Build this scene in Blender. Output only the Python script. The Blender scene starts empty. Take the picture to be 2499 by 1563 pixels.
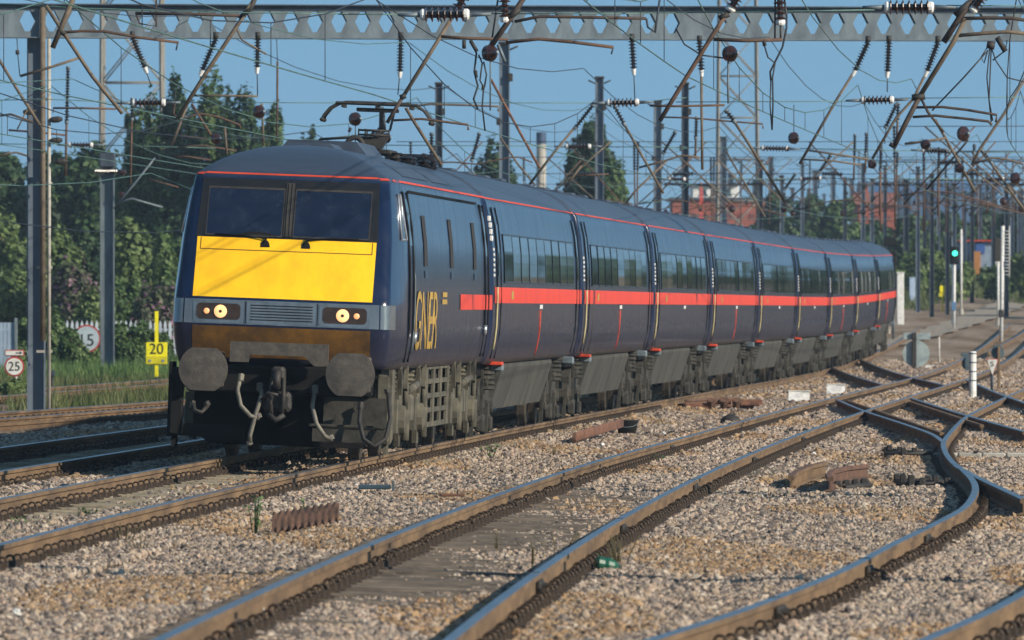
import bpy, math, random
import numpy as np
from mathutils import Vector, Matrix
R = random.Random(7)
sc = bpy.context.scene
col = sc.collection
F = 24800.0; CX = 1249.5; HY = 753.0; CAMH = 1.82      # photo geometry: focal length and horizon in photo pixels

def P(x, y, D):                                         # photo pixel at a known distance -> point in the place
    return Vector(((x - CX) / F * D, D, CAMH - (y - HY) / F * D))
def s2l(v):
    v /= 255.0
    return v / 12.92 if v <= 0.04045 else ((v + 0.055) / 1.055) ** 2.4
def C(r, g, b): return (s2l(r), s2l(g), s2l(b), 1)

# ------------------------------------------------------------------ materials
MATS = {}
def mat(name, c1, c2=None, rough=0.6, metal=0.0, scale=6.0, bump=0.0, bscale=40.0, stretch=(1, 1, 1), spec=0.5, coat=0.0, detail=5.0, lo=0.35, hi=0.65, emit=None, estr=0.0, trans=0.0):
    if name in MATS: return MATS[name]
    m = bpy.data.materials.new(name); m.use_nodes = True
    nt = m.node_tree; N = nt.nodes; L = nt.links
    b = N['Principled BSDF']
    b.inputs['Roughness'].default_value = rough; b.inputs['Metallic'].default_value = metal
    b.inputs['Specular IOR Level'].default_value = spec
    b.inputs['Coat Weight'].default_value = coat
    b.inputs['Coat Roughness'].default_value = 0.08
    c1 = tuple(c1) if len(c1) == 4 else tuple(c1) + (1,)
    if c2 is None:
        c2 = tuple(v * 0.7 for v in c1[:3]) + (1,)
    c2 = tuple(c2) if len(c2) == 4 else tuple(c2) + (1,)
    tc = N.new('ShaderNodeTexCoord'); mp = N.new('ShaderNodeMapping'); mp.inputs['Scale'].default_value = stretch
    L.new(tc.outputs['Object'], mp.inputs['Vector'])
    oi = N.new('ShaderNodeObjectInfo'); om = N.new('ShaderNodeMath'); om.operation = 'MULTIPLY'; om.inputs[1].default_value = 41.0; L.new(oi.outputs['Random'], om.inputs[0]); L.new(om.outputs[0], mp.inputs['Location'])
    nz = N.new('ShaderNodeTexNoise'); nz.inputs['Scale'].default_value = scale; nz.inputs['Detail'].default_value = detail
    nz.inputs['Roughness'].default_value = 0.65
    L.new(mp.outputs[0], nz.inputs['Vector'])
    mr = N.new('ShaderNodeMapRange'); mr.inputs[1].default_value = lo; mr.inputs[2].default_value = hi
    L.new(nz.outputs['Fac'], mr.inputs[0])
    mx = N.new('ShaderNodeMix'); mx.data_type = 'RGBA'
    mx.inputs[6].default_value = c1; mx.inputs[7].default_value = c2
    L.new(mr.outputs[0], mx.inputs[0]); L.new(mx.outputs[2], b.inputs['Base Color'])
    if bump > 0:
        n2 = N.new('ShaderNodeTexNoise'); n2.inputs['Scale'].default_value = bscale; n2.inputs['Detail'].default_value = 4
        L.new(mp.outputs[0], n2.inputs['Vector'])
        bp = N.new('ShaderNodeBump'); bp.inputs['Strength'].default_value = bump; bp.inputs['Distance'].default_value = 0.02
        L.new(n2.outputs['Fac'], bp.inputs['Height']); L.new(bp.outputs[0], b.inputs['Normal'])
    if emit:
        b.inputs['Emission Color'].default_value = tuple(emit) + (1,); b.inputs['Emission Strength'].default_value = estr
    MATS[name] = m
    return m

def leafmat(name, cA, cB, cC):
    m = bpy.data.materials.new(name); m.use_nodes = True
    nt = m.node_tree; N = nt.nodes; L = nt.links; b = N['Principled BSDF']
    b.inputs['Roughness'].default_value = 0.55
    b.inputs['Specular IOR Level'].default_value = 0.3
    at = N.new('ShaderNodeAttribute'); at.attribute_name = 'tint'
    cr = N.new('ShaderNodeValToRGB')
    cr.color_ramp.elements[0].color = cA + (1,); cr.color_ramp.elements[1].color = cC + (1,)
    e = cr.color_ramp.elements.new(0.55); e.color = cB + (1,)
    L.new(at.outputs['Fac'], cr.inputs[0]); L.new(cr.outputs[0], b.inputs['Base Color'])
    tr = N.new('ShaderNodeBsdfTranslucent'); L.new(cr.outputs[0], tr.inputs[0])
    ms = N.new('ShaderNodeMixShader'); ms.inputs[0].default_value = 0.3
    L.new(b.outputs[0], ms.inputs[1]); L.new(tr.outputs[0], ms.inputs[2])
    L.new(ms.outputs[0], N['Material Output'].inputs[0])
    return m

# ------------------------------------------------------------------ mesh builder
class MB:
    def __init__(s): s.v = []; s.f = []; s.mi = []; s.sm = []
    def add(s, vs, fs, mi=0, smooth=False):
        o = len(s.v); s.v += [tuple(p) for p in vs]
        for f in fs: s.f.append([i + o for i in f]); s.mi.append(mi); s.sm.append(smooth)
        return s
    def box(s, c, d, mi=0, rot=None):
        hx, hy, hz = d[0] / 2, d[1] / 2, d[2] / 2
        vs = [Vector((x, y, z)) for x in (-hx, hx) for y in (-hy, hy) for z in (-hz, hz)]
        if rot is not None: vs = [rot @ p for p in vs]
        c = Vector(c)
        return s.add([p + c for p in vs], [(0, 1, 3, 2), (4, 6, 7, 5), (0, 4, 5, 1), (2, 3, 7, 6), (0, 2, 6, 4), (1, 5, 7, 3)], mi)
    def bbox(s, c, d, bev=0.02, mi=0):                  # box with chamfered long edges
        hx, hy, hz = d[0] / 2, d[1] / 2, d[2] / 2; b = min(bev, hx * .8, hz * .8, hy * .8)
        pr = [(-hx + b, -hz), (hx - b, -hz), (hx, -hz + b), (hx, hz - b), (hx - b, hz), (-hx + b, hz), (-hx, hz - b), (-hx, -hz + b)]
        rings = [(-hy, .0), (-hy + b, 1), (hy - b, 1), (hy, 0)]
        vs = []
        for y, k in rings:
            kx = 1 if k else (hx - b) / hx; kz = 1 if k else (hz - b) / hz
            vs += [Vector((c[0] + x * kx, c[1] + y, c[2] + z * kz)) for x, z in pr]
        fs = []
        for r in range(3):
            for i in range(8):
                j = (i + 1) % 8; fs.append((r * 8 + i, r * 8 + j, r * 8 + 8 + j, r * 8 + 8 + i))
        fs.append(tuple(range(7, -1, -1))); fs.append(tuple(range(24, 32)))
        return s.add(vs, fs, mi)
    def tube(s, pts, r, n=8, mi=0, cap=True, smooth=True):
        pts = [Vector(p) for p in pts]; m = len(pts)
        rr = r if isinstance(r, (list, tuple)) else [r] * m
        vs = []; up = None
        for i, p in enumerate(pts):
            d = (pts[min(i + 1, m - 1)] - pts[max(i - 1, 0)])
            if d.length < 1e-9: d = Vector((0, 0, 1))
            d.normalize()
            if up is None:
                a = Vector((0, 0, 1)) if abs(d.z) < .9 else Vector((1, 0, 0))
                up = (a - d * a.dot(d)).normalized()
            else:
                up = (up - d * up.dot(d)).normalized()
            w = d.cross(up)
            for k in range(n):
                t = 2 * math.pi * k / n
                vs.append(p + (up * math.cos(t) + w * math.sin(t)) * rr[i])
        fs = []
        for i in range(m - 1):
            for k in range(n):
                j = (k + 1) % n
                fs.append((i * n + k, i * n + j, (i + 1) * n + j, (i + 1) * n + k))
        s.add(vs, fs, mi, smooth)
        if cap:
            o = len(s.v) - m * n
            s.f.append([o + k for k in range(n - 1, -1, -1)]); s.mi.append(mi); s.sm.append(False)
            s.f.append([o + (m - 1) * n + k for k in range(n)]); s.mi.append(mi); s.sm.append(False)
        return s
    def lathe(s, p0, p1, prof, n=12, mi=0, smooth=False):   # prof: (fraction along axis, radius)
        p0 = Vector(p0); p1 = Vector(p1); d = p1 - p0; L = d.length; d.normalize()
        a = Vector((0, 0, 1)) if abs(d.z) < .9 else Vector((1, 0, 0))
        u = (a - d * a.dot(d)).normalized(); w = d.cross(u); vs = []
        for t, r in prof:
            for k in range(n):
                an = 2 * math.pi * k / n
                vs.append(p0 + d * (t * L) + (u * math.cos(an) + w * math.sin(an)) * max(r, 1e-4))
        fs = []
        for i in range(len(prof) - 1):
            for k in range(n):
                j = (k + 1) % n; fs.append((i * n + k, i * n + j, (i + 1) * n + j, (i + 1) * n + k))
        fs.append(tuple(range(n - 1, -1, -1))); o = (len(prof) - 1) * n; fs.append(tuple(o + k for k in range(n)))
        return s.add(vs, fs, mi, smooth)
    def prism(s, poly, axis, a0, a1, mi=0):              # poly in the two other axes, extruded along axis
        n = len(poly); vs = []
        for a in (a0, a1):
            for p, q in poly:
                vs.append({'x': (a, p, q), 'y': (p, a, q), 'z': (p, q, a)}[axis])
        fs = [(i, (i + 1) % n, n + (i + 1) % n, n + i) for i in range(n)]
        fs += [tuple(range(n - 1, -1, -1)), tuple(range(n, 2 * n))]
        return s.add(vs, fs, mi)
    def sweep(s, path, prof, mis, closed=True):          # profile (x right, z up) swept along path; mis per profile edge
        n = len(prof); m = len(path); vs = []
        for i in range(m):
            p = Vector(path[i]); d = Vector(path[min(i + 1, m - 1)]) - Vector(path[max(i - 1, 0)]); d.z = 0; d.normalize()
            rt = Vector((d.y, -d.x, 0))
            for x, z in prof: vs.append(p + rt * x + Vector((0, 0, z)))
        for k in range(n if closed else n - 1):
            j = (k + 1) % n
            o = len(s.v) if False else None
        base = len(s.v); s.v += [tuple(p) for p in vs]
        for i in range(m - 1):
            for k in range(n if closed else n - 1):
                j = (k + 1) % n
                s.f.append([base + i * n + k, base + i * n + j, base + (i + 1) * n + j, base + (i + 1) * n + k]); s.mi.append(mis[k]); s.sm.append(False)
        if closed:
            s.f.append([base + k for k in range(n - 1, -1, -1)]); s.mi.append(0); s.sm.append(False)
            s.f.append([base + (m - 1) * n + k for k in range(n)]); s.mi.append(0); s.sm.append(False)
        return s
    def grid(s, fn, us, vs_, mi=0, smooth=True):
        o = len(s.v); nu = len(us); nv = len(vs_)
        for v in vs_:
            for u in us: s.v.append(tuple(fn(u, v)))
        for j in range(nv - 1):
            for i in range(nu - 1):
                s.f.append([o + j * nu + i, o + j * nu + i + 1, o + (j + 1) * nu + i + 1, o + (j + 1) * nu + i]); s.mi.append(mi); s.sm.append(smooth)
        return s
    def mesh(s, name, mats):
        me = bpy.data.meshes.new(name); me.from_pydata(s.v, [], s.f)
        for m in (mats if isinstance(mats, (list, tuple)) else [mats]): me.materials.append(m)
        me.polygons.foreach_set('material_index', s.mi); me.polygons.foreach_set('use_smooth', s.sm)
        me.update(); return me
    def build(s, name, mats, parent=None):
        o = bpy.data.objects.new(name, s.mesh(name, mats)); col.objects.link(o)
        if parent is not None: o.parent = parent
        return o

def tag(o, label=None, cat=None, group=None, kind=None):
    if label: o['label'] = label
    if cat: o['category'] = cat
    if group: o['group'] = group
    if kind: o['kind'] = kind
    return o
def empty(name, loc=(0, 0, 0), rz=0.0):
    o = bpy.data.objects.new(name, None); col.objects.link(o); o.location = loc; o.rotation_euler = (0, 0, rz)
    o.empty_display_size = 0.3
    return o
def structure(o): o['kind'] = 'structure'; return o
def linkcopy(o, parent=None):
    c = o.copy(); col.objects.link(c); c.parent = parent
    return c
def copy_tree(o, parent=None):
    c = linkcopy(o, parent)
    for ch in list(o.children): copy_tree(ch, c)
    return c
ORD = ['first', 'second', 'third', 'fourth', 'fifth', 'sixth', 'seventh', 'eighth', 'ninth', 'tenth', 'eleventh', 'twelfth', 'thirteenth', 'fourteenth', 'fifteenth', 'sixteenth', 'seventeenth', 'eighteenth', 'nineteenth', 'twentieth',
       'twenty-first', 'twenty-second', 'twenty-third', 'twenty-fourth', 'twenty-fifth', 'twenty-sixth', 'twenty-seventh', 'twenty-eighth', 'twenty-ninth', 'thirtieth']

def text_mesh(txt, size, name='text'):
    cu = bpy.data.curves.new(name, 'FONT'); cu.body = txt; cu.size = size; cu.align_x = 'CENTER'; cu.align_y = 'CENTER'
    cu.resolution_u = 4
    ob = bpy.data.objects.new(name, cu); col.objects.link(ob)
    me = bpy.data.meshes.new_from_object(ob)
    col.objects.unlink(ob); bpy.data.objects.remove(ob); bpy.data.curves.remove(cu)
    return me
def text_obj(txt, size, M, parent, m, sx=1.0, name='lettering', thick=0.004, dil=0.0):
    me = text_mesh(txt, size); me.materials.clear(); me.materials.append(m)
    for v in me.vertices: v.co = M @ Vector((v.co.x * sx, v.co.y, 0))
    o = bpy.data.objects.new(name, me); col.objects.link(o); o.parent = parent
    return o

# ------------------------------------------------------------------ palette
M_skirt = mat('underframe_dust', C(78, 76, 68), C(48, 47, 43), rough=.85, scale=1.6, stretch=(1, 1, .5), bump=.2, bscale=8, detail=8)
M_rust   = mat('rail_rust', C(124, 100, 72), C(84, 66, 48), rough=.85, scale=3, stretch=(1, .25, 1), bump=.15)
M_polish = mat('rail_polished', C(150, 152, 156), C(118, 118, 122), rough=.28, metal=.9, scale=8, stretch=(1, .1, 1))
M_timber = mat('sleeper_timber', C(118, 106, 92), C(66, 58, 50), rough=.9, scale=6, stretch=(.5, 3, 3), bump=.4)
M_conc   = mat('sleeper_concrete', C(150, 138, 116), C(112, 102, 84), rough=.9, scale=7, bump=.3)
M_clip   = mat('clip_steel', C(74, 60, 46), C(48, 38, 30), rough=.7, scale=30)
M_navy   = mat('navy_paint', (.011, .026, .075), (.019, .033, .066), rough=.23, scale=1.3, stretch=(1, 1.6, .35), coat=.5, bump=.025, bscale=2.5, detail=7)
M_roof   = mat('roof_grey_paint', C(66, 76, 92), C(48, 56, 70), rough=.45, scale=2, stretch=(1, .5, 1), bump=.05, detail=8)
M_yellow = mat('warning_yellow', C(255, 198, 8), C(232, 166, 8), rough=.5, scale=2.2, stretch=(1, 1, .5), detail=10, coat=.1, lo=.42, hi=.75)
M_darkyel = mat('dirty_shaded_yellow', C(122, 82, 14), C(70, 46, 12), rough=.75, scale=4, detail=8)  # dirt, with the shade on the valance also put into the colour
M_silver = mat('silver_band', C(138, 146, 152), C(112, 120, 126), rough=.2, metal=.6, scale=6, stretch=(1, 1, .4))
M_black  = mat('matt_black', (.006, .006, .006), (.010, .0095, .009), rough=.85, spec=.2, scale=5)
M_blackg = mat('gloss_black', (.01, .01, .012), (.016, .015, .014), rough=.3, scale=4)
M_glass  = mat('tinted_glass', (.005, .009, .026), (.022, .030, .052), rough=.1, scale=5, spec=.7, lo=.45, hi=.85, detail=12)
M_sglass = mat('coach_glass', (.010, .018, .020), (.02, .03, .03), rough=.04, scale=1.5, spec=.8)
M_red    = mat('red_stripe', C(232, 66, 30), C(208, 56, 30), rough=.4, scale=1.5, stretch=(1, 2, .5), detail=8)
M_gold   = mat('gold_leaf', C(196, 160, 70), C(150, 118, 46), rough=.45, scale=5)
M_grime  = mat('brake_dust', C(102, 97, 82), C(60, 57, 48), rough=.9, scale=2.5, bump=.25, bscale=14, detail=8)
M_grimed = mat('brake_dust_dark', C(64, 61, 53), C(36, 35, 31), rough=.9, scale=5, bump=.3, bscale=20)
M_bodylow = mat('dusty_navy', C(74, 66, 62), C(46, 46, 54), rough=.55, scale=3, stretch=(1, 1, .4), detail=8)
M_buffer = mat('buffer_steel', C(84, 78, 70), C(58, 54, 50), rough=.75, scale=8, bump=.2)
M_dark   = mat('dark_steel', C(52, 48, 44), C(34, 32, 30), rough=.7, scale=9, bump=.2)
M_wheel  = mat('wheel_steel', C(98, 90, 78), C(62, 56, 50), rough=.6, metal=.4, scale=8)
M_hose   = mat('hose_rubber', C(120, 116, 104), C(84, 80, 72), rough=.7, scale=10)
M_lamp   = mat('lamp_warm', (1, .62, .3), rough=.3, emit=(1.0, .50, .20), estr=.75)
M_lampdim = mat('lamp_dim', (.7, .35, .15), rough=.3, emit=(1.0, .4, .15), estr=.7)
M_lens   = mat('lamp_bay', (.03, .018, .012), (.05, .03, .02), rough=.25, scale=9)
M_chrome = mat('bright_trim', C(205, 208, 212), C(170, 172, 176), rough=.25, metal=.7, scale=10)
M_white  = mat('white_paint', C(226, 226, 224), C(200, 198, 192), rough=.5, scale=6)
M_cream  = mat('cream_paint', C(190, 178, 134), C(160, 146, 104), rough=.5, scale=6)
M_orange = mat('orange_paint', C(214, 74, 42), C(180, 60, 34), rough=.5, scale=6)
M_galv   = mat('galvanised_steel', C(112, 124, 130), C(84, 94, 102), rough=.6, metal=.25, scale=3, stretch=(1, 1, .4), bump=.08)
M_galvd  = mat('dark_galvanised', C(70, 80, 92), C(48, 56, 66), rough=.65, metal=.2, scale=3, stretch=(1, 1, .4))
M_tube   = mat('weathered_tube', C(112, 100, 84), C(82, 68, 54), rough=.75, scale=5, bump=.1)
M_tuber  = mat('rusty_tube', C(98, 74, 58), C(70, 52, 42), rough=.8, scale=6, bump=.1)
M_tubed  = mat('dark_tube', C(74, 58, 48), C(52, 42, 38), rough=.75, scale=6)
M_porc   = mat('brown_porcelain', C(58, 34, 28), C(40, 24, 22), rough=.2, scale=8, coat=.4)
M_porcd  = mat('dark_porcelain', C(38, 34, 34), C(26, 24, 26), rough=.3, scale=8, coat=.3)
M_copper = mat('green_copper', C(96, 128, 120), C(66, 92, 88), rough=.6, scale=2, metal=.2)
M_wire   = mat('dark_wire', C(56, 60, 66), C(42, 46, 52), rough=.5, metal=.4, scale=3)
M_brick  = mat('red_brick', C(150, 84, 66), C(126, 70, 56), rough=.9, scale=1.5)
M_rustor = mat('orange_rust', C(126, 86, 64), C(84, 58, 46), rough=.85, scale=6, bump=.3, bscale=30)
M_rustbr = mat('brown_rust', C(112, 82, 64), C(76, 56, 46), rough=.85, scale=6, bump=.3, bscale=30)
M_signw  = mat('sign_white', C(216, 216, 210), C(196, 194, 186), rough=.5, scale=8)
M_signr  = mat('sign_red', C(170, 52, 44), C(150, 60, 52), rough=.5, scale=8)
M_signy  = mat('sign_yellow', C(236, 226, 20), C(222, 210, 16), rough=.5, scale=8)
M_letter = mat('sign_black', C(28, 32, 30), C(40, 44, 40), rough=.6, scale=8)
M_concp  = mat('pale_concrete', C(176, 172, 162), C(150, 146, 136), rough=.85, scale=4)
M_wood   = mat('old_wood', C(132, 110, 84), C(98, 80, 60), rough=.9, scale=5, stretch=(3, 3, .5))
M_bark   = mat('bark', C(74, 64, 52), C(50, 44, 36), rough=.95, scale=8)
# ------------------------------------------------------------------ camera, light
cam_d = bpy.data.cameras.new('camera'); cam = bpy.data.objects.new('camera', cam_d); col.objects.link(cam)
cam_d.sensor_width = 36.0; cam_d.lens = F / 2499 * 36.0
cam_d.clip_start = 1.0; cam_d.clip_end = 20000
cam.location = (0, 0, CAMH); cam.rotation_euler = (math.radians(90) - math.atan((781.5 - HY) / F), 0, 0)
cam_d.dof.use_dof = True; cam_d.dof.focus_distance = 128.0; cam_d.dof.aperture_fstop = 9.5
sc.camera = cam
SUN = Vector((.761, -.495, .419)).normalized()
SUN_EL = math.asin(SUN.z); SUN_AZ = math.atan2(SUN.x, SUN.y)
sd = bpy.data.lights.new('sun', 'SUN'); so = bpy.data.objects.new('sun', sd); col.objects.link(so)
sd.energy = 4.9; sd.angle = math.radians(.5); sd.color = (1.0, .89, .74)
so.rotation_euler = SUN.to_track_quat('Z', 'Y').to_euler(); so.location = (60, -40, 60)
w = bpy.data.worlds.new('World'); sc.world = w; w.use_nodes = True
wn = w.node_tree; bg = wn.nodes['Background']
sky = wn.nodes.new('ShaderNodeTexSky'); sky.sky_type = 'NISHITA'; sky.sun_disc = False
sky.sun_elevation = SUN_EL; sky.sun_rotation = SUN_AZ; sky.air_density = 1.0; sky.dust_density = 0.6; sky.ozone_density = 1.6; sky.altitude = 0
tcw = wn.nodes.new('ShaderNodeTexCoord'); sxw = wn.nodes.new('ShaderNodeSeparateXYZ'); wn.links.new(tcw.outputs['Generated'], sxw.inputs[0])
maw = wn.nodes.new('ShaderNodeMath'); maw.operation = 'MULTIPLY_ADD'; maw.inputs[1].default_value = 1.6; maw.inputs[2].default_value = .34; wn.links.new(sxw.outputs[2], maw.inputs[0])
mxw = wn.nodes.new('ShaderNodeMath'); mxw.operation = 'MAXIMUM'; mxw.inputs[1].default_value = .30; wn.links.new(maw.outputs[0], mxw.inputs[0])
cxw = wn.nodes.new('ShaderNodeCombineXYZ'); wn.links.new(sxw.outputs[0], cxw.inputs[0]); wn.links.new(sxw.outputs[1], cxw.inputs[1]); wn.links.new(mxw.outputs[0], cxw.inputs[2])
vnw = wn.nodes.new('ShaderNodeVectorMath'); vnw.operation = 'NORMALIZE'; wn.links.new(cxw.outputs[0], vnw.inputs[0]); wn.links.new(vnw.outputs[0], sky.inputs[0])
mlw = wn.nodes.new('ShaderNodeMix'); mlw.data_type = 'RGBA'; mlw.blend_type = 'MULTIPLY'; mlw.inputs[0].default_value = 1; mlw.inputs[7].default_value = (.84, 1.09, 1.02, 1); wn.links.new(sky.outputs[0], mlw.inputs[6])
wn.links.new(mlw.outputs[2], bg.inputs[0]); bg.inputs[1].default_value = .14
sc.view_settings.view_transform = 'Standard'; sc.view_settings.look = 'None'; sc.view_settings.gamma = 1; sc.view_settings.exposure = 0.27
sc.view_settings.use_curve_mapping = False

# ------------------------------------------------------------------ terrain
def sm(a, b, x):
    t = min(1, max(0, (x - a) / (b - a))); return t * t * (3 - 2 * t)
def gz(D, X):                                           # level of the formation (rail level) above the near rails
    t = max(0.0, min(D, 560.0) - 260.0); z = 4e-5 * t * t
    if D > 560: z += (D - 560) * .004
    z += 1.0 * sm(2.0, 16.0, X - (D - 300) * .055 - 13.0) * sm(270, 360, D)
    z += 2.6 * sm(1.0, 12.0, -X - 13.0) * sm(315, 400, D)
    return z
def gbase(D, X):
    n = .03 * math.sin(D * 1.7 + X * 2.3) * math.sin(X * 3.1 - D * .6)
    return gz(D, X) - .26 + n
mg = MB()
Ds = [20, 40] + [50 + 2.0 * i for i in range(105)] + [262 + 6 * i for i in range(60)] + [640 + 40 * i for i in range(25)] + [1700, 2000, 2600, 3600, 6000]
us = [-1] + [-.6, -.4, -.28] + [-.2 + .4 * i / 60 for i in range(61)] + [.28, .4, .6, 1]
o = 0
for D in Ds:
    W = 16 + .22 * D + max(0, D - 300) * .6
    for u in us:
        x = u * W * (1 if abs(u) < .25 else 1 + 2 * (abs(u) - .25)); mg.v.append((x, D, gbase(D, x)))
nu = len(us)
for j in range(len(Ds) - 1):
    for i in range(nu - 1):
        mg.f.append([j * nu + i, j * nu + i + 1, (j + 1) * nu + i + 1, (j + 1) * nu + i]); mg.mi.append(0); mg.sm.append(True)

def ground_mat():
    m = bpy.data.materials.new('trackbed_ground'); m.use_nodes = True
    nt = m.node_tree; N = nt.nodes; L = nt.links; b = N['Principled BSDF']; b.inputs['Roughness'].default_value = .95
    b.inputs['Specular IOR Level'].default_value = .2
    tc = N.new('ShaderNodeTexCoord')
    vo = N.new('ShaderNodeTexVoronoi'); vo.inputs['Scale'].default_value = 16; L.new(tc.outputs['Object'], vo.inputs['Vector'])
    cr = N.new('ShaderNodeValToRGB'); e = cr.color_ramp.elements
    e[0].color = C(120, 104, 88); e[1].color = C(182, 166, 150)
    e.new(.3).color = C(158, 136, 112); e.new(.6).color = C(144, 128, 114)
    sep = N.new('ShaderNodeSeparateColor'); L.new(vo.outputs['Color'], sep.inputs[0]); L.new(sep.outputs[0], cr.inputs[0])
    nz = N.new('ShaderNodeTexNoise'); nz.inputs['Scale'].default_value = .35; nz.inputs['Detail'].default_value = 6
    mp = N.new('ShaderNodeMapping'); mp.inputs['Scale'].default_value = (1.6, .22, 1); L.new(tc.outputs['Object'], mp.inputs[0]); L.new(mp.outputs[0], nz.inputs['Vector'])
    mr = N.new('ShaderNodeMapRange'); mr.inputs[1].default_value = .4; mr.inputs[2].default_value = .62; L.new(nz.outputs[0], mr.inputs[0])
    mx = N.new('ShaderNodeMix'); mx.data_type = 'RGBA'; L.new(mr.outputs[0], mx.inputs[0]); L.new(cr.outputs[0], mx.inputs[6]); mx.inputs[7].default_value = C(120, 100, 78)
    L.new(mx.outputs[2], b.inputs['Base Color'])
    bp = N.new('ShaderNodeBump'); bp.inputs['Strength'].default_value = .8; bp.inputs['Distance'].default_value = .03
    L.new(vo.outputs['Distance'], bp.inputs['Height']); L.new(bp.outputs[0], b.inputs['Normal'])
    return m
structure(mg.build('ground', ground_mat()))

# ------------------------------------------------------------------ tracks
def fit(pts, deg):
    a = np.array(pts); c = np.polyfit((a[:, 0] - 150) / 100, a[:, 1], deg)
    return lambda D: float(np.polyval(c, (D - 150) / 100))
T1c = fit([(50, -5.75), (60, -5.4), (77.6, -4.66), (92.3, -4.02), (112.8, -3.2), (121.7, -2.72), (136.5, -1.87), (159, -.43), (186, 1.12), (208, 2.62), (231.8, 4.2), (255, 5.72), (278.6, 7.26), (302, 8.75), (325, 10.25), (349, 11.7), (400, 14.9), (440, 17.3)], 4)
T2c = fit([(50, -1.32), (55.7, -1.1), (69.5, -.6), (80.2, -.157), (97.5, .70), (116.3, 1.62), (133.5, 2.54), (151.5, 3.63), (181, 5.5), (209, 7.5), (248, 10.0), (277, 11.95), (330, 15.4), (380, 18.6), (440, 22.5)], 4)
def catmull(pts):
    a = pts
    def f(D):
        if D <= a[0][0]: k = 0
        elif D >= a[-1][0]: k = len(a) - 2
        else:
            k = max(i for i in range(len(a) - 1) if a[i][0] <= D)
        x0, y0 = a[k]; x1, y1 = a[k + 1]
        def sl(i):
            i0 = max(i - 1, 0); i1 = min(i + 1, len(a) - 1); return (a[i1][1] - a[i0][1]) / (a[i1][0] - a[i0][0])
        h = x1 - x0; t = (D - x0) / h
        if t < 0: return y0 + sl(k) * (D - x0)
        if t > 1: return y1 + sl(k + 1) * (D - x1)
        return (2 * t**3 - 3 * t**2 + 1) * y0 + (t**3 - 2 * t**2 + t) * h * sl(k) + (-2 * t**3 + 3 * t**2) * y1 + (t**3 - t**2) * h * sl(k + 1)
    return f
def pxl(pts):                                           # rail-head pixels read off level ground -> (distance, offset)
    out = []
    for x, y in pts:
        D = F * CAMH / (y - HY); out.append((D, (x - CX) / F * D))
    return out
T3l = catmull(pxl([(1580, 1563), (1823, 1484), (2047, 1395), (2177, 1328), (2282, 1277), (2352, 1238), (2379, 1200), (2376, 1175), (2352, 1148), (2326, 1128), (2308, 1104), (2303, 1079), (2327, 1046), (2357, 1018), (2398, 996), (2499, 951), (2640, 905), (2800, 870)]))
T0c = lambda D: T1c(D) - 3.42 - .004 * max(0, D - 120)
TMc = lambda D: -8.3 + (D - 177) * .098
TNc = lambda D: -12.2 + (D - 200) * .066
HEAD = [(-.0355, -.006), (-.029, 0), (.029, 0), (.0355, -.006), (.0355, -.042), (.010, -.054), (.010, -.132), (.066, -.148), (.066, -.158), (-.066, -.158), (-.066, -.148), (-.010, -.132), (-.010, -.054), (-.0355, -.042)]
HMI = [1, 1, 1, 0, 0, 0, 0, 0, 0, 0, 0, 0, 0, 0]
def steps(a, b):
    out = [a]; D = a
    while D < b:
        D += 1.2 if D < 200 else 3.0
        out.append(min(D, b))
    return out
def rail_mb(fx, D0, D1, dz=lambda D: 0.0):
    path = [(fx(D), D, gz(D, fx(D)) + dz(D)) for D in steps(D0, D1)]
    return MB().sweep(path, HEAD, HMI)
def settle(root, loc):
    root.location = loc
    for ch in root.children: ch.location = Vector(ch.location) - Vector(loc)
    return root
# one sleeper with its base plates and one clip, shared by all tracks
def sleeper_mesh(nm, m, w=.25):
    b = MB(); b.bbox((0, 0, -.26), (2.5, w, .17), .015, 0)
    for s in (-1, 1):
        b.box((s * .75, 0, -.168), (.36, .19, .018), 1)
        for q in (-1, 1): b.box((s * .75 + q * .125, 0, -.145), (.05, .12, .05), 1)
    return b.mesh(nm, [m, M_clip])
SL_T = sleeper_mesh('sleeper_timber', M_timber); SL_C = sleeper_mesh('sleeper_concrete', M_conc, .27)
def clip_mesh():
    b = MB(); ring = []
    for k in range(11):
        a = 2 * math.pi * k / 10; ring.append((math.cos(a) * .037, .03 * math.sin(a * .5), math.sin(a) * .037))
    b.tube(ring, .0105, 5, 0, True); b.box((.0, .0, -.03), (.05, .05, .04), 0)
    return b.mesh('rail_clip', [M_clip])
CLIP = clip_mesh()
def obj(name, me, parent=None, loc=(0, 0, 0), rot=(0, 0, 0)):
    o = bpy.data.objects.new(name, me); col.objects.link(o); o.location = loc; o.rotation_euler = rot
    if parent is not None: o.parent = parent
    return o
def join_copies(name, me, mats, places, parent):
    vs = np.array([v.co[:] for v in me.vertices]); fs = [list(p.vertices) for p in me.polygons]; mi = [p.material_index for p in me.polygons]
    b = MB()
    for (x, y, z, rz) in places:
        c, s_ = math.cos(rz), math.sin(rz); o = len(b.v)
        b.v += [(x + p[0] * c - p[1] * s_, y + p[0] * s_ + p[1] * c, z + p[2]) for p in vs]
        b.f += [[i + o for i in f] for f in fs]; b.mi += mi; b.sm += [False] * len(fs)
    o = b.build(name, mats, parent); o['kind'] = 'stuff'; return o
def heading(fx, D): return -math.atan((fx(D + 1) - fx(D - 1)) / 2)
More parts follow.
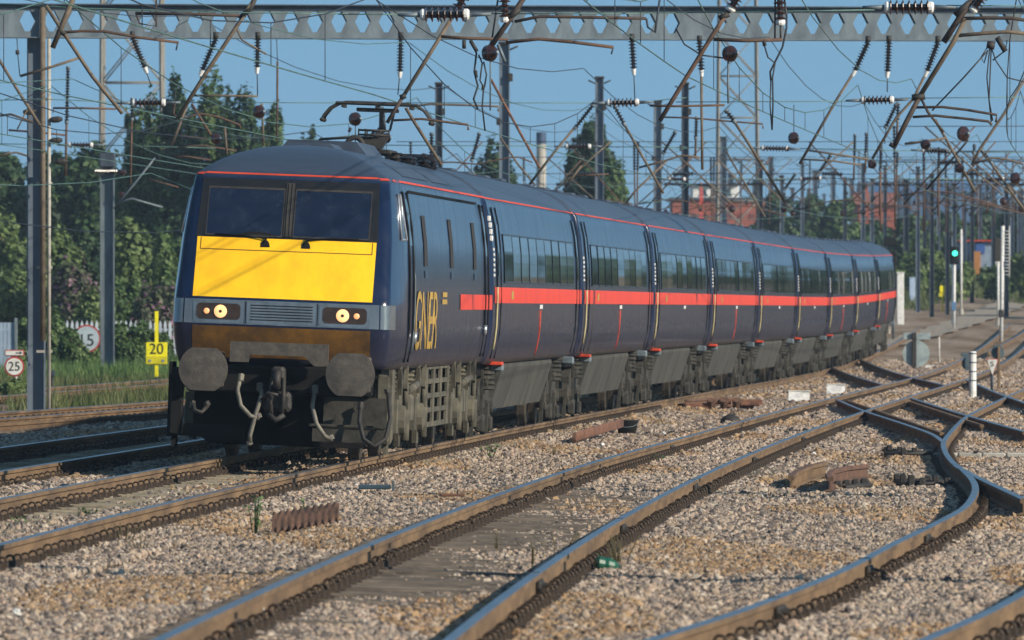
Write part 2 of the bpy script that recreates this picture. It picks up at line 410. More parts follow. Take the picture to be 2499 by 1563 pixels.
def track(label, fc, D0, D1, cant, sl, pitch=.68, nsep=100, skip=None, s0=None, sl_end=None, clips=True, fl=None, fr=None):
    root = empty('railway_track')
    tag(root, label, 'track', 'railway tracks')
    fl = fl or (lambda D: fc(D) - .7525); fr = fr or (lambda D: fc(D) + .7525)
    rail_mb(fl, D0, D1, cant).build('rail', [M_rust, M_polish], root)
    rail_mb(fr, D0, D1).build('rail', [M_rust, M_polish], root)
    D = s0 or D0; n = 0; rest = []; restc = []
    while D < (sl_end or D1):
        x = fc(D); z = gz(D, x); h = heading(fc, D); cz = cant(D)
        if not (skip and skip(D)):
            if n < nsep:
                s_ = obj('sleeper', sl, root, (x, D, z), (0, math.asin(cz / 1.5), h)); s_.location.z += cz / 2 + R.uniform(-.014, .010)
                if clips:
                    for q in (-.7525 + .10, .7525 + .10): obj('rail_clip', CLIP, s_, (q, R.uniform(-.02, .02), -.118))
            else:
                rest.append((x, D, z + cz / 2, h))
                if clips:
                    for q in (-.7525 + .10, .7525 + .10): restc.append((x + q, D, z - .118 + (cz if q < 0 else 0), h))
            n += 1
        D += pitch
    if rest:
        join_copies('sleepers', sl, [sl.materials[0], M_clip], rest, root)
        if restc: join_copies('rail_clips', CLIP, [M_clip], restc, root)
    return settle(root, (fc(D0), D0, 0))
def fishplates(root, fx, Ds, side=1):
    for D in Ds:
        h = heading(fx, D); b = MB(); x = fx(D)
        b.bbox((0, 0, -.09), (.035, .62, .075), .01)
        for k in (-.22, -.08, .08, .22): b.lathe((.0, k, -.09), (.045 * side, k, -.09), [(0, .018), (1, .016)], 6)
        b.bbox((-.04 * side, 0, -.02), (.08, .012, .05), .002)
        o = b.build('fishplate', M_dark, root); o.location = (x + side * .032 - root.location.x, D - root.location.y, gz(D, x) - root.location.z); o.rotation_euler = (0, 0, h)
c1 = lambda D: .05; c2 = lambda D: .045 * (1 - sm(110, 150, D)); c0 = lambda D: .06; cz = lambda D: 0.0
track('curving main line under the blue train, its near half on dusty pale sleepers', T1c, 50, 420, c1, SL_C, s0=62, sl_end=200)
t2_ = track('sunlit track on dark timber sleepers sweeping through the middle of the foreground', T2c, 48, 430, c2, SL_T, s0=52, sl_end=300)
T3c = lambda D: T3l(D) + .7525
fishplates(t2_, lambda D: T2c(D) - .7525, (61, 79, 99, 119, 139)); fishplates(t2_, lambda D: T2c(D) + .7525, (70, 88, 108, 128, 148))
t3_ = track('track in the right corner whose left rail bends in an S before the crossing', T3c, 48, 300, cz, SL_T, s0=52, sl_end=200)
fishplates(t3_, T3l, (64, 74, 84))
track('track in the train\'s own shadow, left of the locomotive', T0c, 92, 200, c0, SL_C, s0=100, sl_end=150, nsep=60)
track('rusty track converging from the left behind the shaded one', TMc, 150, 215, cz, SL_T, s0=152, sl_end=214, nsep=20, pitch=.75)
track('overgrown siding beside the yellow 20 board on the left', TNc, 185, 290, cz, SL_T, s0=188, sl_end=286, nsep=20, pitch=.75)
# diamond crossing: the diagonal rails
xr = empty('rail_crossing'); tag(xr, 'black diagonal crossing rails cutting across the two right-hand tracks', 'rail crossing')
def line(pts, ext=(0, 0)):
    return catmull(pts), pts[0][0], pts[-1][0]
for pts in (pxl([(2499, 1218), (2384, 1164), (2333, 1137)]), pxl([(2303, 1079), (2275, 1060), (2212, 1037), (2106, 1002), (2043, 976)]),
            [(150, 7.57), (175, 7.75), (206, 8.1)], [(241, 10.25), (265, 10.5), (327, 11.2)], [(243, 8.85), (303, 9.5)],
            pxl([(2560, 1010), (2499, 983), (2440, 962), (2360, 928)])):
    pts = sorted(pts); f, a, b_ = line(pts); rail_mb(f, a, b_, lambda D: .004).build('rail', [M_rust, M_polish], xr)
for pts in ([(150, 6.35), (203, 6.7)], [(160, 7.4), (200, 7.85)]):          # check rails beside the diagonals
    f, a, b_ = line(pts); rail_mb(f, a, b_, lambda D: -.012).build('check_rail', [M_rust, M_rust], xr)
settle(xr, (6.3, 147, 0))
# rusty check rail beside the left converging track
ck = empty('check_rail'); tag(ck, 'rusty spare rail lying along the converging track on the left', 'rail')
rail_mb(lambda D: TMc(D) + 1.15 + (D - 170) * .01, 155, 205, lambda D: -.06).build('rail', [M_rust, M_rust], ck); settle(ck, (TMc(155) + 1, 155, 0))
# far tracks climbing on the right
for k, (x0, sl_, lab) in enumerate(((13.5, .072, 'distant track climbing away just right of the last coach'), (17.3, .074, 'distant track climbing away past the tall white signal post'), (21.2, .076, 'distant track furthest right, climbing at the edge of the view'))):
    f = lambda D, a=x0, s_=sl_: a + (D - 300) * s_
    root = empty('railway_track'); tag(root, lab, 'track', 'railway tracks')
    for q in (-.75, .75): rail_mb(lambda D: f(D) + q, 300 if k else 352, 560).build('rail', [M_rust, M_polish], root)
    settle(root, (f(300), 300, 0))

# ------------------------------------------------------------------ ballast stones (uncountable)
def ballast():
    rng = np.random.default_rng(3)
    pts = []; scl = []; tint = []
    nlay = 1100000
    D = 50 + 290 * rng.random(nlay) ** 2.1
    # weight of the sampling so that density falls with distance
    half = 1249.5 / F * D + 1.4
    X = (rng.random(nlay) * 2 - 1) * half
    keepw = half / half.max()
    dens = np.where(D < 75, 1.0, 1.0)
    pdf = 1.0 / (2.1 * ((D - 50) / 290 + 1e-4) ** (1.1 / 2.1))   # relative sampling density per metre
    want = half * np.minimum(1, (82.0 / D) ** 1.7)
    ratio = want / pdf; ratio = ratio / np.percentile(ratio, 99.5)
    m = rng.random(nlay) < ratio * 1.0
    D = D[m]; X = X[m]
    DD = np.arange(48, 345, 1.0)
    z = np.full(len(D), -.205); s = rng.uniform(.016, .032, len(D)) * (1 + np.clip((D - 80) / 160, 0, 1.0))
    s *= np.where(rng.random(len(D)) < .06, 1.5, 1)
    t = rng.random(len(D)); drop = np.zeros(len(D), bool)
    low = np.sin(X * 1.3 + D * .11) * np.sin(D * .23 - X * .5)
    z += .035 * low
    for f, inner, typ in ((T1c, -.160, 1), (T2c, -.176, 2), (T3c, -.160, 3), (T0c, -.19, 0)):
        xc = np.interp(D, DD, [f(d) for d in DD]); a = np.abs(X - xc)
        ins = a < .64; near = a < 1.28
        z = np.where(ins, inner + .024 * low, z)
        z = np.where((a > .64) & (a < .93), -.225, z); z = np.where((a >= .93) & (a < 1.5), np.maximum(z, -.172 + .012 * low), z)
        drop |= (np.abs(a - .7525) < .09)
        if typ == 3: drop |= ins & (rng.random(len(D)) < (.18 + .3 * low))
        if typ == 2: drop |= ins & (np.abs((D - 52 + .34) % .68 - .34) < np.where((D < 108) | (D > 123), .20, .115)) & (D > 68) & (rng.random(len(D)) < .74)
        if typ == 2: z = np.where(ins & (D >= 68), np.where((D < 108) | (D > 123), -.172, -.152) + .012 * low, z)
        if typ == 1: drop |= ins & ((X - xc) < -.12 + .15 * low) & (rng.random(len(D)) < .88) & (D < 119)
        if typ == 2: z = np.where(ins & (D < 68 + 2 * np.sin(X * 3)), -.158, z); drop &= ~(ins & (D < 68) & (np.abs(a - .7525) > .09))
        sh = np.where(ins & (typ in (2, 3)), 1.0, 0); t = np.where((sh > 0), np.clip(t * .7, 0, 1), t)
    xl = np.interp(D, DD, [TMc(d) for d in DD]); drop |= (X < xl - 1.5) & (D > 150)
    z -= .004 + rng.random(len(D)) * .02
    # rusty-toned drifts: real patches of browner stone
    pat = np.sin(X * 1.9 + 2 * np.sin(D * .13)) + np.sin(D * .31 + X * .8)
    brown = (pat > .55) & (rng.random(len(D)) < .75)
    k = ~drop; D, X, z, s, t, brown = D[k], X[k], z[k], s[k], t[k], brown[k]
    me = bpy.data.meshes.new('ballast'); n = len(D)
    me.vertices.add(n)
    gzv = np.array([gz(d, x) if d > 258 else 0 for d, x in zip(D, X)])
    me.vertices.foreach_set('co', np.stack([X, D, z + gzv], 1).astype(np.float32).ravel())
    a = me.attributes.new('scl', 'FLOAT', 'POINT'); a.data.foreach_set('value', s.astype(np.float32))
    a = me.attributes.new('tint', 'FLOAT', 'POINT'); a.data.foreach_set('value', np.where(brown, .5 + .5 * t, .5 * t).astype(np.float32))
    o = bpy.data.objects.new('ballast', me); col.objects.link(o)
    # material
    m = bpy.data.materials.new('ballast_stone'); m.use_nodes = True; N = m.node_tree.nodes; L = m.node_tree.links; b = N['Principled BSDF']
    b.inputs['Roughness'].default_value = .9; b.inputs['Specular IOR Level'].default_value = .25
    at = N.new('ShaderNodeAttribute'); at.attribute_type = 'INSTANCER'; at.attribute_name = 'tint'
    cr = N.new('ShaderNodeValToRGB'); cr.color_ramp.interpolation = 'CONSTANT'; e = cr.color_ramp.elements
    cols = [C(158, 144, 130), C(130, 120, 112), C(172, 150, 132), C(90, 82, 78), C(162, 144, 124), C(180, 166, 150), C(138, 120, 102), C(108, 98, 92),
            C(160, 132, 98), C(136, 108, 80), C(150, 126, 100), C(108, 88, 70), C(160, 142, 122), C(170, 142, 110), C(124, 106, 88), C(142, 120, 94)]
    e[0].color = cols[0]; e[0].position = 0; e[1].color = cols[1]; e[1].position = 1 / 16
    for i in range(2, 16): e.new(i / 16).color = cols[i]
    L.new(at.outputs['Fac'], cr.inputs[0])
    nz = N.new('ShaderNodeTexNoise'); nz.inputs['Scale'].default_value = 2.5; tc = N.new('ShaderNodeTexCoord'); L.new(tc.outputs['Object'], nz.inputs['Vector'])
    mr = N.new('ShaderNodeMapRange'); mr.inputs[3].default_value = .7; mr.inputs[4].default_value = 1.2; L.new(nz.outputs[0], mr.inputs[0])
    mx = N.new('ShaderNodeMix'); mx.data_type = 'RGBA'; mx.blend_type = 'MULTIPLY'; mx.inputs[0].default_value = 1
    L.new(cr.outputs[0], mx.inputs[6]); cb = N.new('ShaderNodeCombineColor')
    for i in range(3): L.new(mr.outputs[0], cb.inputs[i])
    L.new(cb.outputs[0], mx.inputs[7]); L.new(mx.outputs[2], b.inputs['Base Color'])
    # geometry nodes: scatter four angular stone shapes
    ng = bpy.data.node_groups.new('stones', 'GeometryNodeTree'); ng.interface.new_socket('Geometry', in_out='INPUT', socket_type='NodeSocketGeometry'); ng.interface.new_socket('Geometry', in_out='OUTPUT', socket_type='NodeSocketGeometry')
    n_ = ng.nodes; l_ = ng.links; gi = n_.new('NodeGroupInput'); go = n_.new('NodeGroupOutput')
    g2i = n_.new('GeometryNodeGeometryToInstance')
    for k in range(4):
        ico = n_.new('GeometryNodeMeshIcoSphere'); ico.inputs['Radius'].default_value = 1; ico.inputs['Subdivisions'].default_value = 1 if k % 2 else 2
        sp = n_.new('GeometryNodeSetPosition'); nzn = n_.new('ShaderNodeTexNoise'); nzn.noise_dimensions = '4D'; nzn.inputs['W'].default_value = k * 3.7; nzn.inputs['Scale'].default_value = 1.1
        vm = n_.new('ShaderNodeVectorMath'); vm.operation = 'SUBTRACT'; vm.inputs[1].default_value = (.5, .5, .5)
        vs = n_.new('ShaderNodeVectorMath'); vs.operation = 'SCALE'; vs.inputs['Scale'].default_value = 1.5
        l_.new(nzn.outputs['Color'], vm.inputs[0]); l_.new(vm.outputs[0], vs.inputs[0]); l_.new(vs.outputs[0], sp.inputs['Offset'])
        l_.new(ico.outputs['Mesh'], sp.inputs['Geometry'])
        tf = n_.new('GeometryNodeTransform'); tf.inputs['Scale'].default_value = (1.15, .9, .72)
        l_.new(sp.outputs[0], tf.inputs['Geometry'])
        sh = n_.new('GeometryNodeSetShadeSmooth'); sh.inputs['Shade Smooth'].default_value = False; l_.new(tf.outputs[0], sh.inputs[0])
        smn = n_.new('GeometryNodeSetMaterial'); smn.inputs['Material'].default_value = m; l_.new(sh.outputs[0], smn.inputs[0])
        l_.new(smn.outputs[0], g2i.inputs[0])
    iop = n_.new('GeometryNodeInstanceOnPoints'); iop.inputs['Pick Instance'].default_value = True
    mtp = n_.new('GeometryNodeMeshToPoints'); l_.new(gi.outputs[0], mtp.inputs['Mesh']); l_.new(mtp.outputs[0], iop.inputs['Points'])
    l_.new(g2i.outputs[0], iop.inputs['Instance'])
    rv = n_.new('FunctionNodeRandomValue'); rv.data_type = 'FLOAT_VECTOR'; rv.inputs[1].default_value = (6.28, 6.28, 6.28); l_.new(rv.outputs[0], iop.inputs['Rotation'])
    na = n_.new('GeometryNodeInputNamedAttribute'); na.data_type = 'FLOAT'; na.inputs['Name'].default_value = 'scl'; l_.new(na.outputs[0], iop.inputs['Scale'])
    ri = n_.new('FunctionNodeRandomValue'); ri.data_type = 'INT'; ri.inputs[4].default_value = 0; ri.inputs[5].default_value = 3; l_.new(ri.outputs[2], iop.inputs['Instance Index'])
    l_.new(iop.outputs[0], go.inputs[0])
    md = o.modifiers.new('stones', 'NODES'); md.node_group = ng
    tag(o, 'pale pinkish and tan ballast stones between and beside the tracks', 'ballast', kind='stuff')
    print('ballast stones', n)
ballast()
# ------------------------------------------------------------------ body paint: dirt streaks and dust, browner low down for reflected ballast
def body_paint():
    m = bpy.data.materials.new('dirty_navy_ballast_reflection'); m.use_nodes = True; nt = m.node_tree; N = nt.nodes; L = nt.links; b = N['Principled BSDF']
    b.inputs['Roughness'].default_value = .2; b.inputs['Specular IOR Level'].default_value = .36; b.inputs['Coat Weight'].default_value = .1; b.inputs['Coat Roughness'].default_value = .06
    tc = N.new('ShaderNodeTexCoord'); sx = N.new('ShaderNodeSeparateXYZ'); L.new(tc.outputs['Object'], sx.inputs[0])
    mp = N.new('ShaderNodeMapping'); mp.inputs['Scale'].default_value = (1, 2.2, .25); L.new(tc.outputs['Object'], mp.inputs[0])
    oi = N.new('ShaderNodeObjectInfo'); om = N.new('ShaderNodeMath'); om.operation = 'MULTIPLY'; om.inputs[1].default_value = 41.0; L.new(oi.outputs['Random'], om.inputs[0]); L.new(om.outputs[0], mp.inputs['Location'])
    nz = N.new('ShaderNodeTexNoise'); nz.inputs['Scale'].default_value = 1.6; nz.inputs['Detail'].default_value = 8; nz.inputs['Roughness'].default_value = .7; L.new(mp.outputs[0], nz.inputs['Vector'])
    def ramp(a, b_):
        r = N.new('ShaderNodeMapRange'); r.inputs[1].default_value = a; r.inputs[2].default_value = b_; return r
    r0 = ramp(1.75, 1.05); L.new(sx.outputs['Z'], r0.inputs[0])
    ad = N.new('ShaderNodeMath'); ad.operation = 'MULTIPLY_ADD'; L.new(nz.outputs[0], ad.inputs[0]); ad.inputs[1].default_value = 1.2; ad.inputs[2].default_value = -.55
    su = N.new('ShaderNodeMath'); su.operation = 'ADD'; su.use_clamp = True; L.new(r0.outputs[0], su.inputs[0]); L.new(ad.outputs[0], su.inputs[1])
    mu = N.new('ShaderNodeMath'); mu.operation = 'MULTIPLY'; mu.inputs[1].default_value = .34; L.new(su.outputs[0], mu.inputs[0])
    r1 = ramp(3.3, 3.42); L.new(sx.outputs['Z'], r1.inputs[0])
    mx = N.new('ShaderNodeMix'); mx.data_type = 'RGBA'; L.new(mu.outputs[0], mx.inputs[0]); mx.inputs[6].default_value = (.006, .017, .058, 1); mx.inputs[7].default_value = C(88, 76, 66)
    m2 = N.new('ShaderNodeMix'); m2.data_type = 'RGBA'; L.new(r1.outputs[0], m2.inputs[0]); L.new(mx.outputs[2], m2.inputs[6]); m2.inputs[7].default_value = C(62, 74, 92)
    m3 = N.new('ShaderNodeMix'); m3.data_type = 'RGBA'; m3.blend_type = 'MULTIPLY'; m3.inputs[0].default_value = .5; L.new(m2.outputs[2], m3.inputs[6]); L.new(nz.outputs[0], m3.inputs[7])
    L.new(m3.outputs[2], b.inputs['Base Color'])
    rr = N.new('ShaderNodeMath'); rr.operation = 'MULTIPLY_ADD'; L.new(su.outputs[0], rr.inputs[0]); rr.inputs[1].default_value = .3; rr.inputs[2].default_value = .17
    r3 = N.new('ShaderNodeMath'); r3.operation = 'MULTIPLY_ADD'; r3.use_clamp = True; L.new(r1.outputs[0], r3.inputs[0]); r3.inputs[1].default_value = .25; L.new(rr.outputs[0], r3.inputs[2]); L.new(r3.outputs[0], b.inputs['Roughness'])
    n2 = N.new('ShaderNodeTexNoise'); n2.inputs['Scale'].default_value = .9; n2.inputs['Detail'].default_value = 3; L.new(mp.outputs[0], n2.inputs['Vector'])
    bp = N.new('ShaderNodeBump'); bp.inputs['Strength'].default_value = .1; bp.inputs['Distance'].default_value = .02; L.new(n2.outputs[0], bp.inputs['Height']); L.new(bp.outputs[0], b.inputs['Normal'])
    return m
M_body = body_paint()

class Shell:                                            # stacked plan curves: z -> front setback, half width, front half width
    def __init__(s, lv, L, bow=.05, r=.12, taper=1.4, full_rear=True):
        s.z = [a[0] for a in lv]; s.yf = [a[1] for a in lv]; s.wm = [a[2] for a in lv]; s.wf = [a[3] for a in lv]; s.L = L; s.bow = bow; s.r = r; s.taper = taper
    def at(s, z): return (float(np.interp(z, s.z, s.yf)), float(np.interp(z, s.z, s.wm)), float(np.interp(z, s.z, s.wf)))
    def front_y(s, x, z):
        yf, wm, wf = s.at(z); return yf + s.bow * (x / max(wf, .01)) ** 2
    def side_x(s, y, z):
        yf, wm, wf = s.at(z); r = min(s.r, wf * .5); t = y - yf - s.bow
        if t < r: return wf - r + math.sqrt(max(0, r * r - (r - max(t, 0)) ** 2))
        k = min(1, (t - r) / s.taper); return wf + (wm - wf) * (k * (2 - k))
    def plan(s, z):
        yf, wm, wf = s.at(z); r = min(s.r, wf * .5); pts = []
        for k in range(9):
            x = (wf - r) * k / 8; pts.append((x, yf + s.bow * (x / wf) ** 2))
        y0 = yf + s.bow
        for k in range(1, 6):
            a = math.pi / 2 * k / 5; pts.append((wf - r + r * math.sin(a), y0 + r - r * math.cos(a)))
        for k in range(1, 9):
            y = y0 + r + s.taper * k / 8; pts.append((s.side_x(y, z), y))
        for k in range(1, 15):
            y1 = y0 + r + s.taper; y = y1 + (s.L - y1) * k / 14; pts.append((wm, y))
        return pts
    def build(s, b, zs, mi=0):
        rows = []
        for z in zs:
            p = s.plan(z); rows.append([(-x, y, z) for x, y in p[:0:-1]] + [(x, y, z) for x, y in p])
        o = len(b.v); n = len(rows[0])
        for r_ in rows: b.v += r_
        for j in range(len(rows) - 1):
            for i in range(n - 1):
                b.f.append([o + j * n + i, o + j * n + i + 1, o + (j + 1) * n + i + 1, o + (j + 1) * n + i]); b.mi.append(mi); b.sm.append(True)
        b.f.append([o + j * n + n - 1 for j in range(len(rows))] + [o + j * n for j in range(len(rows) - 1, -1, -1)]); b.mi.append(mi); b.sm.append(False)
        b.f.append([o + i for i in range(n - 1, -1, -1)]); b.mi.append(mi); b.sm.append(False)
        b.f.append([o + (len(rows) - 1) * n + i for i in range(n)]); b.mi.append(mi); b.sm.append(True)
    def front_patch(s, b, xl, xr, z0, z1, off, mi=0, nx=10, nz=6):
        f = lambda u, v: ((lambda z: (lambda x: (x, s.front_y(x, z) - off, z))((xl(z) if callable(xl) else xl) * (1 - u) + (xr(z) if callable(xr) else xr) * u))(z0 + (z1 - z0) * v))
        b.grid(f, [i / nx for i in range(nx + 1)], [i / nz for i in range(nz + 1)], mi)
        return b
    def side_patch(s, b, y0, y1, z0, z1, off, side=1, mi=0, ny=4, nz=4):
        f = lambda u, v: (side * (s.side_x(u, v) + off), u, v)
        us = [y0 + (y1 - y0) * i / ny for i in range(ny + 1)]; vs = [z0 + (z1 - z0) * i / nz for i in range(nz + 1)]
        if side < 0: us = us[::-1]
        b.grid(f, us, vs, mi); return b

def place(root, y_front, L, b0, b1):                     # sit a vehicle on the curve through its two bogie centres
    Da = y_front + b0; Db = y_front + b1
    pa = Vector((T1c(Da), Da, gz(Da, T1c(Da)) + .025)); pb = Vector((T1c(Db), Db, gz(Db, T1c(Db)) + .025))
    d = (pb - pa).normalized(); o = pa - d * b0
    h = -math.atan2(d.x, d.y); pit = math.asin(d.z)
    root.location = o; root.rotation_euler = (pit, .038, h)

# ------------------------------------------------------------------ bogies
def wheel_mesh(r=.46):
    b = MB(); b.lathe((-.07, 0, 0), (.07, 0, 0), [(0, r + .03), (.2, r + .03), (.22, r), (.9, r - .005), (1, r - .06)], 20); 
    b.lathe((-.09, 0, 0), (.1, 0, 0), [(0, .12), (1, .12)], 10); return b.mesh('wheel', [M_wheel])
WH = wheel_mesh(); WHL = wheel_mesh(.5)
def coach_bogie_parts():
    f = MB()
    for s in (-1, 1):
        x = s * 1.02
        f.bbox((x, 0, .62), (.16, 2.1, .2), .03); f.bbox((x, 0, .5), (.14, 1.0, .16), .03)
        f.box((x, -1.05, .72), (.15, .5, .16), 0, Matrix.Rotation(.25, 3, 'X')); f.box((x, 1.05, .72), (.15, .5, .16), 0, Matrix.Rotation(-.25, 3, 'X'))
        for q in (-1.3, 1.3):
            f.lathe((x - .1, q, .46), (x + s * .13 + .0, q, .46), [(0, .17), (.7, .17), (.8, .12), (1, .1)], 10)
            f.bbox((x + s * .04, q, .33), (.12, .3, .14), .02); f.box((x + s * .02, q - .26, .24), (.06, .1, .36))
            f.box((x + s * .05, q * .72, .40), (.1, .34, .22)); f.bbox((x + s * .1, q * .72, .22), (.12, .16, .2), .02)
        f.bbox((x + s * .06, -.2, .3), (.1, .5, .12), .02); f.box((x + s * .1, .42, .28), (.05, .12, .34))
        f.tube([(x + s * .12, -.7, .78), (x + s * .14, .75, .86)], .045, 8)                    # yaw damper
        f.box((x + s * .1, .9, .92), (.12, .2, .3)); f.box((x + s * .16, -1.75, .68), (.04, .08, .62))
    f.bbox((0, 0, .66), (2.0, .6, .22), .03)
    for q in (-1.62, 1.62): f.box((0, q, .6), (2.0, .1, .12))
    s1 = MB()
    for i in range(5):
        s1.lathe((0, 0, .70 + i * .07), (0, 0, .76 + i * .07), [(0, .13), (.25, .17), (.75, .17), (1, .13)], 12)
    s1.lathe((0, 0, 1.04), (0, 0, 1.1), [(0, .19), (1, .19)], 12)
    br = MB(); br.bbox((0, 0, 1.17), (.26, .34, .05), .01)
    bx = MB(); bx.bbox((.05, 0, 1.09), (.2, .22, .12), .02)
    return f.mesh('bogie', [M_grimed]), s1.mesh('air_spring', [M_grimed]), br.mesh('lifting_bracket', [M_orange]), bx.mesh('valve_box', [M_galv])
BG, SPR, BRK, VBX = coach_bogie_parts()
def coach_bogie(root, y, bright):
    bo = obj('bogie', BG, root, (0, y, 0))
    for s in (-1, 1):
        for q in (-1.3, 1.3): obj('wheel', WH, bo, (s * .74, q, .46))
        obj('air_spring', SPR, bo, (s * 1.08, 0, 0))
        if bright: obj('lifting_bracket', BRK, bo, (s * 1.28, -.9, -.09)); obj('valve_box', VBX, bo, (s * 1.26, -.75, -.06), (0, 0, 0 if s > 0 else math.pi))
        else: obj('valve_box', VBX, bo, (s * 1.26, .6, -.06), (0, 0, 0 if s > 0 else math.pi))
    return bo

# ------------------------------------------------------------------ the locomotive
LV = [(1.12, .17, 1.29, 1.21), (1.26, .12, 1.34, 1.25), (1.45, .04, 1.365, 1.27), (1.58, 0, 1.372, 1.278), (1.88, 0, 1.372, 1.272), (1.93, .03, 1.371, 1.27), (2.2, .18, 1.363, 1.255), (2.63, .41, 1.338, 1.235), (3.0, .62, 1.285, 1.20), (3.31, .79, 1.215, 1.16),
      (3.36, .82, 1.20, 1.145), (3.45, .95, 1.11, 1.03), (3.55, 1.18, .96, .87), (3.63, 1.46, .80, .71), (3.70, 1.86, .58, .5), (3.74, 2.3, .34, .29), (3.757, 2.75, .08, .07)]
LO = Shell(LV, 19.2)
def build_loco():
    root = empty('electric_locomotive')
    tag(root, 'dirty navy electric locomotive with yellow nose, lit lamps and raised pantograph leading the train', 'locomotive')
    zs = sorted(set([a[0] for a in LV] + [1.2, 1.35, 1.7, 2.05, 2.4, 2.8, 3.15, 3.4, 3.5, 3.59, 3.67, 3.72, 3.75]))
    b = MB(); LO.build(b, zs)
    b.box((0, 9.6, 1.02), (2.3, 17.6, .22), 1)
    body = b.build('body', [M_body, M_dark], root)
    # face
    b = MB(); LO.front_patch(b, lambda z: -1.06, lambda z: 1.06, 1.905, 2.61, .005, 0, 14, 8)
    yp = b.build('yellow_panel', M_yellow, root)
    hb = MB()
    for (x0, x1, z0, z1) in ((-1.02, 1.02, 2.462, 2.472), (-1.02, -1.01, 2.462, 2.605), (1.01, 1.02, 2.462, 2.605)):
        LO.front_patch(hb, x0, x1, z0, z1, .008, 0, 10, 1)
    hb.build('hatch_seam', M_darkyel, yp)
    for x in (-.25, .23):
        b = MB(); ring = [(0, 0)] + [(math.cos(math.pi * k / 10) * .055, math.sin(math.pi * k / 10) * .085) for k in range(11)]
        vs = [(x + p, LO.front_y(x, 2.51 + q) - .012, 2.51 + q) for p, q in ring]; b.add(vs, [(0, i, i + 1) for i in range(1, 11)])
        b.tube([(x - .02, LO.front_y(x, 2.56) - .03, 2.56), (x + .02, LO.front_y(x, 2.63) - .04, 2.63)], .012, 6)
        b.build('wiper_recess', M_black, yp)
    b = MB(); LO.front_patch(b, lambda z: -1.075 + (z - 2.63) * .04, lambda z: 1.075 - (z - 2.63) * .04, 2.615, 3.315, .006, 0, 14, 8)
    ws = b.build('windscreen', M_blackg, root)
    for s in (-1, 1):
        x0, x1 = sorted((s * .075, s * .96))
        b = MB(); LO.front_patch(b, x0, x1, 2.65, 3.19, .012, 0, 8, 6); b.build('pane', M_glass, ws)
        b = MB()
        for (a0, a1, q0, q1) in ((x0 - .012, x1 + .012, 3.19, 3.215), (x0 - .012, x1 + .012, 2.632, 2.65), (x0 - .014, x0, 2.65, 3.19), (x1, x1 + .014, 2.65, 3.19)):
            LO.front_patch(b, a0, a1, q0, q1, .016, 0, 8, 4)
        b.build('window_frame', M_dark, ws)
    b = MB(); LO.front_patch(b, -.05, .05, 2.64, 3.28, .02, 0, 2, 4)
    for x in (-.022, .022): b.tube([(x, LO.front_y(x, 2.64) - .022, 2.64), (x, LO.front_y(x, 3.27) - .022, 3.27)], .008, 6)
    b.build('centre_pillar', M_dark, ws)
    b = MB()
    for s in (-1, 1): b.tube([(s * .24, LO.front_y(0, 2.6) - .03, 2.605), (s * .5, LO.front_y(.5, 2.64) - .028, 2.64), (s * .85, LO.front_y(.85, 2.645) - .028, 2.645)], .009, 6)
    hp = [(-.62, 2.645), (-.5, 2.675), (-.36, 2.69), (-.2, 2.672), (-.1, 2.645)]; b.add([(x, LO.front_y(x, z) - .018, z) for x, z in hp], [(4, 3, 2, 1, 0)])
    b.build('wiper', M_black, ws)
    # silver band with lamp bays
    b = MB(); LO.front_patch(b, lambda z: -LO.at(z)[2] + .125, lambda z: LO.at(z)[2] - .125, 1.59, 1.875, .006, 0, 20, 4)
    for s in (-1, 1):
        f = lambda u, v: (s * (LO.at(v)[2] - LO.r + (LO.r + .006) * math.sin(u)), LO.at(v)[0] + LO.bow + LO.r - (LO.r + .006) * math.cos(u), v)
        us = [math.pi / 2 * i / 8 for i in range(9)]
        b.grid(f, us if s > 0 else us[::-1], [1.59, 1.73, 1.875]); LO.side_patch(b, LO.bow + LO.r, .45, 1.59, 1.875, .006, s, 0, 4, 2)
    band = b.build('silver_band', M_silver, root)
    def rrect(cx, cz, w, h, r, off, n=5):
        pts = []
        for qx, qz, a0 in ((1, 1, 0), (-1, 1, 90), (-1, -1, 180), (1, -1, 270)):
            for k in range(n):
                a = math.radians(a0 + 90 * k / (n - 1)); pts.append((cx + qx * (w / 2 - r) + r * math.cos(a), cz + qz * (h / 2 - r) + r * math.sin(a)))
        return [(x, LO.front_y(x, z) - off, z) for x, z in pts]
    for s in (-1, 1):
        b = MB(); p = rrect(s * .745, 1.733, .60, .262, .03, .012); q = rrect(s * .745, 1.733, .60, .262, .03, .004)
        n = len(p); b.add(p + q, [tuple(range(n - 1, -1, -1))] + [(i, n + i, n + (i + 1) % n, (i + 1) % n) for i in range(n)])
        hl = b.build('headlight', M_silver, root)
        b = MB(); p = rrect(s * .745, 1.735, .52, .19, .05, .015); b.add(p, [tuple(range(len(p) - 1, -1, -1))]); b.build('lens', M_lens, hl)
        for dx, r_, m_ in ((.72, .078, M_lamp), (.885, .035, M_lampdim)):
            x = s * dx; yy = LO.front_y(x, 1.735)
            b = MB()
            b.lathe((x, yy - .012, 1.735), (x, yy - .03, 1.735), [(0, r_), (.6, r_ * .95), (1, r_ * .6)], 16, 0)
            if r_ > .05: b.lathe((x, yy - .03, 1.735), (x, yy - .036, 1.735), [(0, .02), (1, .018)], 8, 1)
            b.build('lamp', [m_, M_lens], hl)
    b = MB()
    p = rrect(0, 1.733, .82, .262, .02, .012); b.add(p, [tuple(range(len(p) - 1, -1, -1))], 0)
    for k in range(6):
        z = 1.65 + k * .034; q = rrect(0, z, .74, .012, .005, .014, 3); b.add(q, [tuple(range(len(q) - 1, -1, -1))], 1)
    for x in (-.425, .425): q = rrect(x, 1.733, .012, .27, .004, .015, 3); b.add(q, [tuple(range(len(q) - 1, -1, -1))], 1)
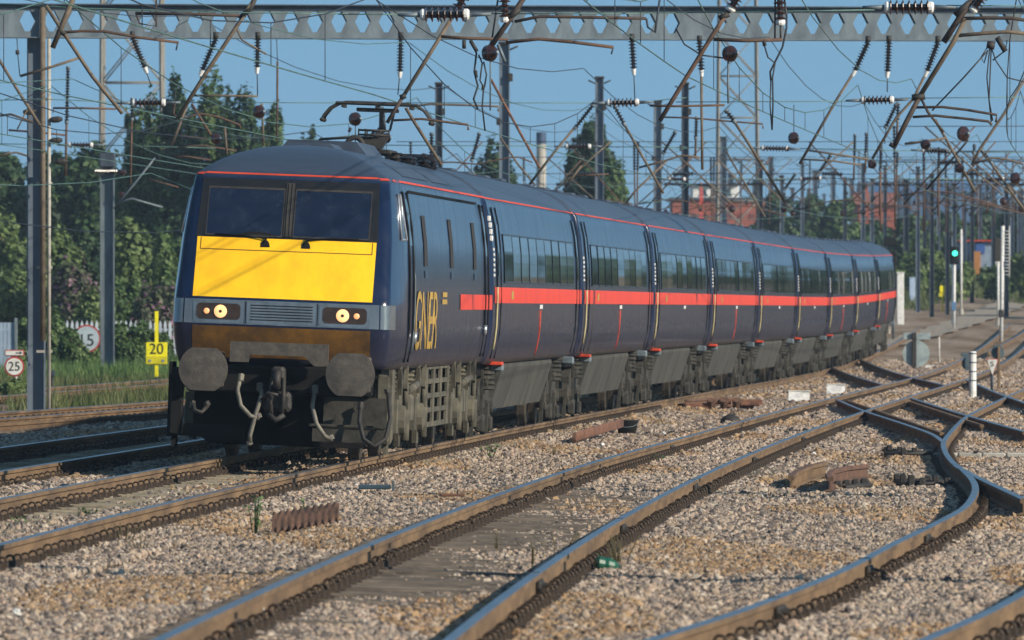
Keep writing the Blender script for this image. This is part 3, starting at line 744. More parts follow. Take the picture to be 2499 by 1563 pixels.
    b.build('grille', [M_silver, M_black], root)
    b = MB(); LO.front_patch(b, lambda z: -1.05, lambda z: 1.05, 1.20, 1.565, .005, 0, 14, 4); b.build('front_valance', M_darkyel, root)
    # orange line round the roof edge
    b = MB(); LO.front_patch(b, lambda z: -1.02, lambda z: 1.02, 3.365, 3.385, .006, 0, 16, 1)
    for s in (-1, 1):
        LO.side_patch(b, 1.25, 19.15, 3.345, 3.37, .008, s, 0, 18, 1)
        f = lambda u, v: (s * (LO.at(v)[2] - LO.r + (LO.r + .007) * math.sin(u)), LO.at(v)[0] + LO.bow + LO.r - (LO.r + .007) * math.cos(u), v)
        us = [math.pi / 2 * i / 8 for i in range(9)]
        b.grid(f, us if s > 0 else us[::-1], [3.352, 3.377])
    b.build('orange_line', M_orange, root)
    # front gear
    for s in (-1, 1):
        b = MB(); n = 48; R_ = .288
        prof = []
        for k in range(n):
            a = 2 * math.pi * k / n; prof.append((R_ * math.cos(a), max(-.25, min(.25, R_ * math.sin(a)))))
        vs = [(s * .865 + x, -.40, 1.05 + z) for x, z in prof] + [(s * .865 + x * .5, -.415, 1.05 + z * .5) for x, z in prof] + [(s * .865 + x, -.36, 1.05 + z) for x, z in prof] + [(s * .865, -.418, 1.05)]
        fs = [(i, n + i, n + (i + 1) % n, (i + 1) % n) for i in range(n)] + [(i, (i + 1) % n, 2 * n + (i + 1) % n, 2 * n + i) for i in range(n)]
        fs += [(n + i, 3 * n, n + (i + 1) % n) for i in range(n)] + [tuple(2 * n + i for i in range(n))]
        b.add(vs, fs, 0, False); b.lathe((s * .865, -.37, 1.05), (s * .865, .2, 1.05), [(0, .11), (.45, .11), (.46, .15), (1, .16)], 14)
        b.bbox((s * .865, .12, 1.05), (.42, .1, .42), .02)
        b.build('buffer', M_buffer, root)
    b = MB(); b.prism([(-.58, 1.39), (.58, 1.39), (.58, 1.13), (.42, 1.13), (.30, 1.24), (-.34, 1.24), (-.36, 1.15), (-.58, 1.15)], 'y', -.14, -.05); b.build('coupler_plate', M_buffer, root)
    b = MB(); b.bbox((0, .35, .95), (2.2, .5, .34), .03); b.prism([(-1.1, .95), (1.1, .95), (1.1, .30), (.9, .16), (-.9, .16), (-1.1, .30)], 'y', 1.25, 1.3)
    b.build('bufferbeam_and_shade_plate', M_black, root)  # beam, plus a black sheet standing for deep shade in the open recess
    b = MB(); b.bbox((0, .0, 1.0), (.16, .42, .22), .03); b.tube([(0, -.18, 1.04), (0, -.3, 1.02), (0, -.34, .94), (0, -.28, .88), (0, -.18, .9)], .045, 8)
    for s in (-1, 1): b.tube([(s * .07, -.2, .98), (s * .08, -.24, .75), (s * .06, -.2, .55)], .025, 6)
    b.tube([(-.09, -.2, .55), (0, -.22, .48), (.09, -.2, .55)], .035, 8); b.bbox((0, -.05, .70), (.34, .28, .24), .04)
    b.tube([(-.18, -.2, .72), (-.1, -.3, .80), (.02, -.3, .78)], .02, 6)
    b.build('coupling', M_dark, root)
    hoses = [([(-.44, -.1, 1.0), (-.47, -.18, .82), (-.42, -.24, .64), (-.3, -.24, .52), (-.2, -.2, .5)], M_hose), ([(-.22, -.05, .9), (-.18, -.18, .78), (-.24, -.22, .55), (-.3, -.2, .3), (-.3, -.15, .18)], M_hose),
             ([(.44, -.1, .9), (.42, -.2, .66), (.48, -.24, .46), (.58, -.24, .32), (.66, -.18, .28)], M_hose), ([(.98, -.05, .72), (.98, -.2, .5), (1.04, -.26, .3), (1.18, -.28, .22), (1.3, -.24, .32), (1.34, -.16, .56), (1.3, -.1, .85)], M_dark), ([(-1.0, -.1, .66), (-.96, -.2, .56), (-.88, -.2, .54), (-.82, -.1, .62)], M_dark)]
    for p, m_ in hoses:
        b = MB(); b.tube(p, .026, 8); b.lathe(p[0], Vector(p[0]) + Vector((0, -.04, -.08)), [(0, .04), (1, .034)], 8); b.lathe(Vector(p[-1]) + Vector((-.02, 0, .05)), p[-1], [(0, .036), (1, .04)], 8); b.build('hose', m_, root)
    b = MB(); b.prism([(.42, .40), (1.3, .40), (1.3, .25), (.42, .25)], 'y', -.06, 0); b.bbox((.8, .04, .44), (.86, .1, .03), .005); b.box((.9, .2, .6), (.75, .04, .36))
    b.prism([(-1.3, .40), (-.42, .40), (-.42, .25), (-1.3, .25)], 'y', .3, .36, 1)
    b.build('obstacle_deflector', [M_grimed, M_black], root)  # left bar coloured black for the shade under the nose
    b = MB()
    for s in (-1, 1):
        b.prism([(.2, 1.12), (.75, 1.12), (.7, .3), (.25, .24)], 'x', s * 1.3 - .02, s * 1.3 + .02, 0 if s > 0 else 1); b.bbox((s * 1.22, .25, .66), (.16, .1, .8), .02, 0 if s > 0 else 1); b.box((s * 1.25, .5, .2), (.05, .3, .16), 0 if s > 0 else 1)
    b.build('step_plate', [M_grime, M_black], root)  # left plate is black where the right is dusty: shade in the colour
    # side details
    for s in (-1, 1):
        b = MB(); vs = []
        for y, z in ((1.15, 2.66), (1.62, 2.66), (1.62, 3.2), (1.42, 3.2)): vs.append((s * (LO.side_x(y, z) + .008), y, z))
        b.add(vs, [(0, 1, 2, 3) if s > 0 else (3, 2, 1, 0)])
        wn_ = b.build('cab_window', M_sglass, root)
        b = MB(); pts = [(s * (LO.side_x(y, z) + .012), y, z) for y, z in ((1.15, 2.66), (1.42, 3.2), (1.62, 3.2), (1.62, 2.66), (1.15, 2.66))]; b.tube(pts, .014, 6); b.build('frame', M_chrome, wn_)
        # cab door
        b = MB(); LO.side_patch(b, 1.95, 2.6, 1.2, 3.25, .004, s, 0, 3, 10)
        dr = b.build('cab_door', M_body, root)
        b = MB(); LO.side_patch(b, 2.06, 2.5, 2.6, 3.15, .010, s, 0, 2, 6); b.build('pane', M_sglass, dr)
        b = MB()
        for yy in (1.93, 2.63): b.tube([(s * (LO.side_x(yy, z) + .012), yy, z) for z in (1.2, 1.6, 2.0, 2.4, 2.8, 3.24)], .014, 6)
        b.build('door_seal', M_black, dr)
        b = MB(); b.tube([(s * (LO.side_x(2.72, z) + (.022 if 1.35 < z < 2.25 else .01)), 2.72, z) for z in (1.3, 1.4, 1.8, 2.2, 2.3)], .010, 6); b.build('handrail', M_galv, dr)
        # big removable side panel with slots
        b = MB(); 
        for (y0, y1, z0, z1) in ((2.95, 16.9, 3.235, 3.265), (2.95, 2.99, 1.3, 3.25), (16.9, 16.94, 1.3, 3.25)): LO.side_patch(b, y0, y1, z0, z1, .012, s, 0, 12, 6)
        sp = b.build('side_panel', M_black, root)
        for y in (4.7, 9.9, 14.9):
            b = MB(); LO.side_patch(b, y, y + .62, 2.36, 2.98, .010, s, 0, 2, 6); b.build('air_slot', M_dark, sp)
            b = MB(); LO.side_patch(b, y + .1, y + .5, 2.22, 2.31, .012, s, 0, 2, 1); b.build('slot_plate', M_navy, sp)
        b = MB(); LO.side_patch(b, 17.5, 18.15, 1.2, 3.25, .004, s, 0, 3, 10); dr = b.build('rear_door', M_body, root)
        b = MB(); LO.side_patch(b, 17.6, 18.05, 2.55, 3.15, .010, s, 0, 2, 6); b.build('pane', M_sglass, dr)
        b = MB()
        for yy in (17.48, 18.18): b.tube([(s * (LO.side_x(yy, z) + .012), yy, z) for z in (1.2, 1.6, 2.0, 2.4, 2.8, 3.24)], .014, 6)
        b.build('door_seal', M_black, dr)
        b = MB(); b.tube([(s * (LO.side_x(17.3, z) + .03), 17.3, z) for z in (1.5, 1.62)], .03, 6); b.tube([(s * (LO.side_x(2.8, z) + .03), 2.8, z) for z in (1.42, 1.56)], .03, 6); b.build('lamp_iron', M_chrome, root)
        b = MB(); LO.side_patch(b, 12.0, 19.17, 1.83, 2.03, .008, s, 0, 10, 3); b.build('red_stripe', M_red, root)
        b = MB()
        for k in range(2): LO.side_patch(b, 8.2 + .05 * k, 9.2, 1.90 + .09 * k, 1.96 + .09 * k, .008, s, 0, 3, 1)
        b.build('name_strip', M_gold, root)
        me = text_mesh('GNER', 1.0); xs = [v.co.x for v in me.vertices]; ys = [v.co.y for v in me.vertices]
        x0, x1, y0, y1 = min(xs), max(xs), min(ys), max(ys); me.materials.append(M_gold)
        for v in me.vertices:
            u = (v.co.x - x0) / (x1 - x0); t = (v.co.y - y0) / (y1 - y0); y = (3.1 + 4.3 * u) if s > 0 else (7.4 - 4.3 * u); z = 1.34 + .72 * t
            v.co = Vector((s * (LO.side_x(y, z) + .012), y, z))
        o_ = bpy.data.objects.new('lettering', me); col.objects.link(o_); o_.parent = root
    # under gear: two bogies and the equipment box with its grid of openings
    for yb in (4.45, 14.95):
        f = MB()
        for s in (-1, 1):
            x = s * 1.12
            f.bbox((x, 0, .72), (.14, 3.6, .2), .03)
            for q in (-1.675, 1.675):
                f.prism([(q - .34, .98), (q + .3, .98), (q + .26, .55), (q + .12, .18), (q - .12, .18), (q - .26, .5)], 'x', x + s * .08, x + s * .14)
                f.lathe((x + s * .12, q, .5), (x + s * .22, q, .5), [(0, .19), (.8, .17), (1, .1)], 12)
                for dq in (-.5, .5):
                    for k in range(5): f.lathe((x, q + dq, .82 + k * .055), (x, q + dq, .87 + k * .055), [(0, .09), (.5, .12), (1, .09)], 10)
                f.tube([(x + s * .16, q + .55, .25), (x + s * .16, q + .55, .62)], .06, 8); f.tube([(x + s * .16, q + .55, .62), (x + s * .16, q + .55, .95)], .035, 8)
                f.box((x + s * .1, q - .62, .55), (.1, .3, .4)); f.box((x + s * .17, q - .72, .98), (.05, .1, .34), 0, Matrix.Rotation(.4, 3, 'X')); f.box((x + s * .17, q + .36, 1.0), (.05, .08, .3), 0, Matrix.Rotation(-.4, 3, 'X'))
            f.bbox((x + s * .1, 0, .62), (.14, .8, .34), .03); f.tube([(x + s * .17, -1.0, .84), (x + s * .17, 1.1, .92)], .05, 8)
        f.bbox((0, 0, .68), (2.1, .9, .3), .03)
        bo = f.build('bogie', M_grime, root); bo.location = (0, yb, 0)
        for s in (-1, 1):
            for q in (-1.675, 1.675): obj('wheel', WHL, bo, (s * .74, q, .5))
    b = MB()
    for s in (-1, 1):
        x = s * 1.27; t = .03
        ysn = [7.0, 7.45, 8.5, 8.85, 9.9, 10.25, 11.3, 11.7]; zsn = [.36, .42, .54, .60, .72, .78, .90, .96, 1.08, 1.11]
        for k in range(0, 8, 2): b.box((x, (ysn[k] + ysn[k + 1]) / 2, .735), (t, ysn[k + 1] - ysn[k], .75))
        for k in range(0, 10, 2): b.box((x + s * .004, 9.35, (zsn[k] + zsn[k + 1]) / 2), (t, 4.7, zsn[k + 1] - zsn[k]))
        b.box((s * 1.0, 7.0, .735), (.55, .03, .75)); b.box((s * 1.0, 11.7, .735), (.55, .03, .75))
    b.build('equipment_grid', M_grime, root)
    b = MB(); b.bbox((0, 9.35, .72), (2.1, 4.5, .7), .05); b.build('equipment_box', M_dark, root)
    b = MB()
    for k in range(4): b.bbox((LO.side_x(18, 2.8 + k * .09) + .02, 19.1, 2.8 + k * .09), (.05, .06, .075), .01)
    b.build('end_insulator', M_white, root)
    # roof
    b = MB()
    b.prism([(-.55, 3.70), (.55, 3.70), (.42, 3.86), (-.42, 3.86)], 'y', 5.4, 8.6); b.prism([(-.3, 3.74), (.3, 3.74), (.24, 3.80), (-.24, 3.80)], 'y', 3.4, 5.0)
    b.build('roof_pod', M_roof, root)
    b = MB()
    for y0, y1 in ((3.6, 8.4), (9.2, 12.6)): LO.side_patch(b, y0, y1, 3.44, 3.66, .012, 1, 0, 6, 3)
    b.build('roof_hatch', M_roof, root)
    b = MB()
    for y in (12.8, 13.6, 16.4, 17.2, 18.0):
        for x in (-.5, .05, .55):
            for k in range(4): b.lathe((x, y, 3.6 + k * .05), (x, y, 3.65 + k * .05), [(0, .06), (.5, .1), (1, .06)], 10)
    b.tube([(.05, 12.6, 3.85), (.05, 18.2, 3.85)], .025, 8); b.tube([(.55, 16.2, 3.86), (.55, 18.2, 3.86)], .03, 8); b.bbox((.35, 17.2, 3.82), (.7, 1.0, .12), .03)
    b.build('roof_insulator', M_porcd, root)
    # pantograph
    pn = MB(); pn.bbox((0, 15, 3.86), (.5, 1.3, .07), .02)
    for x in (-.3, .3):
        for y in (14.5, 15.6): pn.lathe((x, y, 3.68), (x, y, 3.86), [(0, .05), (.2, .09), (.4, .05), (.6, .09), (.8, .05), (1, .08)], 10)
    pn.tube([(0, 14.5, 3.9), (-.02, 16.1, 4.18)], [.075, .05], 10); pn.tube([(-.14, 14.5, 3.92), (-.1, 16.0, 4.16)], .02, 6)
    pn.prism([(-.11, 3.90), (.11, 3.90), (.2, 4.06), (-.2, 4.06)], 'y', 14.3, 14.6)
    for zz in (4.08, 4.14):
        ring = [(.2 * math.cos(2 * math.pi * k / 14), 14.45 + .2 * math.sin(2 * math.pi * k / 14), zz) for k in range(15)]; pn.tube(ring, .014, 5)
    for k in range(6):
        a = 2 * math.pi * k / 6; pn.tube([(.2 * math.cos(a), 14.45 + .2 * math.sin(a), 4.06), (.2 * math.cos(a), 14.45 + .2 * math.sin(a), 4.16)], .01, 4)
    ring = [(-.22 + .105 * math.cos(2 * math.pi * k / 16), 14.1, 3.93 + .105 * math.sin(2 * math.pi * k / 16)) for k in range(17)]; pn.tube(ring, .035, 8)
    pn.tube([(-.22, 14.1, 4.04), (-.7, 14.4, 4.0), (-.9, 15, 3.8)], .018, 6)
    pan = pn.build('pantograph', M_dark, root)
    b = MB(); b.tube([(0, 16.1, 4.18), (.05, 15.1, 4.44)], [.05, .035], 8); b.tube([(.1, 16.1, 4.18), (.22, 15.1, 4.42)], .018, 6); b.build('upper_arm', M_galv, pan)
    b = MB()
    for y in (14.85, 15.25):
        b.bbox((0, y, 4.50), (1.1, .06, .035), .01)
        b.tube([(-.72, y, 4.28), (-.70, y, 4.33), (-.62, y, 4.43), (-.52, y, 4.49), (-.4, y, 4.515), (.4, y, 4.515), (.52, y, 4.49), (.62, y, 4.43), (.70, y, 4.33), (.72, y, 4.28)], .016, 8)
        for x in (-.72, .72): b.lathe((x, y, 4.24), (x, y, 4.30), [(0, .015), (.5, .035), (1, .015)], 8)
    for x in (-.45, 0, .45): b.box((x, 15.05, 4.46), (.04, .5, .04))
    b.bbox((0, 15.05, 4.42), (.55, .3, .05), .01)
    b.build('head', M_dark, pan)
    place(root, 119.5, 19.4, 4.45, 14.95)
    return root
loco = build_loco()

# ------------------------------------------------------------------ coaches
CV = [(1.08, 0, 1.25, 1.25), (1.16, 0, 1.30, 1.30), (1.35, 0, 1.345, 1.345), (1.6, 0, 1.366, 1.366), (2.05, 0, 1.368, 1.368), (2.6, 0, 1.338, 1.338), (3.0, 0, 1.285, 1.285), (3.3, 0, 1.21, 1.21), (3.42, 0, 1.13, 1.13), (3.55, 0, .97, .97), (3.66, 0, .76, .76), (3.74, 0, .5, .5), (3.78, 0, .25, .25), (3.79, 0, .05, .05)]
CL = 22.9
CO = Shell(CV, CL, bow=.0, r=.05, taper=.3)
def build_coach():
    root = empty('passenger_coach')
    b = MB(); CO.build(b, sorted(set([a[0] for a in CV] + [1.25, 1.45, 1.8, 2.3, 2.8, 3.15, 3.36, 3.48, 3.6, 3.7])))
    b.box((0, CL / 2, 1.0), (2.2, CL - .6, .2), 1); b.bbox((0, -.15, 2.1), (1.1, .4, 2.1), .1, 1); b.bbox((0, CL + .1, 2.1), (1.1, .4, 2.1), .1, 1)
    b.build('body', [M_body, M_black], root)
    n = 9; y0 = 2.35; pitch = (CL - 2 * y0) / n
    for s in (1, -1):
        b = MB(); CO.side_patch(b, .18, CL - .12, 1.92, 2.14, .007, s, 0, 14, 2); b.build('red_stripe', M_red, root)
        b = MB(); CO.side_patch(b, .05, CL - .05, 3.345, 3.368, .008, s, 0, 14, 1); b.build('orange_line', M_orange, root)
        w0 = None
        b = MB(); CO.side_patch(b, 0, pitch - .17, 2.23, 2.86, .006, s, 0, 2, 5); me = b.mesh('window', [M_sglass])
        b = MB()
        for (a0, a1, z0, z1) in ((-.03, pitch - .14, 2.86, 2.885), (-.03, pitch - .14, 2.205, 2.23), (-.035, 0, 2.23, 2.86), (pitch - .17, pitch - .135, 2.23, 2.86)):
            CO.side_patch(b, a0 + 3, a1 + 3, z0, z1, .012, s, 0, 1, 4)
        b.v = [(p[0], p[1] - 3, p[2]) for p in b.v]; fme = b.mesh('window_frame', [M_blackg])
        # shift panes the same way (side_patch needs y past the corner radius)
        b = MB(); CO.side_patch(b, 3, 3 + pitch - .17, 2.23, 2.86, .006, s, 0, 2, 5); b.v = [(p[0], p[1] - 3, p[2]) for p in b.v]; me = b.mesh('window', [M_sglass])
        for k in range(n):
            wv = obj('window', me, root, (0, y0 + k * pitch + .08, 0))
            if s > 0: obj('window_frame', fme, wv)
        for yd in (.75, CL - 1.6):
            b = MB(); CO.side_patch(b, yd, yd + .82, 1.15, 3.22, .005, s, 0, 3, 10); dr = b.build('door', M_body, root)
            b = MB(); CO.side_patch(b, yd + .26, yd + .58, 2.3, 3.0, .011, s, 0, 2, 5); b.build('pane', M_sglass, dr)
            b = MB()
            for yy in (yd - .02, yd + .84): b.tube([(s * (CO.side_x(yy, z) + .012), yy, z) for z in (1.15, 1.5, 1.9, 2.3, 2.7, 3.0, 3.24)], .008, 6)
            b.build('door_seal', M_black, dr)
        b = MB(); vs = []
        for y in (5.0, 17.7):
            for x, z in ((1.20, 1.08), (1.22, 1.0), (1.05, .40), (.9, .38)): vs.append((s * x, y, z))
        q = 4; fs = [(i, i + 1, q + i + 1, q + i) for i in range(3)] + [(0, 1, 2, 3), (7, 6, 5, 4)]
        b.add(vs, fs)
        for y in (8.1, 13.2): b.tube([(s * 1.218, y, 1.0), (s * 1.052, y, .42)], .008, 4, 1)
        b.build('equipment_skirt', [M_skirt, M_dark], root)
        # orange stroke on the lower body side and end fittings
        b = MB(); b.tube([(s * (CO.side_x(11.4, z) + .006), 11.4 + (.25 * (1.75 - z) ** 2), z) for z in (1.82, 1.7, 1.55, 1.4, 1.25, 1.14)], .009, 6); b.build('side_stroke', M_orange, root)
        b = MB(); CO.side_patch(b, 11.1, 11.9, 1.84, 1.90, .008, s, 0, 2, 1); b.build('data_panel', M_white, root)
        b = MB(); b.tube([(s * (CO.side_x(.4, z) + .035), .32, z) for z in (1.28, 1.4, 1.6, 1.8, 2.0, 2.14)], .014, 6); b.build('handrail', M_cream, root)
        b = MB()
        for k in range(6): b.bbox((s * (CO.side_x(.4, 2.3 + k * .07) + .006), .06, 2.3 + k * .07), (.03, .03, .045), .008)
        b.build('end_insulator', M_white, root)
        b = MB(); CO.side_patch(b, 4.0, 4.5, 1.97, 2.09, .010, s, 0, 2, 1); b.build('crest_strip', M_gold, root)
    b = MB(); b.bbox((0, CL / 2, .7), (1.9, 12.2, .6), .05); b.build('underframe', M_dark, root)
    for y in (4, 8, 12, 16, 20):
        b = MB(); b.bbox((0, y, 3.80), (.5, .9, .06), .02); b.build('roof_vent', M_roof, root)
    coach_bogie(root, 2.9, True); coach_bogie(root, 19.9, False)
    return root
coach0 = build_coach()
lab = ['first navy coach with red waist stripe, coupled straight behind the locomotive', 'second navy coach counting from the locomotive, a mast shadow across its red stripe', 'third navy coach counting back from the locomotive', 'fourth navy coach counting back from the locomotive', 'fifth navy coach, in the middle of the nine',
       'sixth navy coach counting back from the locomotive', 'seventh navy coach, third from the tail of the train', 'eighth navy coach, last but one of the train', 'last vehicle of the train, its red stripe stopping short at the tail']
y = 119.5 + 19.55
coaches = []
for k in range(9):
    c_ = coach0 if k == 0 else copy_tree(coach0)
    tag(c_, lab[k], 'train coach', 'coaches of the blue train'); place(c_, y, CL, 2.9, 19.9); coaches.append(c_); y += 23.4
for k in (2, 4, 5, 7):                                  # the orange stroke shows only on some coaches
    for ch in list(coaches[k].children):
        if ch.name.startswith('side_stroke'): bpy.data.objects.remove(ch)
rj = random.Random(21)
for c_ in coaches:                                      # panes are never set perfectly true: a fraction of a degree each
    for ch in c_.children:
        if ch.name.startswith('window'):
            a = rj.uniform(-.005, .005); ch.rotation_euler = (0, 0, a)
            sd_ = 1 if ch.data.vertices[0].co.x > 0 else -1; ch.location.x += sd_ * .006; ch.location.y += a * 0
# ------------------------------------------------------------------ overhead line: gantry, masts, cantilevers, wires
M_mastb = mat('blue_grey_steel', C(108, 120, 132), C(84, 96, 110), rough=.6, metal=.1, scale=2, stretch=(1, 1, .3))
REG = {'A': 0.0, 'B': 825.0, 'C': 1649.0}
def zp(reg, x, y, D): return P(REG[reg] + x * .35153, y * .35153, D)
def hsec(b, x, y, z0, z1, w=.30, d=.28, t=.022, mi=0):   # H section standing at x,y
    for s in (-1, 1): b.box((x + s * (w / 2 - t / 2), y, (z0 + z1) / 2), (t, d, z1 - z0), mi)
    b.box((x, y, (z0 + z1) / 2), (w - 2 * t, t, z1 - z0), mi)
def insulator(b, p0, p1, r=.085, pitch=.058, mi=0, n=12):
    L = (Vector(p1) - Vector(p0)).length; k = max(4, int(L / pitch)); prof = [(0, r * .42)]
    for i in range(k):
        a = i / k; prof += [((i + .15) / k, r * .45), ((i + .45) / k, r), ((i + .60) / k, r * .95), ((i + .7) / k, r * .45)]
    prof.append((1, r * .42)); b.lathe(p0, p1, prof, n, mi, False)
def gantry():
    root = empty('overhead_gantry'); tag(root, 'long grey castellated beam gantry spanning all tracks across the top, on a blue-grey column', 'gantry')
    D0, D1 = 193.5, 196.5
    X0, X1 = -11.6, 12.6
    dirv = Vector((X1 - X0, D1 - D0, 0)).normalized(); nrm = Vector((-dirv.y, dirv.x, 0)); org = Vector((-9.75, 193.5, 0))
    zb, zt = 6.985, 7.595
    def W(u, z, v): return org + dirv * u + nrm * v + Vector((0, 0, z))
    pitch = .4585
    for v in (-.13, .13):
        b = MB(); t = .012
        u0 = -2.0; n = 54
        hb, ht = zb + .11, zt - .105; hm = (hb + ht) / 2
        for k in range(n):
            ua = u0 + k * pitch; ub = ua + pitch
            # web as two trapezoid halves around each hexagonal hole centred at ua+pitch/2
            c = ua + pitch / 2; wa, wf = .155, .055
            hole = [(c - wa, hm), (c - wf, ht), (c + wf, ht), (c + wa, hm), (c + wf, hb), (c - wf, hb)]
            solid = (k in (4, 33))
            rect = [(ua, zb), (ub, zb), (ub, hm), (ub, zt), (ua, zt), (ua, hm)]
            if solid:
                vs = [W(p, q, v + s) for s in (-t / 2, t / 2) for p, q in rect]
                b.add(vs, [tuple(range(6)), tuple(range(11, 5, -1))]); continue
            quads = [[rect[5], rect[0], hole[5], hole[0]], [rect[0], rect[1], hole[4], hole[5]], [rect[1], rect[2], hole[3], hole[4]], [rect[2], rect[3], hole[2], hole[3]], [rect[3], rect[4], hole[1], hole[2]], [rect[4], rect[5], hole[0], hole[1]]]
            for q in quads:
                b.add([W(p, z, v - t / 2) for p, z in q] + [W(p, z, v + t / 2) for p, z in q], [(0, 1, 2, 3), (7, 6, 5, 4)])
            hv = [W(p, z, v - t / 2) for p, z in hole] + [W(p, z, v + t / 2) for p, z in hole]
            b.add(hv, [(i, (i + 1) % 6, 6 + (i + 1) % 6, 6 + i) for i in range(6)])
        b.build('web', M_galv, root)
    b = MB(); L = n * pitch
    rot = Matrix.Rotation(math.atan2(dirv.y, dirv.x), 3, 'Z')
    for v in (-.13, .13): b.box(W(-2 + L / 2, zb - .009, v), (L, .2, .018), 0, rot)
    b.build('bottom_flange', M_galv, root)
    b = MB()
    b.box(W(-2 + L / 2, zt + .012, 0), (L, .52, .024), 0, rot); b.box(W(-2 + L / 2, zt - .042, -.146), (L, .02, .085), 0, rot); b.build('top_flange', M_galvd, root)
    b = MB(); hsec(b, -9.07, 193.75, gz(193, -9) - .3, zb - .02, .34, .30); 
    cm = b.build('column', M_mastb, root)
    b = MB(); b.tube([(-8.93, 193.35, 1.2), (-8.93, 193.35, 7.55)], .055, 8); b.build('drop_tube', M_tube, cm)
    b = MB(); b.tube([(-8.81, 193.38, -.2), (-8.81, 193.38, 6.95)], .035, 8)
    for z in (1.0, 2.6, 4.2, 5.8): b.box((-8.9, 193.42, z), (.3, .06, .05))
    b.build('conduit', M_concp, cm)
    b = MB()
    for (x, z) in ((-9.3, 5.55), (-8.8, 5.4), (-8.8, 5.0), (-8.7, 4.6)): b.lathe((x, 193.3, z), (x + .25, 193.3, z + .02), [(0, .03), (.3, .06), (.7, .06), (1, .03)], 8)
    b.build('bracket', M_dark, cm)
    settle(root, (-9.07, 193.75, -.3))
gantry()

def mast_thing(px, ytop, wpx, dark, label, Hm=9.0, Dfix=None, cap=True):
    D = Dfix or (Hm - CAMH) * F / (HY - ytop)
    for _ in range(3):
        x = (px - CX) / F * D; D = Dfix or (Hm + gz(D, x) - CAMH) * F / (HY - ytop)
    x = (px - CX) / F * D; ztop = CAMH + (HY - ytop) / F * D; w_ = max(.2, wpx / F * D)
    root = empty('line_mast'); tag(root, label, 'mast', 'steel masts carrying the overhead line')
    b = MB(); hsec(b, x, D, gz(D, x) - .4, ztop, w_, w_ * .9, .03); b.build('post', M_galvd if dark else M_mastb, root)
    if cap:
        b = MB(); b.bbox((x, D, ztop + .04), (w_ * 1.15, w_ * 1.05, .08), .02)
        for s in (-1, 1): b.tube([(x + s * w_ * .5, D - .1, ztop - .15), (x + s * (w_ * .5 + .22), D - .1, ztop - .05)], .025, 6)
        b.bbox((x + w_ * .55, D - .12, ztop - .9), (.14, .1, .22), .02); b.bbox((x - w_ * .55, D - .12, ztop - 2.1), (.12, .1, .2), .02)
        b.build('bracket', M_dark, root)
    settle(root, (x, D, gz(D, x) - .4))
    return D
XM = [(px, 395 + (i * 37) % 70, 6 + (i * 5) % 4, i % 3 == 0, 430 + (i * 61) % 220) for i, px in enumerate((1856, 1908, 1958, 2062, 2106, 2128, 2160, 2192, 2240, 2256, 2290, 2328, 2372, 2392, 2408, 2456, 2470, 2494))]
masts = [(1071, 207, 18, 1, 9), (1231, 109, 26, 0, 9), (1463, 193, 21, 0, 9), (1605, 251, 20, 0, 9), (1672, 207, 18, 1, 9), (1765, 337, 17, 0, 9), (1783, 427, 13, 1, 9), (1842, 441, 11, 1, 9), (1881, 385, 13, 0, 9), (1934, 460, 9, 1, 9), (1974, 462, 9, 1, 9), (1989, 418, 13, 0, 9), (2011, 475, 7, 0, 9),
         (2033, 420, 12, 0, 9), (2048, 490, 7, 0, 9), (2078, 438, 12, 0, 9), (2211, 440, 14, 1, 525), (2274, 430, 11, 1, 465), (2312, 450, 10, 1, 470), (2143, 480, 10, 0, 8.5), (2354, 470, 9, 0, 520), (2424, 455, 10, 1, 540), (2487, 470, 9, 0, 545)] + XM
mlab = ['dark mast with a small cap, rising behind the locomotive roof', 'tallest blue-grey mast, standing behind the second coach roof', 'blue-grey mast in front of the tall bushy poplar behind the train', 'grey mast just right of the poplar pair, its flange sunlit', 'dark mast next to the grey one right of the poplars', 'pale mast in front of the brick works', 'short dark mast at the white block above the brick works', 'thin dark mast against the right end of the brick works', 'pale mast right of the brick works', 'short dark mast over the green trees behind the middle coaches', 'dark mast close left of a wider pale one above the rear coaches', 'pale mast close right of a dark one above the rear coaches', 'very thin pale mast above the rear coaches', 'pale mast left of the distant smaller brick house', 'very thin distant mast between two pale ones by the smaller brick house', 'pale mast in front of the distant smaller brick house',
        'dark mast standing just right of the white relay cabinet', 'dark mast left of the yellow marker board', 'dark mast right behind the yellow marker board', 'thin mast behind the amber signal lamp', 'thin mast left of the blue-grey depot building', 'dark mast right of the blue-grey depot building', 'rightmost thin mast at the edge of the view'] + ['%s from the left of eighteen very thin far masts in the hazy clutter at right' % ORD[i] for i in range(18)]
for (a, lb) in zip(masts, mlab): mast_thing(a[0], a[1], a[2], a[3], lb, a[4], a[4] if a[4] > 100 else None)
for X, D, lb in ((7.2, 71, 'mast just outside the right edge, nearest, shading the near rails'), (8.3, 105, 'mast just outside the right edge, second, shading the rails by the loco'), (9.6, 160, 'mast just outside the right edge, third, shading the second coach')):
    root = empty('line_mast'); tag(root, lb, 'mast', 'steel masts carrying the overhead line'); b = MB(); hsec(b, X, D, -.4, 8.6, .3, .28, .03); b.build('post', M_mastb, root); b = MB(); b.bbox((X, D, 8.64), (.34, .32, .08), .02); b.build('bracket', M_dark, root); settle(root, (X, D, -.4))
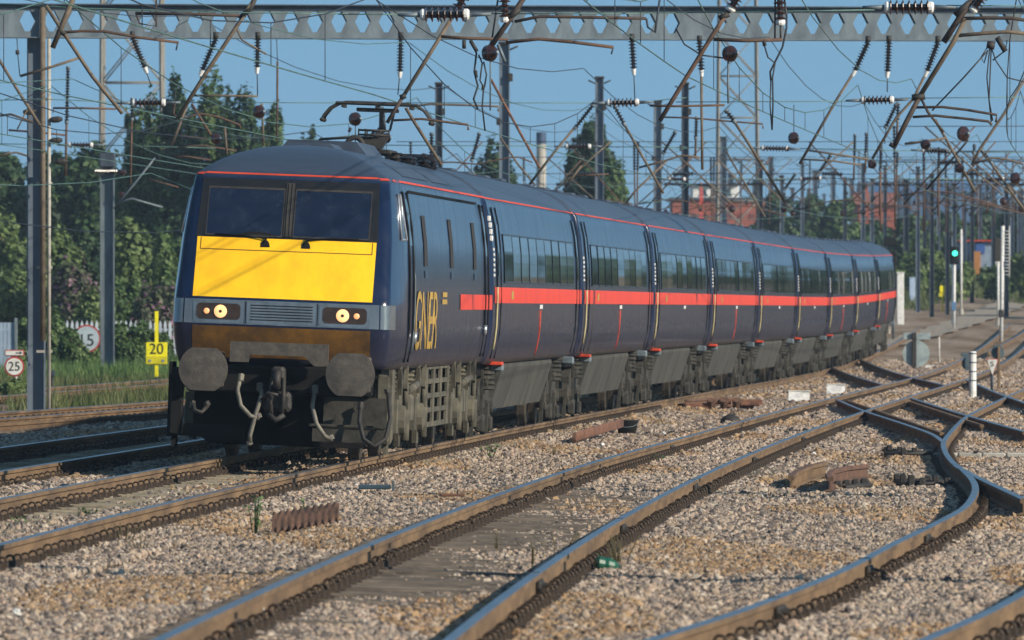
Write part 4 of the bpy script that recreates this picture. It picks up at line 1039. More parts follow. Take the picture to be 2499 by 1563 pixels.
# second post on the left with dark cap
root = empty('line_mast'); tag(root, 'grey post with a dark boxy cap and brown insulators, left of the locomotive cab', 'mast', 'steel masts carrying the overhead line')
D = 290; x = (262 - CX) / F * D; b = MB(); hsec(b, x, D, .0, 5.9, .40, .36, .03); b.build('post', M_galv, root)
b = MB(); b.bbox((x, D, 6.05), (.46, .42, .42), .03); b.build('cap', M_galvd, root)
b = MB(); insulator(b, (x - .35, D - .25, 5.72), (x + .3, D - .25, 5.72), .09); b.build('insulator', M_porc, root)
b = MB(); b.lathe((x + .42, D - .25, 5.62), (x + .42, D - .25, 5.78), [(0, .08), (.5, .15), (1, .08)], 10); b.lathe((x + .42, D - .25, 4.98), (x + .42, D - .25, 5.14), [(0, .06), (.5, .11), (1, .06)], 10); b.build('insulator', M_porc, root)
settle(root, (x, D, 0))

def ole(name, label, cat, D, parts, group=None):
    root = empty(name); tag(root, label, cat, group); base = None
    for p in parts:
        kind = p[0]
        if kind == 'ins':                                # ('ins', reg, (x0,y0), (x1,y1), r[, mat])
            _, rg, a, c, r = p[:5]; m_ = p[5] if len(p) > 5 else M_porc
            b = MB(); p0, p1 = zp(rg, *a, D), zp(rg, *c, D); insulator(b, p0, p1, r); io = b.build('insulator', m_, root)
            d = (p1 - p0).normalized(); b = MB()
            for q, s in ((p0, -1), (p1, 1)): b.lathe(q - d * .03, q + d * .05, [(0, r * .6), (.3, r * .78), (1, r * .7)] if s < 0 else [(0, r * .7), (.7, r * .78), (1, r * .6)], 10)
            b.build('end_cap', M_white if len(p) < 6 else M_galv, io)
            pt = p0
        elif kind == 'ball':                             # ('ball', reg, (x,y), rpx)
            _, rg, a, rp = p; c = zp(rg, *a, D); r = rp / F * D; b = MB()
            b.lathe(c + Vector((-.05, .02, 0)), c + Vector((.08, -.12, 0)), [(0, r * .5), (.12, r * .92), (.45, r), (.55, r * .96), (.8, r * .6), (1, r * .25)], 18, 0)
            io = b.build('insulator_disc', M_porc, root)
            b = MB(); b.lathe(c + Vector((.06, -.1, 0)), c + Vector((.10, -.18, .01)), [(0, r * .28), (1, r * .16)], 8); b.build('end_cap', M_galv, io); pt = c
        else:                                            # (partname, mat, radius, reg, [pts])
            nm, m_, r, rg, pts = p; r = r * .72; b = MB(); q = [zp(rg, *t, D) for t in pts]
            b.tube(q, r, 8 if r > .02 else 5); b.build(nm, m_, root); pt = q[0]
        if base is None: base = pt
    settle(root, base)
G = 'overhead line cantilevers and registration arms'
# nearest row, about 130 m out
ole('cantilever', 'thick tan drop tube with a rusty kinked arm at the upper left', 'cantilever', 130, [('drop_tube', M_tube, .048, 'A', [(530, -60), (365, 335)]), ('strut', M_tube, .034, 'A', [(320, 40), (445, 235), (640, 530), (850, 790)]), ('register_arm', M_tuber, .027, 'A', [(430, 228), (560, 218), (720, 220), (960, 262), (1240, 298)]), ('arm_hook', M_galvd, .016, 'A', [(1235, 295), (1222, 350)]),
    ('clamp', M_dark, .05, 'A', [(400, 205), (455, 240)])], G)
ole('cantilever', 'tan diagonal strut with a dark straight arm hooked at its left end, above the poplars', 'cantilever', 140, [('strut', M_tube, .040, 'A', [(1790, -40), (1640, 190), (1430, 510), (1230, 825)]), ('register_arm', M_tubed, .032, 'A', [(940, 95), (1300, 98), (1710, 112)]), ('arm_hook', M_tubed, .02, 'A', [(942, 92), (968, 165), (1085, 185), (1085, -20)]), ('clamp', M_dark, .05, 'A', [(1660, 130), (1740, 60), (1770, -10)]), ('brace', M_tube, .02, 'A', [(1640, 200), (1680, 280), (1850, 380)])], G)
ole('cantilever', 'long tan strut descending to the pantograph head', 'cantilever', 133, [('strut', M_tube, .036, 'B', [(800, 110), (640, 370), (440, 690)]), ('ins', 'B', (880, -30), (808, 95), .085), ('lower_strut', M_tubed, .034, 'B', [(440, 690), (340, 855)]), ('register_arm', M_tuber, .024, 'B', [(385, 838), (580, 828), (900, 868), (903, 905)]), ('lower_brace', M_tube, .03, 'B', [(470, 750), (530, 850), (720, 1150)]), ('clamp', M_dark, .05, 'B', [(430, 680), (470, 665)])], G)
ole('cantilever', 'heavy dark diagonal strut with two rusty curved arms, above the second coach', 'cantilever', 130, [('strut', M_tubed, .050, 'B', [(1320, -60), (1190, 140), (1060, 325)]), ('register_arm', M_tuber, .030, 'B', [(1165, 298), (1390, 272), (1640, 295), (1912, 330)]), ('arm_hook', M_galvd, .016, 'B', [(1910, 330), (1897, 378)]), ('upper_arm', M_tubed, .028, 'B', [(1225, 152), (1400, 116), (1750, 122), (2140, 130)]), ('arm_hook', M_galvd, .022, 'B', [(2140, 130), (2150, 190), (2200, 230), (2235, -20)]),
    ('cross_tube', M_tuber, .028, 'B', [(715, 255), (900, 268), (1180, 276)]), ('ins', 'B', (1155, -40), (1158, 130), .08), ('ball', 'B', (1055, 370), 21), ('clamp', M_dark, .06, 'B', [(1180, 130), (1260, 60)]), ('hook_rod', M_galv, .016, 'B', [(1058, 280), (1056, 770)]), ('tail', M_galv, .03, 'B', [(1110, 310), (1160, 430)]), ('jumper', M_wire, .018, 'B', [(1110, -10), (1070, 260)])], G)
ole('jumper_cable', 'bundle of dark looping jumper cables hanging left of the tallest mast', 'cable', 130, [('cable', M_wire, .02, 'B', [(915, 280), (960, 370), (945, 500), (970, 600), (940, 690), (970, 760)]), ('cable', M_wire, .016, 'B', [(975, 380), (1000, 440), (985, 560), (1010, 610), (1000, 740), (1020, 910)]), ('cable', M_wire, .016, 'B', [(1010, 430), (1030, 520), (1015, 610)]), ('clamp', M_dark, .035, 'B', [(875, 280), (875, 340)]), ('clamp', M_dark, .035, 'B', [(920, 285), (965, 360)]), ('clamp', M_dark, .028, 'B', [(955, 490), (960, 540)]), ('clamp', M_dark, .028, 'B', [(1008, 590), (1006, 625)])])
ole('cantilever', 'rust-brown strut with a dark horizontal arm and hooks, upper right of centre', 'cantilever', 130, [('strut', M_tuber, .040, 'C', [(370, 70), (250, 255), (0, 660), (-110, 840)]), ('ins', 'C', (440, -40), (385, 55), .09), ('cross_tube', M_tuber, .032, 'C', [(265, 275), (480, 284), (740, 278)]), ('ins', 'C', (722, -30), (726, 150), .085), ('arm_hook', M_dark, .018, 'C', [(726, 150), (728, 280)]), ('ball', 'C', (378, 375), 20), ('hook_rod', M_galv, .022, 'C', [(362, 330), (365, 480), (362, 560), (365, 720)]), ('clamp', M_dark, .05, 'C', [(300, 130), (370, 100)]), ('arm', M_tuber, .022, 'C', [(-180, 735), (0, 740), (340, 732)])], G)
ole('jumper_cable', 'dark jumper cable loops hung from the beam at right of centre', 'cable', 130, [('cable', M_wire, .018, 'C', [(690, -10), (688, 270)]), ('cable', M_wire, .020, 'C', [(752, -10), (770, 110), (768, 200), (740, 330), (690, 430), (655, 500), (660, 560)]), ('cable', M_wire, .016, 'C', [(610, 300), (640, 400), (690, 440), (672, 540), (675, 720), (668, 905)]), ('cable', M_wire, .014, 'C', [(660, 560), (655, 740), (668, 905)]), ('cable', M_wire, .016, 'C', [(0, 200), (60, 310), (180, 385), (330, 405)]), ('clamp', M_dark, .035, 'C', [(612, 280), (618, 320)])])
ole('cantilever', 'heavy dark drop tube and long brown strut with paired curved arms at the upper right', 'cantilever', 130, [('drop_tube', M_tubed, .055, 'C', [(2110, -70), (1980, 110), (1860, 295)]), ('strut', M_tube, .044, 'C', [(2010, 130), (1930, 290), (1700, 660)]), ('lower_strut', M_tubed, .046, 'C', [(1700, 660), (1600, 850), (1515, 1020)]), ('upper_arm', M_tubed, .032, 'C', [(1980, 130), (2180, 126), (2330, 128), (2450, 145)]), ('register_arm', M_tube, .034, 'C', [(1965, 248), (2150, 232), (2300, 222), (2450, 236)]),
    ('lower_arm', M_tubed, .026, 'C', [(1670, 748), (1850, 745), (2020, 765), (2228, 800), (2222, 850)]), ('lower_arm', M_tubed, .026, 'C', [(1645, 815), (1800, 805), (2000, 825), (2170, 845), (2195, 870)]), ('brace', M_tubed, .026, 'C', [(1700, 680), (1750, 780), (1860, 920)]), ('clamp', M_dark, .06, 'C', [(1640, 680), (1730, 670)]), ('clamp', M_dark, .06, 'C', [(1940, 110), (2040, 20)]), ('ins', 'C', (2135, -30), (2070, 60), .085), ('tail', M_dark, .04, 'C', [(1485, 1000), (1530, 1025)])], G)
ole('jumper_cable', 'spray of thin dark cables hanging from a dark clamp at the upper right corner', 'cable', 132, [('cable', M_wire, .014, 'C', [(2190, 330), (2220, 420), (2300, 540), (2418, 570)]), ('cable', M_wire, .014, 'C', [(2180, 330), (2160, 540), (2190, 850)]), ('cable', M_wire, .014, 'C', [(2190, 330), (2175, 700), (2200, 840)]), ('cable', M_wire, .012, 'C', [(2170, 320), (2120, 400), (2140, 440), (2165, 360)]), ('cable', M_wire, .014, 'C', [(2300, 280), (2290, 350), (2200, 420)]), ('clamp', M_dark, .07, 'C', [(2160, 310), (2215, 320)]), ('clamp', M_dark, .05, 'C', [(2230, 260), (2290, 360)]), ('cable', M_wire, .016, 'C', [(2170, 350), (2000, 540), (1780, 770)])])
# cross-span wires with brown insulators
def xspan(label, D, segs, inss, rw=.009):
    root = empty('cross_span_wire'); tag(root, label, 'cross wire', 'cross-span wires')
    for rg, pts in segs:
        b = MB(); b.tube([zp(rg, *t, D) for t in pts], rw, 5); b.build('wire', M_copper, root)
    for rg, a, c, r in inss:
        p0, p1 = zp(rg, *a, D), zp(rg, *c, D); b = MB(); insulator(b, p0, p1, r, .075); io = b.build('insulator', M_porc, root); d = (p1 - p0).normalized()
        b = MB(); b.lathe(p0 - d * .04, p0 + d * .05, [(0, r * .6), (.3, r * .8), (1, r * .75)], 12); b.lathe(p1 - d * .05, p1 + d * .04, [(0, r * .75), (.7, r * .8), (1, r * .6)], 12)
        b.build('end_cap', M_white, io)
        b = MB(); b.tube([p0 - d * .32, p0 - d * .03], [.018, .035], 8); b.build('clevis', M_galv, io)
        b = MB(); b.tube([p1 + d * .03, p1 + d * .32], [.035, .018], 8); b.build('clevis', M_galv, io)
    settle(root, (0, D, 6))
xspan('green cross wire along the top with the two biggest brown insulators', 130, [('A', [(0, 30), (600, 60), (1700, 90), (2418, 98)]), ('B', [(0, 100), (430, 102)]), ('B', [(1010, 96), (1700, 98), (2418, 92)]), ('C', [(0, 90), (900, 78), (1380, 70)]), ('C', [(1880, 40), (2450, 44)])], [('B', (590, 104), (890, 102), .095), ('C', (1470, 52), (1770, 52), .095)])
xspan('middle cross wire at pantograph level carrying brown insulators with white caps', 190, [('A', [(-100, 700), (300, 690), (830, 712)]), ('A', [(1230, 712), (2418, 716)]), ('B', [(0, 716), (1840, 716)]), ('B', [(2120, 714), (2300, 690), (2418, 680)]), ('C', [(0, 710), (1250, 705)]), ('C', [(1560, 684), (2450, 676)])], [('A', (930, 716), (1135, 714), .09), ('B', (1880, 716), (2075, 712), .09), ('C', (1300, 698), (1500, 694), .09)])
xspan('lower cross wire with dark insulators level with the locomotive roof', 255, [('A', [(-100, 1000), (470, 1006)]), ('A', [(650, 1008), (1500, 1030)]), ('B', [(300, 1010), (1560, 1016)]), ('B', [(1770, 1020), (2418, 1024)]), ('C', [(0, 1026), (580, 1030)]), ('C', [(800, 1032), (1700, 1050)]), ('C', [(1900, 1056), (2450, 1060)])], [('A', (485, 1008), (635, 1008), .085), ('B', (1590, 1018), (1745, 1018), .085), ('C', (605, 1030), (775, 1034), .085), ('C', (1720, 1046), (1880, 1052), .085)], .012)
xspan('distant cross wire with small dark insulators over the brick works and depot', 320, [('C', [(-200, 1246), (860, 1244)]), ('C', [(1020, 1240), (2080, 1248)]), ('C', [(2280, 1246), (2450, 1246)])], [('C', (870, 1244), (1000, 1238), .085), ('C', (2140, 1248), (2270, 1244), .085), ('C', (-40, 1246), (60, 1246), .085)], .014)
# insulators hung from the beam
n = 0
for rg, a, c, tail, lb in (('A', (920, 262), (1005, 470), [(1005, 470), (1052, 605)], 'slanting dark insulator hung from the beam, furthest left'), ('A', (1498, 268), (1405, 488), [(1405, 488), (1390, 545)], 'dark insulator leaning left, hung from the beam above the poplars'), ('A', (1790, 268), (1785, 470), [(1785, 470), (1788, 665)], 'straight dark insulator hung from the beam left of the pantograph'), ('B', (435, 268), (430, 500), [(430, 500), (415, 660)], 'straight dark insulator hung from the beam right above the pantograph'),
                               ('B', (2040, 280), (2052, 480), [(2052, 480), (2060, 690)], 'straight dark insulator hung from the beam above the poplar pair'), ('C', (165, 292), (178, 490), [(178, 490), (180, 800), (185, 1180)], 'dark insulator with a long rusty rod below it, hung from the beam right of centre'), ('C', (1335, 295), (1245, 490), [(1245, 490), (1120, 690), (860, 1140)], 'dark insulator leaning left with a long tan strut below, at the right'), ('C', (1480, 292), (1470, 500), [(1470, 500), (1468, 640)], 'straight dark insulator hung from the beam between two leaning ones'), ('C', (1820, 295), (1745, 495), [(1745, 495), (1650, 690), (1530, 820), (1365, 1105)], 'dark insulator leaning left, hung from the beam near the heavy brown strut')):
    long_ = len(tail) > 2
    root = empty('hanging_insulator'); tag(root, lb, 'insulator', 'insulators hung from the beam'); D = 193
    p0, p1 = zp(rg, *a, D), zp(rg, *c, D); b = MB(); insulator(b, p0, p1, .075, .055); b.build('insulator', M_porcd, root)
    b = MB(); b.tube([p0 + Vector((0, 0, .12)), p0], .05, 8); b.build('bracket', M_dark, root)
    b = MB(); d = (p1 - p0).normalized(); b.lathe(p1, p1 + d * .12, [(0, .05), (1, .03)], 8); b.build('end_cap', M_white, root)
    b = MB(); b.tube([zp(rg, *t, D) for t in tail], .028 if long_ else .011, 7); b.build('strut' if long_ else 'dropper', M_tube if long_ else M_wire, root)
    settle(root, p0)
# second row, at the gantry
ole('cantilever', 'tan diagonal strut crossing the left column, low on the left edge', 'cantilever', 192, [('strut', M_tube, .040, 'A', [(-40, 360), (130, 640), (290, 890)]), ('arm', M_tubed, .03, 'A', [(0, 805), (75, 795), (230, 850)]), ('brace', M_tube, .02, 'A', [(190, 760), (120, 900)])], G)
ole('cantilever', 'short brown arm sloping up across the left column', 'cantilever', 190, [('arm', M_tube, .036, 'A', [(140, 530), (340, 472), (555, 402)]), ('dropper', M_wire, .014, 'A', [(118, 265), (122, 370), (138, 530)]), ('clamp', M_dark, .05, 'A', [(120, 350), (122, 380)])], G)
ole('cantilever', 'level brown arm left of the first white-capped insulator', 'cantilever', 200, [('arm', M_tuber, .028, 'A', [(370, 752), (560, 752), (805, 758)]), ('hook', M_tuber, .016, 'A', [(370, 752), (368, 785)])], G)
ole('insulator_rod', 'tall rusty rod with a dark insulator top, right of the left column', 'insulator rod', 215, [('rod', M_tuber, .036, 'A', [(462, 850), (455, 1225)]), ('ins', 'A', (472, 470), (463, 845), .055, M_porcd)], 'vertical insulator rods')
ole('insulator_rod', 'rusty rod hanging below the first white-capped insulator', 'insulator rod', 205, [('rod', M_tuber, .03, 'A', [(915, 830), (905, 1285)]), ('ins', 'A', (918, 690), (916, 825), .05, M_porcd)], 'vertical insulator rods')
ole('insulator_rod', 'long rusty rod hanging from the beam in front of the poplar right edge', 'insulator rod', 205, [('rod', M_tuber, .03, 'A', [(1926, 430), (1925, 700), (1920, 975)]), ('dropper', M_wire, .012, 'A', [(1920, 268), (1926, 430)])], 'vertical insulator rods')
ole('cantilever', 'yellowish level arm in front of the poplars with a round brown insulator below its end', 'cantilever', 195, [('arm', M_tube, .028, 'A', [(1340, 665), (1560, 666), (1790, 670)]), ('ball', 'A', (1800, 778), 17), ('post', M_tube, .03, 'A', [(1818, 720), (1822, 830), (1830, 1015)])], G)
ole('cantilever', 'curved brown arm and crossed struts in front of the poplars, level with the cab roof', 'cantilever', 205, [('strut', M_tube, .038, 'A', [(1310, 700), (1250, 860), (1190, 1015)]), ('arm', M_tuber, .03, 'A', [(1215, 720), (1205, 790), (1240, 830), (1400, 792), (1520, 815), (1665, 870), (1668, 895)]), ('brace', M_tuber, .034, 'A', [(1330, 720), (1400, 835), (1480, 965)]), ('ball', 'A', (1500, 965), 14), ('post', M_tube, .034, 'A', [(1560, 880), (1575, 1075)])], G)
ole('cantilever', 'thin orange arms one above another just left of the cab roof', 'cantilever', 240, [('arm', M_tuber, .026, 'A', [(1240, 942), (1440, 968)]), ('arm', M_tuber, .026, 'A', [(1235, 1028), (1330, 1015), (1420, 1012), (1640, 1048)]), ('arm', M_tuber, .026, 'A', [(1200, 1090), (1300, 1088), (1460, 1112)])], G)
ole('cantilever', 'pale grey strut and arm in front of the dark bushes left of the cab', 'cantilever', 270, [('strut', M_galv, .036, 'A', [(1075, 1098), (935, 1275), (790, 1450)]), ('arm', M_galv, .04, 'A', [(820, 1410), (915, 1380), (1130, 1442)]), ('lower_arm', M_tuber, .026, 'A', [(1025, 1243), (1240, 1302)])], G)
ole('cantilever', 'curved brown arm with a kink at the far left edge, level with the bush tops', 'cantilever', 215, [('arm', M_tube, .03, 'A', [(-40, 1095), (60, 1066), (115, 1060), (215, 1092), (240, 1100)]), ('lower_arm', M_tuber, .03, 'A', [(60, 905), (250, 918), (450, 940)])], G)
ole('cantilever', 'rusty orange strut running down beside the tallest mast', 'cantilever', 200, [('strut', M_rustor, .036, 'B', [(1060, 550), (1180, 770), (1400, 1170)]), ('arm', M_tube, .028, 'B', [(500, 742), (640, 725), (900, 732), (1112, 740), (1112, 775)])], G)
ole('cantilever', 'thin tan strut and long kinked arm low in front of the small round tree', 'cantilever', 235, [('strut', M_tube, .034, 'B', [(1130, 960), (1240, 1130), (1370, 1290)]), ('arm', M_tuber, .026, 'B', [(610, 1132), (800, 1128), (960, 1142), (1190, 1095), (1250, 1092), (1350, 1130)])], G)
ole('cantilever', 'tan strut falling left from the insulator beside the poplar mast', 'cantilever', 205, [('strut', M_tube, .036, 'B', [(1640, 890), (1500, 1060), (1330, 1280)]), ('ins', 'B', (1770, 730), (1650, 885), .055, M_porcd)], G)
ole('cantilever', 'tan strut falling right from a dark insulator, just right of the poplar pair', 'cantilever', 205, [('strut', M_tube, .036, 'B', [(1990, 870), (2120, 1100), (2260, 1345)]), ('ins', 'B', (1920, 740), (1985, 862), .055, M_porcd), ('arm', M_tube, .028, 'B', [(2090, 1165), (2260, 1120), (2390, 1080), (2520, 1095)])], G)
ole('cantilever', 'grey strut rising right to the dark mast, low behind the poplars', 'cantilever', 230, [('strut', M_tube, .034, 'B', [(1690, 1150), (1580, 1300)]), ('arm', M_tuber, .024, 'B', [(1590, 1225), (1880, 1210)]), ('brace', M_tube, .034, 'B', [(2280, 1120), (2060, 1330), (2000, 1410)])], G)
ole('cantilever', 'long tan strut running down right past the round disc insulators, right of centre', 'cantilever', 200, [('strut', M_tube, .040, 'C', [(410, 850), (520, 1020), (760, 1405)]), ('ins', 'C', (350, 770), (405, 842), .06, M_porcd), ('arm', M_tuber, .026, 'C', [(-100, 815), (100, 820), (380, 845), (602, 862), (606, 895)])], G)
ole('cantilever', 'thin tan strut falling right from the pale mast above the brick works', 'cantilever', 270, [('strut', M_tube, .036, 'C', [(355, 1060), (430, 1190), (620, 1508)]), ('arm', M_tuber, .026, 'C', [(0, 1085), (90, 1082), (170, 1115)])], G)
ole('cantilever', 'pair of brown arms with a tan strut above the dark dots of the rear coaches', 'cantilever', 235, [('arm', M_tube, .034, 'C', [(920, 1045), (1080, 1068), (1340, 1108)]), ('arm', M_tube, .03, 'C', [(885, 1108), (1090, 1118), (1290, 1148)]), ('ball', 'C', (1365, 1140), 12)], G)
ole('cantilever', 'tan strut with a round insulator on the far right, running down right', 'cantilever', 205, [('strut', M_tube, .040, 'C', [(1800, 830), (1900, 1010), (2080, 1335)]), ('ball', 'C', (1998, 930), 19), ('tail', M_dark, .03, 'C', [(2030, 975), (2000, 1010), (1740, 1320)]), ('ball', 'C', (1970, 1170), 12)], G)
ole('cantilever', 'tan strut leaning left at the right-hand edge with a curved arm below', 'cantilever', 205, [('strut', M_tube, .042, 'C', [(2440, 520), (2280, 790), (2110, 1040), (2055, 1150)]), ('arm', M_tube, .028, 'C', [(2075, 1135), (2200, 1098), (2300, 1108), (2412, 1142), (2412, 1175)])], G)
ole('cantilever', 'lowest tan strut at the right-hand edge, running off to the right', 'cantilever', 220, [('strut', M_tube, .04, 'C', [(2110, 1035), (2200, 1150), (2440, 1490)]), ('ins', 'C', (2130, 1050), (2190, 1130), .05, M_porcd), ('ball', 'C', (2360, 1240), 15)], G)
ole('cantilever', 'short brown bar with a ringed grey insulator between the two right-hand struts', 'cantilever', 200, [('arm', M_tube, .034, 'C', [(1590, 1000), (1720, 985), (1880, 960)]), ('ball', 'C', (1735, 1005), 13), ('ins', 'C', (1760, 1040), (1890, 1052), .06, M_porcd)], G)
for k, (rg, x, y0, y1, D, lb) in enumerate((('C', 1320, 930, 1200, 240, 'short rusty rod above the rear coaches, left of a longer one'), ('C', 1420, 1040, 1500, 250, 'long rusty rod reaching down to the roof line of the last coaches'), ('C', 1825, 1030, 1500, 250, 'long rusty rod near the right strut above the green signal'), ('C', 1540, 720, 960, 215, 'dark rod below the right-hand white-capped insulator'), ('C', 140, 820, 1090, 215, 'dark rod right of the dark mast by the poplars'), ('C', 1240, 940, 1250, 250, 'thin rod with a pale joint above the rear coaches'), ('C', 1535, 1060, 1400, 270, 'dark rod hanging in front of the blue depot shed'), ('C', 2070, 1010, 1160, 230, 'short rod beside the right-hand leaning strut'), ('C', 2165, 1360, 1480, 300, 'distant rod low at the right in front of the grey roofs'))):
    m_ = (y0 + y1) / 2 if k in (0, 3, 4, 5) else y0 + (y1 - y0) * .3
    ole('insulator_rod', lb, 'insulator rod', D, [('rod', M_tuber, .032, rg, [(x, m_), (x - 4, y1)]), ('ins', rg, (x + 4, y0), (x, m_), .052, M_porcd)], 'vertical insulator rods')
for k, (rg, x, y, r, D, lb) in enumerate((('B', 120, 828, 17, 175, 'round dark insulator disc left of the pantograph mast'), ('B', 335, 960, 13, 205, 'smaller round insulator disc right behind the pantograph'), ('C', 820, 960, 15, 205, 'round brown insulator disc at the centre right with a rod above it'))):
    ole('disc_insulator', lb, 'insulator', D, [('ball', rg, (x, y), r), ('rod', M_galvd, .014, rg, [(x, y - 230 if k == 2 else y + 200), (x, y)]), ('clamp', M_dark, .035, rg, [(x - 30, y + 60), (x - 45, y + 90)])], 'round insulator discs')
for k, (rg, a, c, D) in enumerate((('C', (1075, 1080), (1000, 1190), 260), ('C', (830, 1210), (760, 1310), 280), ('B', (980, 930), (930, 1110), 235), ('B', (650, 930), (645, 1110), 220), ('B', (2340, 920), (2260, 1060), 235), ('C', (1530, 730), (1460, 880), 215))):
    ole('hanging_insulator', ['slanting dark insulator above the rear coaches, upper of two', 'slanting dark insulator above the brick works right end, lower of two', 'leaning dark insulator behind the loco roof, left of the tallest mast', 'upright dark insulator behind the loco roof beside the dark mast', 'leaning dark insulator right of the sunlit grey mast', 'leaning dark insulator below the right white-capped insulator'][k], 'insulator', D, [('ins', rg, a, c, .06, M_porcd), ('dropper', M_wire, .014, rg, [c, (c[0] - 10, c[1] + 120)])], 'hanging insulators')

# wires along the tracks
TRK = [('the blue train', T1c), ('the middle foreground track', T2c), ('the S-bend track', T3c), ('the shaded track left of the train', T0c), ('the converging left track', lambda D: T0c(D) - 3.4), ('the overgrown siding', lambda D: T0c(D) - 7.0), ('the furthest right track', lambda D: T3c(D) + 3.6 if D < 300 else T2c(D) + 7.4)]
SUP = [68, 131, 194, 256, 318, 380, 442]
ZC = 4.575
for ti, (tn, fc) in enumerate(TRK):
    root = empty('overhead_wire'); tag(root, 'contact and catenary wires strung above ' + tn, 'overhead wire', 'contact wires above the tracks')
    cp, kp = [], []; zc = ZC if ti == 0 else ZC + .12 * ((ti * 7) % 4 - 1)
    for i in range(len(SUP) - 1):
        a, c = SUP[i], SUP[i + 1]; sg = .2 if (i + ti) % 2 else -.2
        for k in range(8):
            D = a + (c - a) * k / 8; u = k / 8; x = fc(D) + (sg * (1 - 2 * u)) + .16 * (ti == 0); g = gz(D, x)
            cp.append((x, D, g + zc)); kp.append((x * 1.0, D, g + zc + .22 + 1.05 * (2 * u - 1) ** 2))
    b = MB(); b.tube(cp, .0085, 5); b.build('contact_wire', M_copper, root)
    b = MB(); b.tube(kp, .0085, 5); b.build('catenary_wire', M_wire if ti % 2 == 0 else M_copper, root)
    for q, (p0, p1) in enumerate(zip(cp, kp)):
        if q % 8 == 0 or p0[1] > 330: continue
        b = MB(); b.tube([p0, p1], .005, 4); b.build('dropper', M_wire, root)
    settle(root, cp[0])
# feeder / return wires slung outside the tracks
for k, (x0, z0, sl_) in enumerate(((-13.0, 6.2, .072), (-10.5, 7.4, .070), (-8.2, 5.2, .068), (-6.2, 6.9, .066), (-2.6, 6.4, .062), (.8, 7.0, .064), (3.4, 6.2, .066), (6.0, 7.2, .066), (9.0, 6.0, .07), (-11.5, 4.4, .072), (-9.2, 3.6, .072))):
    lb = ['highest', 'second highest', 'third', 'fourth', 'fifth', 'sixth', 'seventh', 'eighth', 'ninth', 'tenth', 'lowest'][k]
    pts = []
    for i in range(6):
        for q in range(6):
            D = 70 + 62 * i + 62 * q / 6; u = q / 6
            pts.append((x0 + sl_ * (D - 130) + .00009 * (D - 130) ** 2 * 0, D, gz(D, 0) + z0 - .55 * 4 * u * (1 - u)))
    o = (MB().tube(pts, .0085, 5)).build('feeder_wire', M_wire if k % 3 else M_copper)
    tag(o, 'slack feeder wire slung beside the tracks, one of eleven alike sagging between masts', 'wire', 'feeder wires between the masts')
# distant rows: generic cantilevers
def generic_cant():
    root = empty('cantilever')
    b = MB(); b.tube([(-1.3, 0, 4.95), (.9, 0, 6.9)], .024, 6); b.build('strut', M_tube, root)
    b = MB(); b.tube([(1.5, 0, 4.7), (-.5, 0, 6.9)], .022, 6); b.build('brace', M_tuber, root)
    b = MB(); b.tube([(1.6, 0, 4.95), (.9, 0, 5.08), (.2, 0, 5.05), (-1.1, 0, 4.7)], .02, 6); b.build('register_arm', M_tuber, root)
    b = MB(); insulator(b, (-.1, .02, 5.9), (.55, .02, 5.88), .085, .09); b.build('insulator', M_porcd, root)
    b = MB(); b.tube([(1.75, 0, 6.0), (1.73, 0, 4.1)], .024, 6); b.build('drop_rod', M_tuber, root)
    b = MB(); insulator(b, (1.76, 0, 6.9), (1.75, 0, 6.0), .06, .09); b.build('insulator', M_porcd, root)
    b = MB(); b.tube([(-2.2, .02, 6.9), (2.2, .02, 6.9)], .012, 5); b.tube([(-2.2, .02, 5.9), (-.1, .02, 5.9)], .012, 5); b.tube([(.55, .02, 5.88), (2.2, .02, 5.9)], .012, 5); b.build('span_wire', M_wire, root)
    b = MB(); b.lathe((-1.35, -.08, 4.8), (-1.25, .06, 4.8), [(0, .04), (.4, .12), (.6, .12), (1, .05)], 12); b.build('insulator_disc', M_porc, root)
    return root
proto = generic_cant(); used = False
ROWN = {285: 'nearest', 318: 'second', 350: 'third', 380: 'fourth', 410: 'fifth', 445: 'sixth', 490: 'seventh', 560: 'furthest'}
for D in (285, 318, 350, 380, 410, 445, 490, 560):
    for ti, (tn, fc) in enumerate(TRK):
        if D in (285, 350) and ti in (0, 3, 4, 5): continue
        if D > 400 and ti in (3, 5): continue
        x = fc(D) if D <= 440 else fc(440) + (D - 440) * .068
        px = CX + x * F / D
        if px < -100 or px > 2650: continue
        c_ = copy_tree(proto) if used else proto; used = True
        tag(c_, 'small distant cantilever above %s, in the %s far row' % (tn, ROWN[D]), 'cantilever', 'distant cantilevers')
        c_.location = (x, D, gz(D, x)); c_.scale = (-1 if ti % 2 else 1, 1, 1); c_.rotation_euler = (0, 0, -.06)
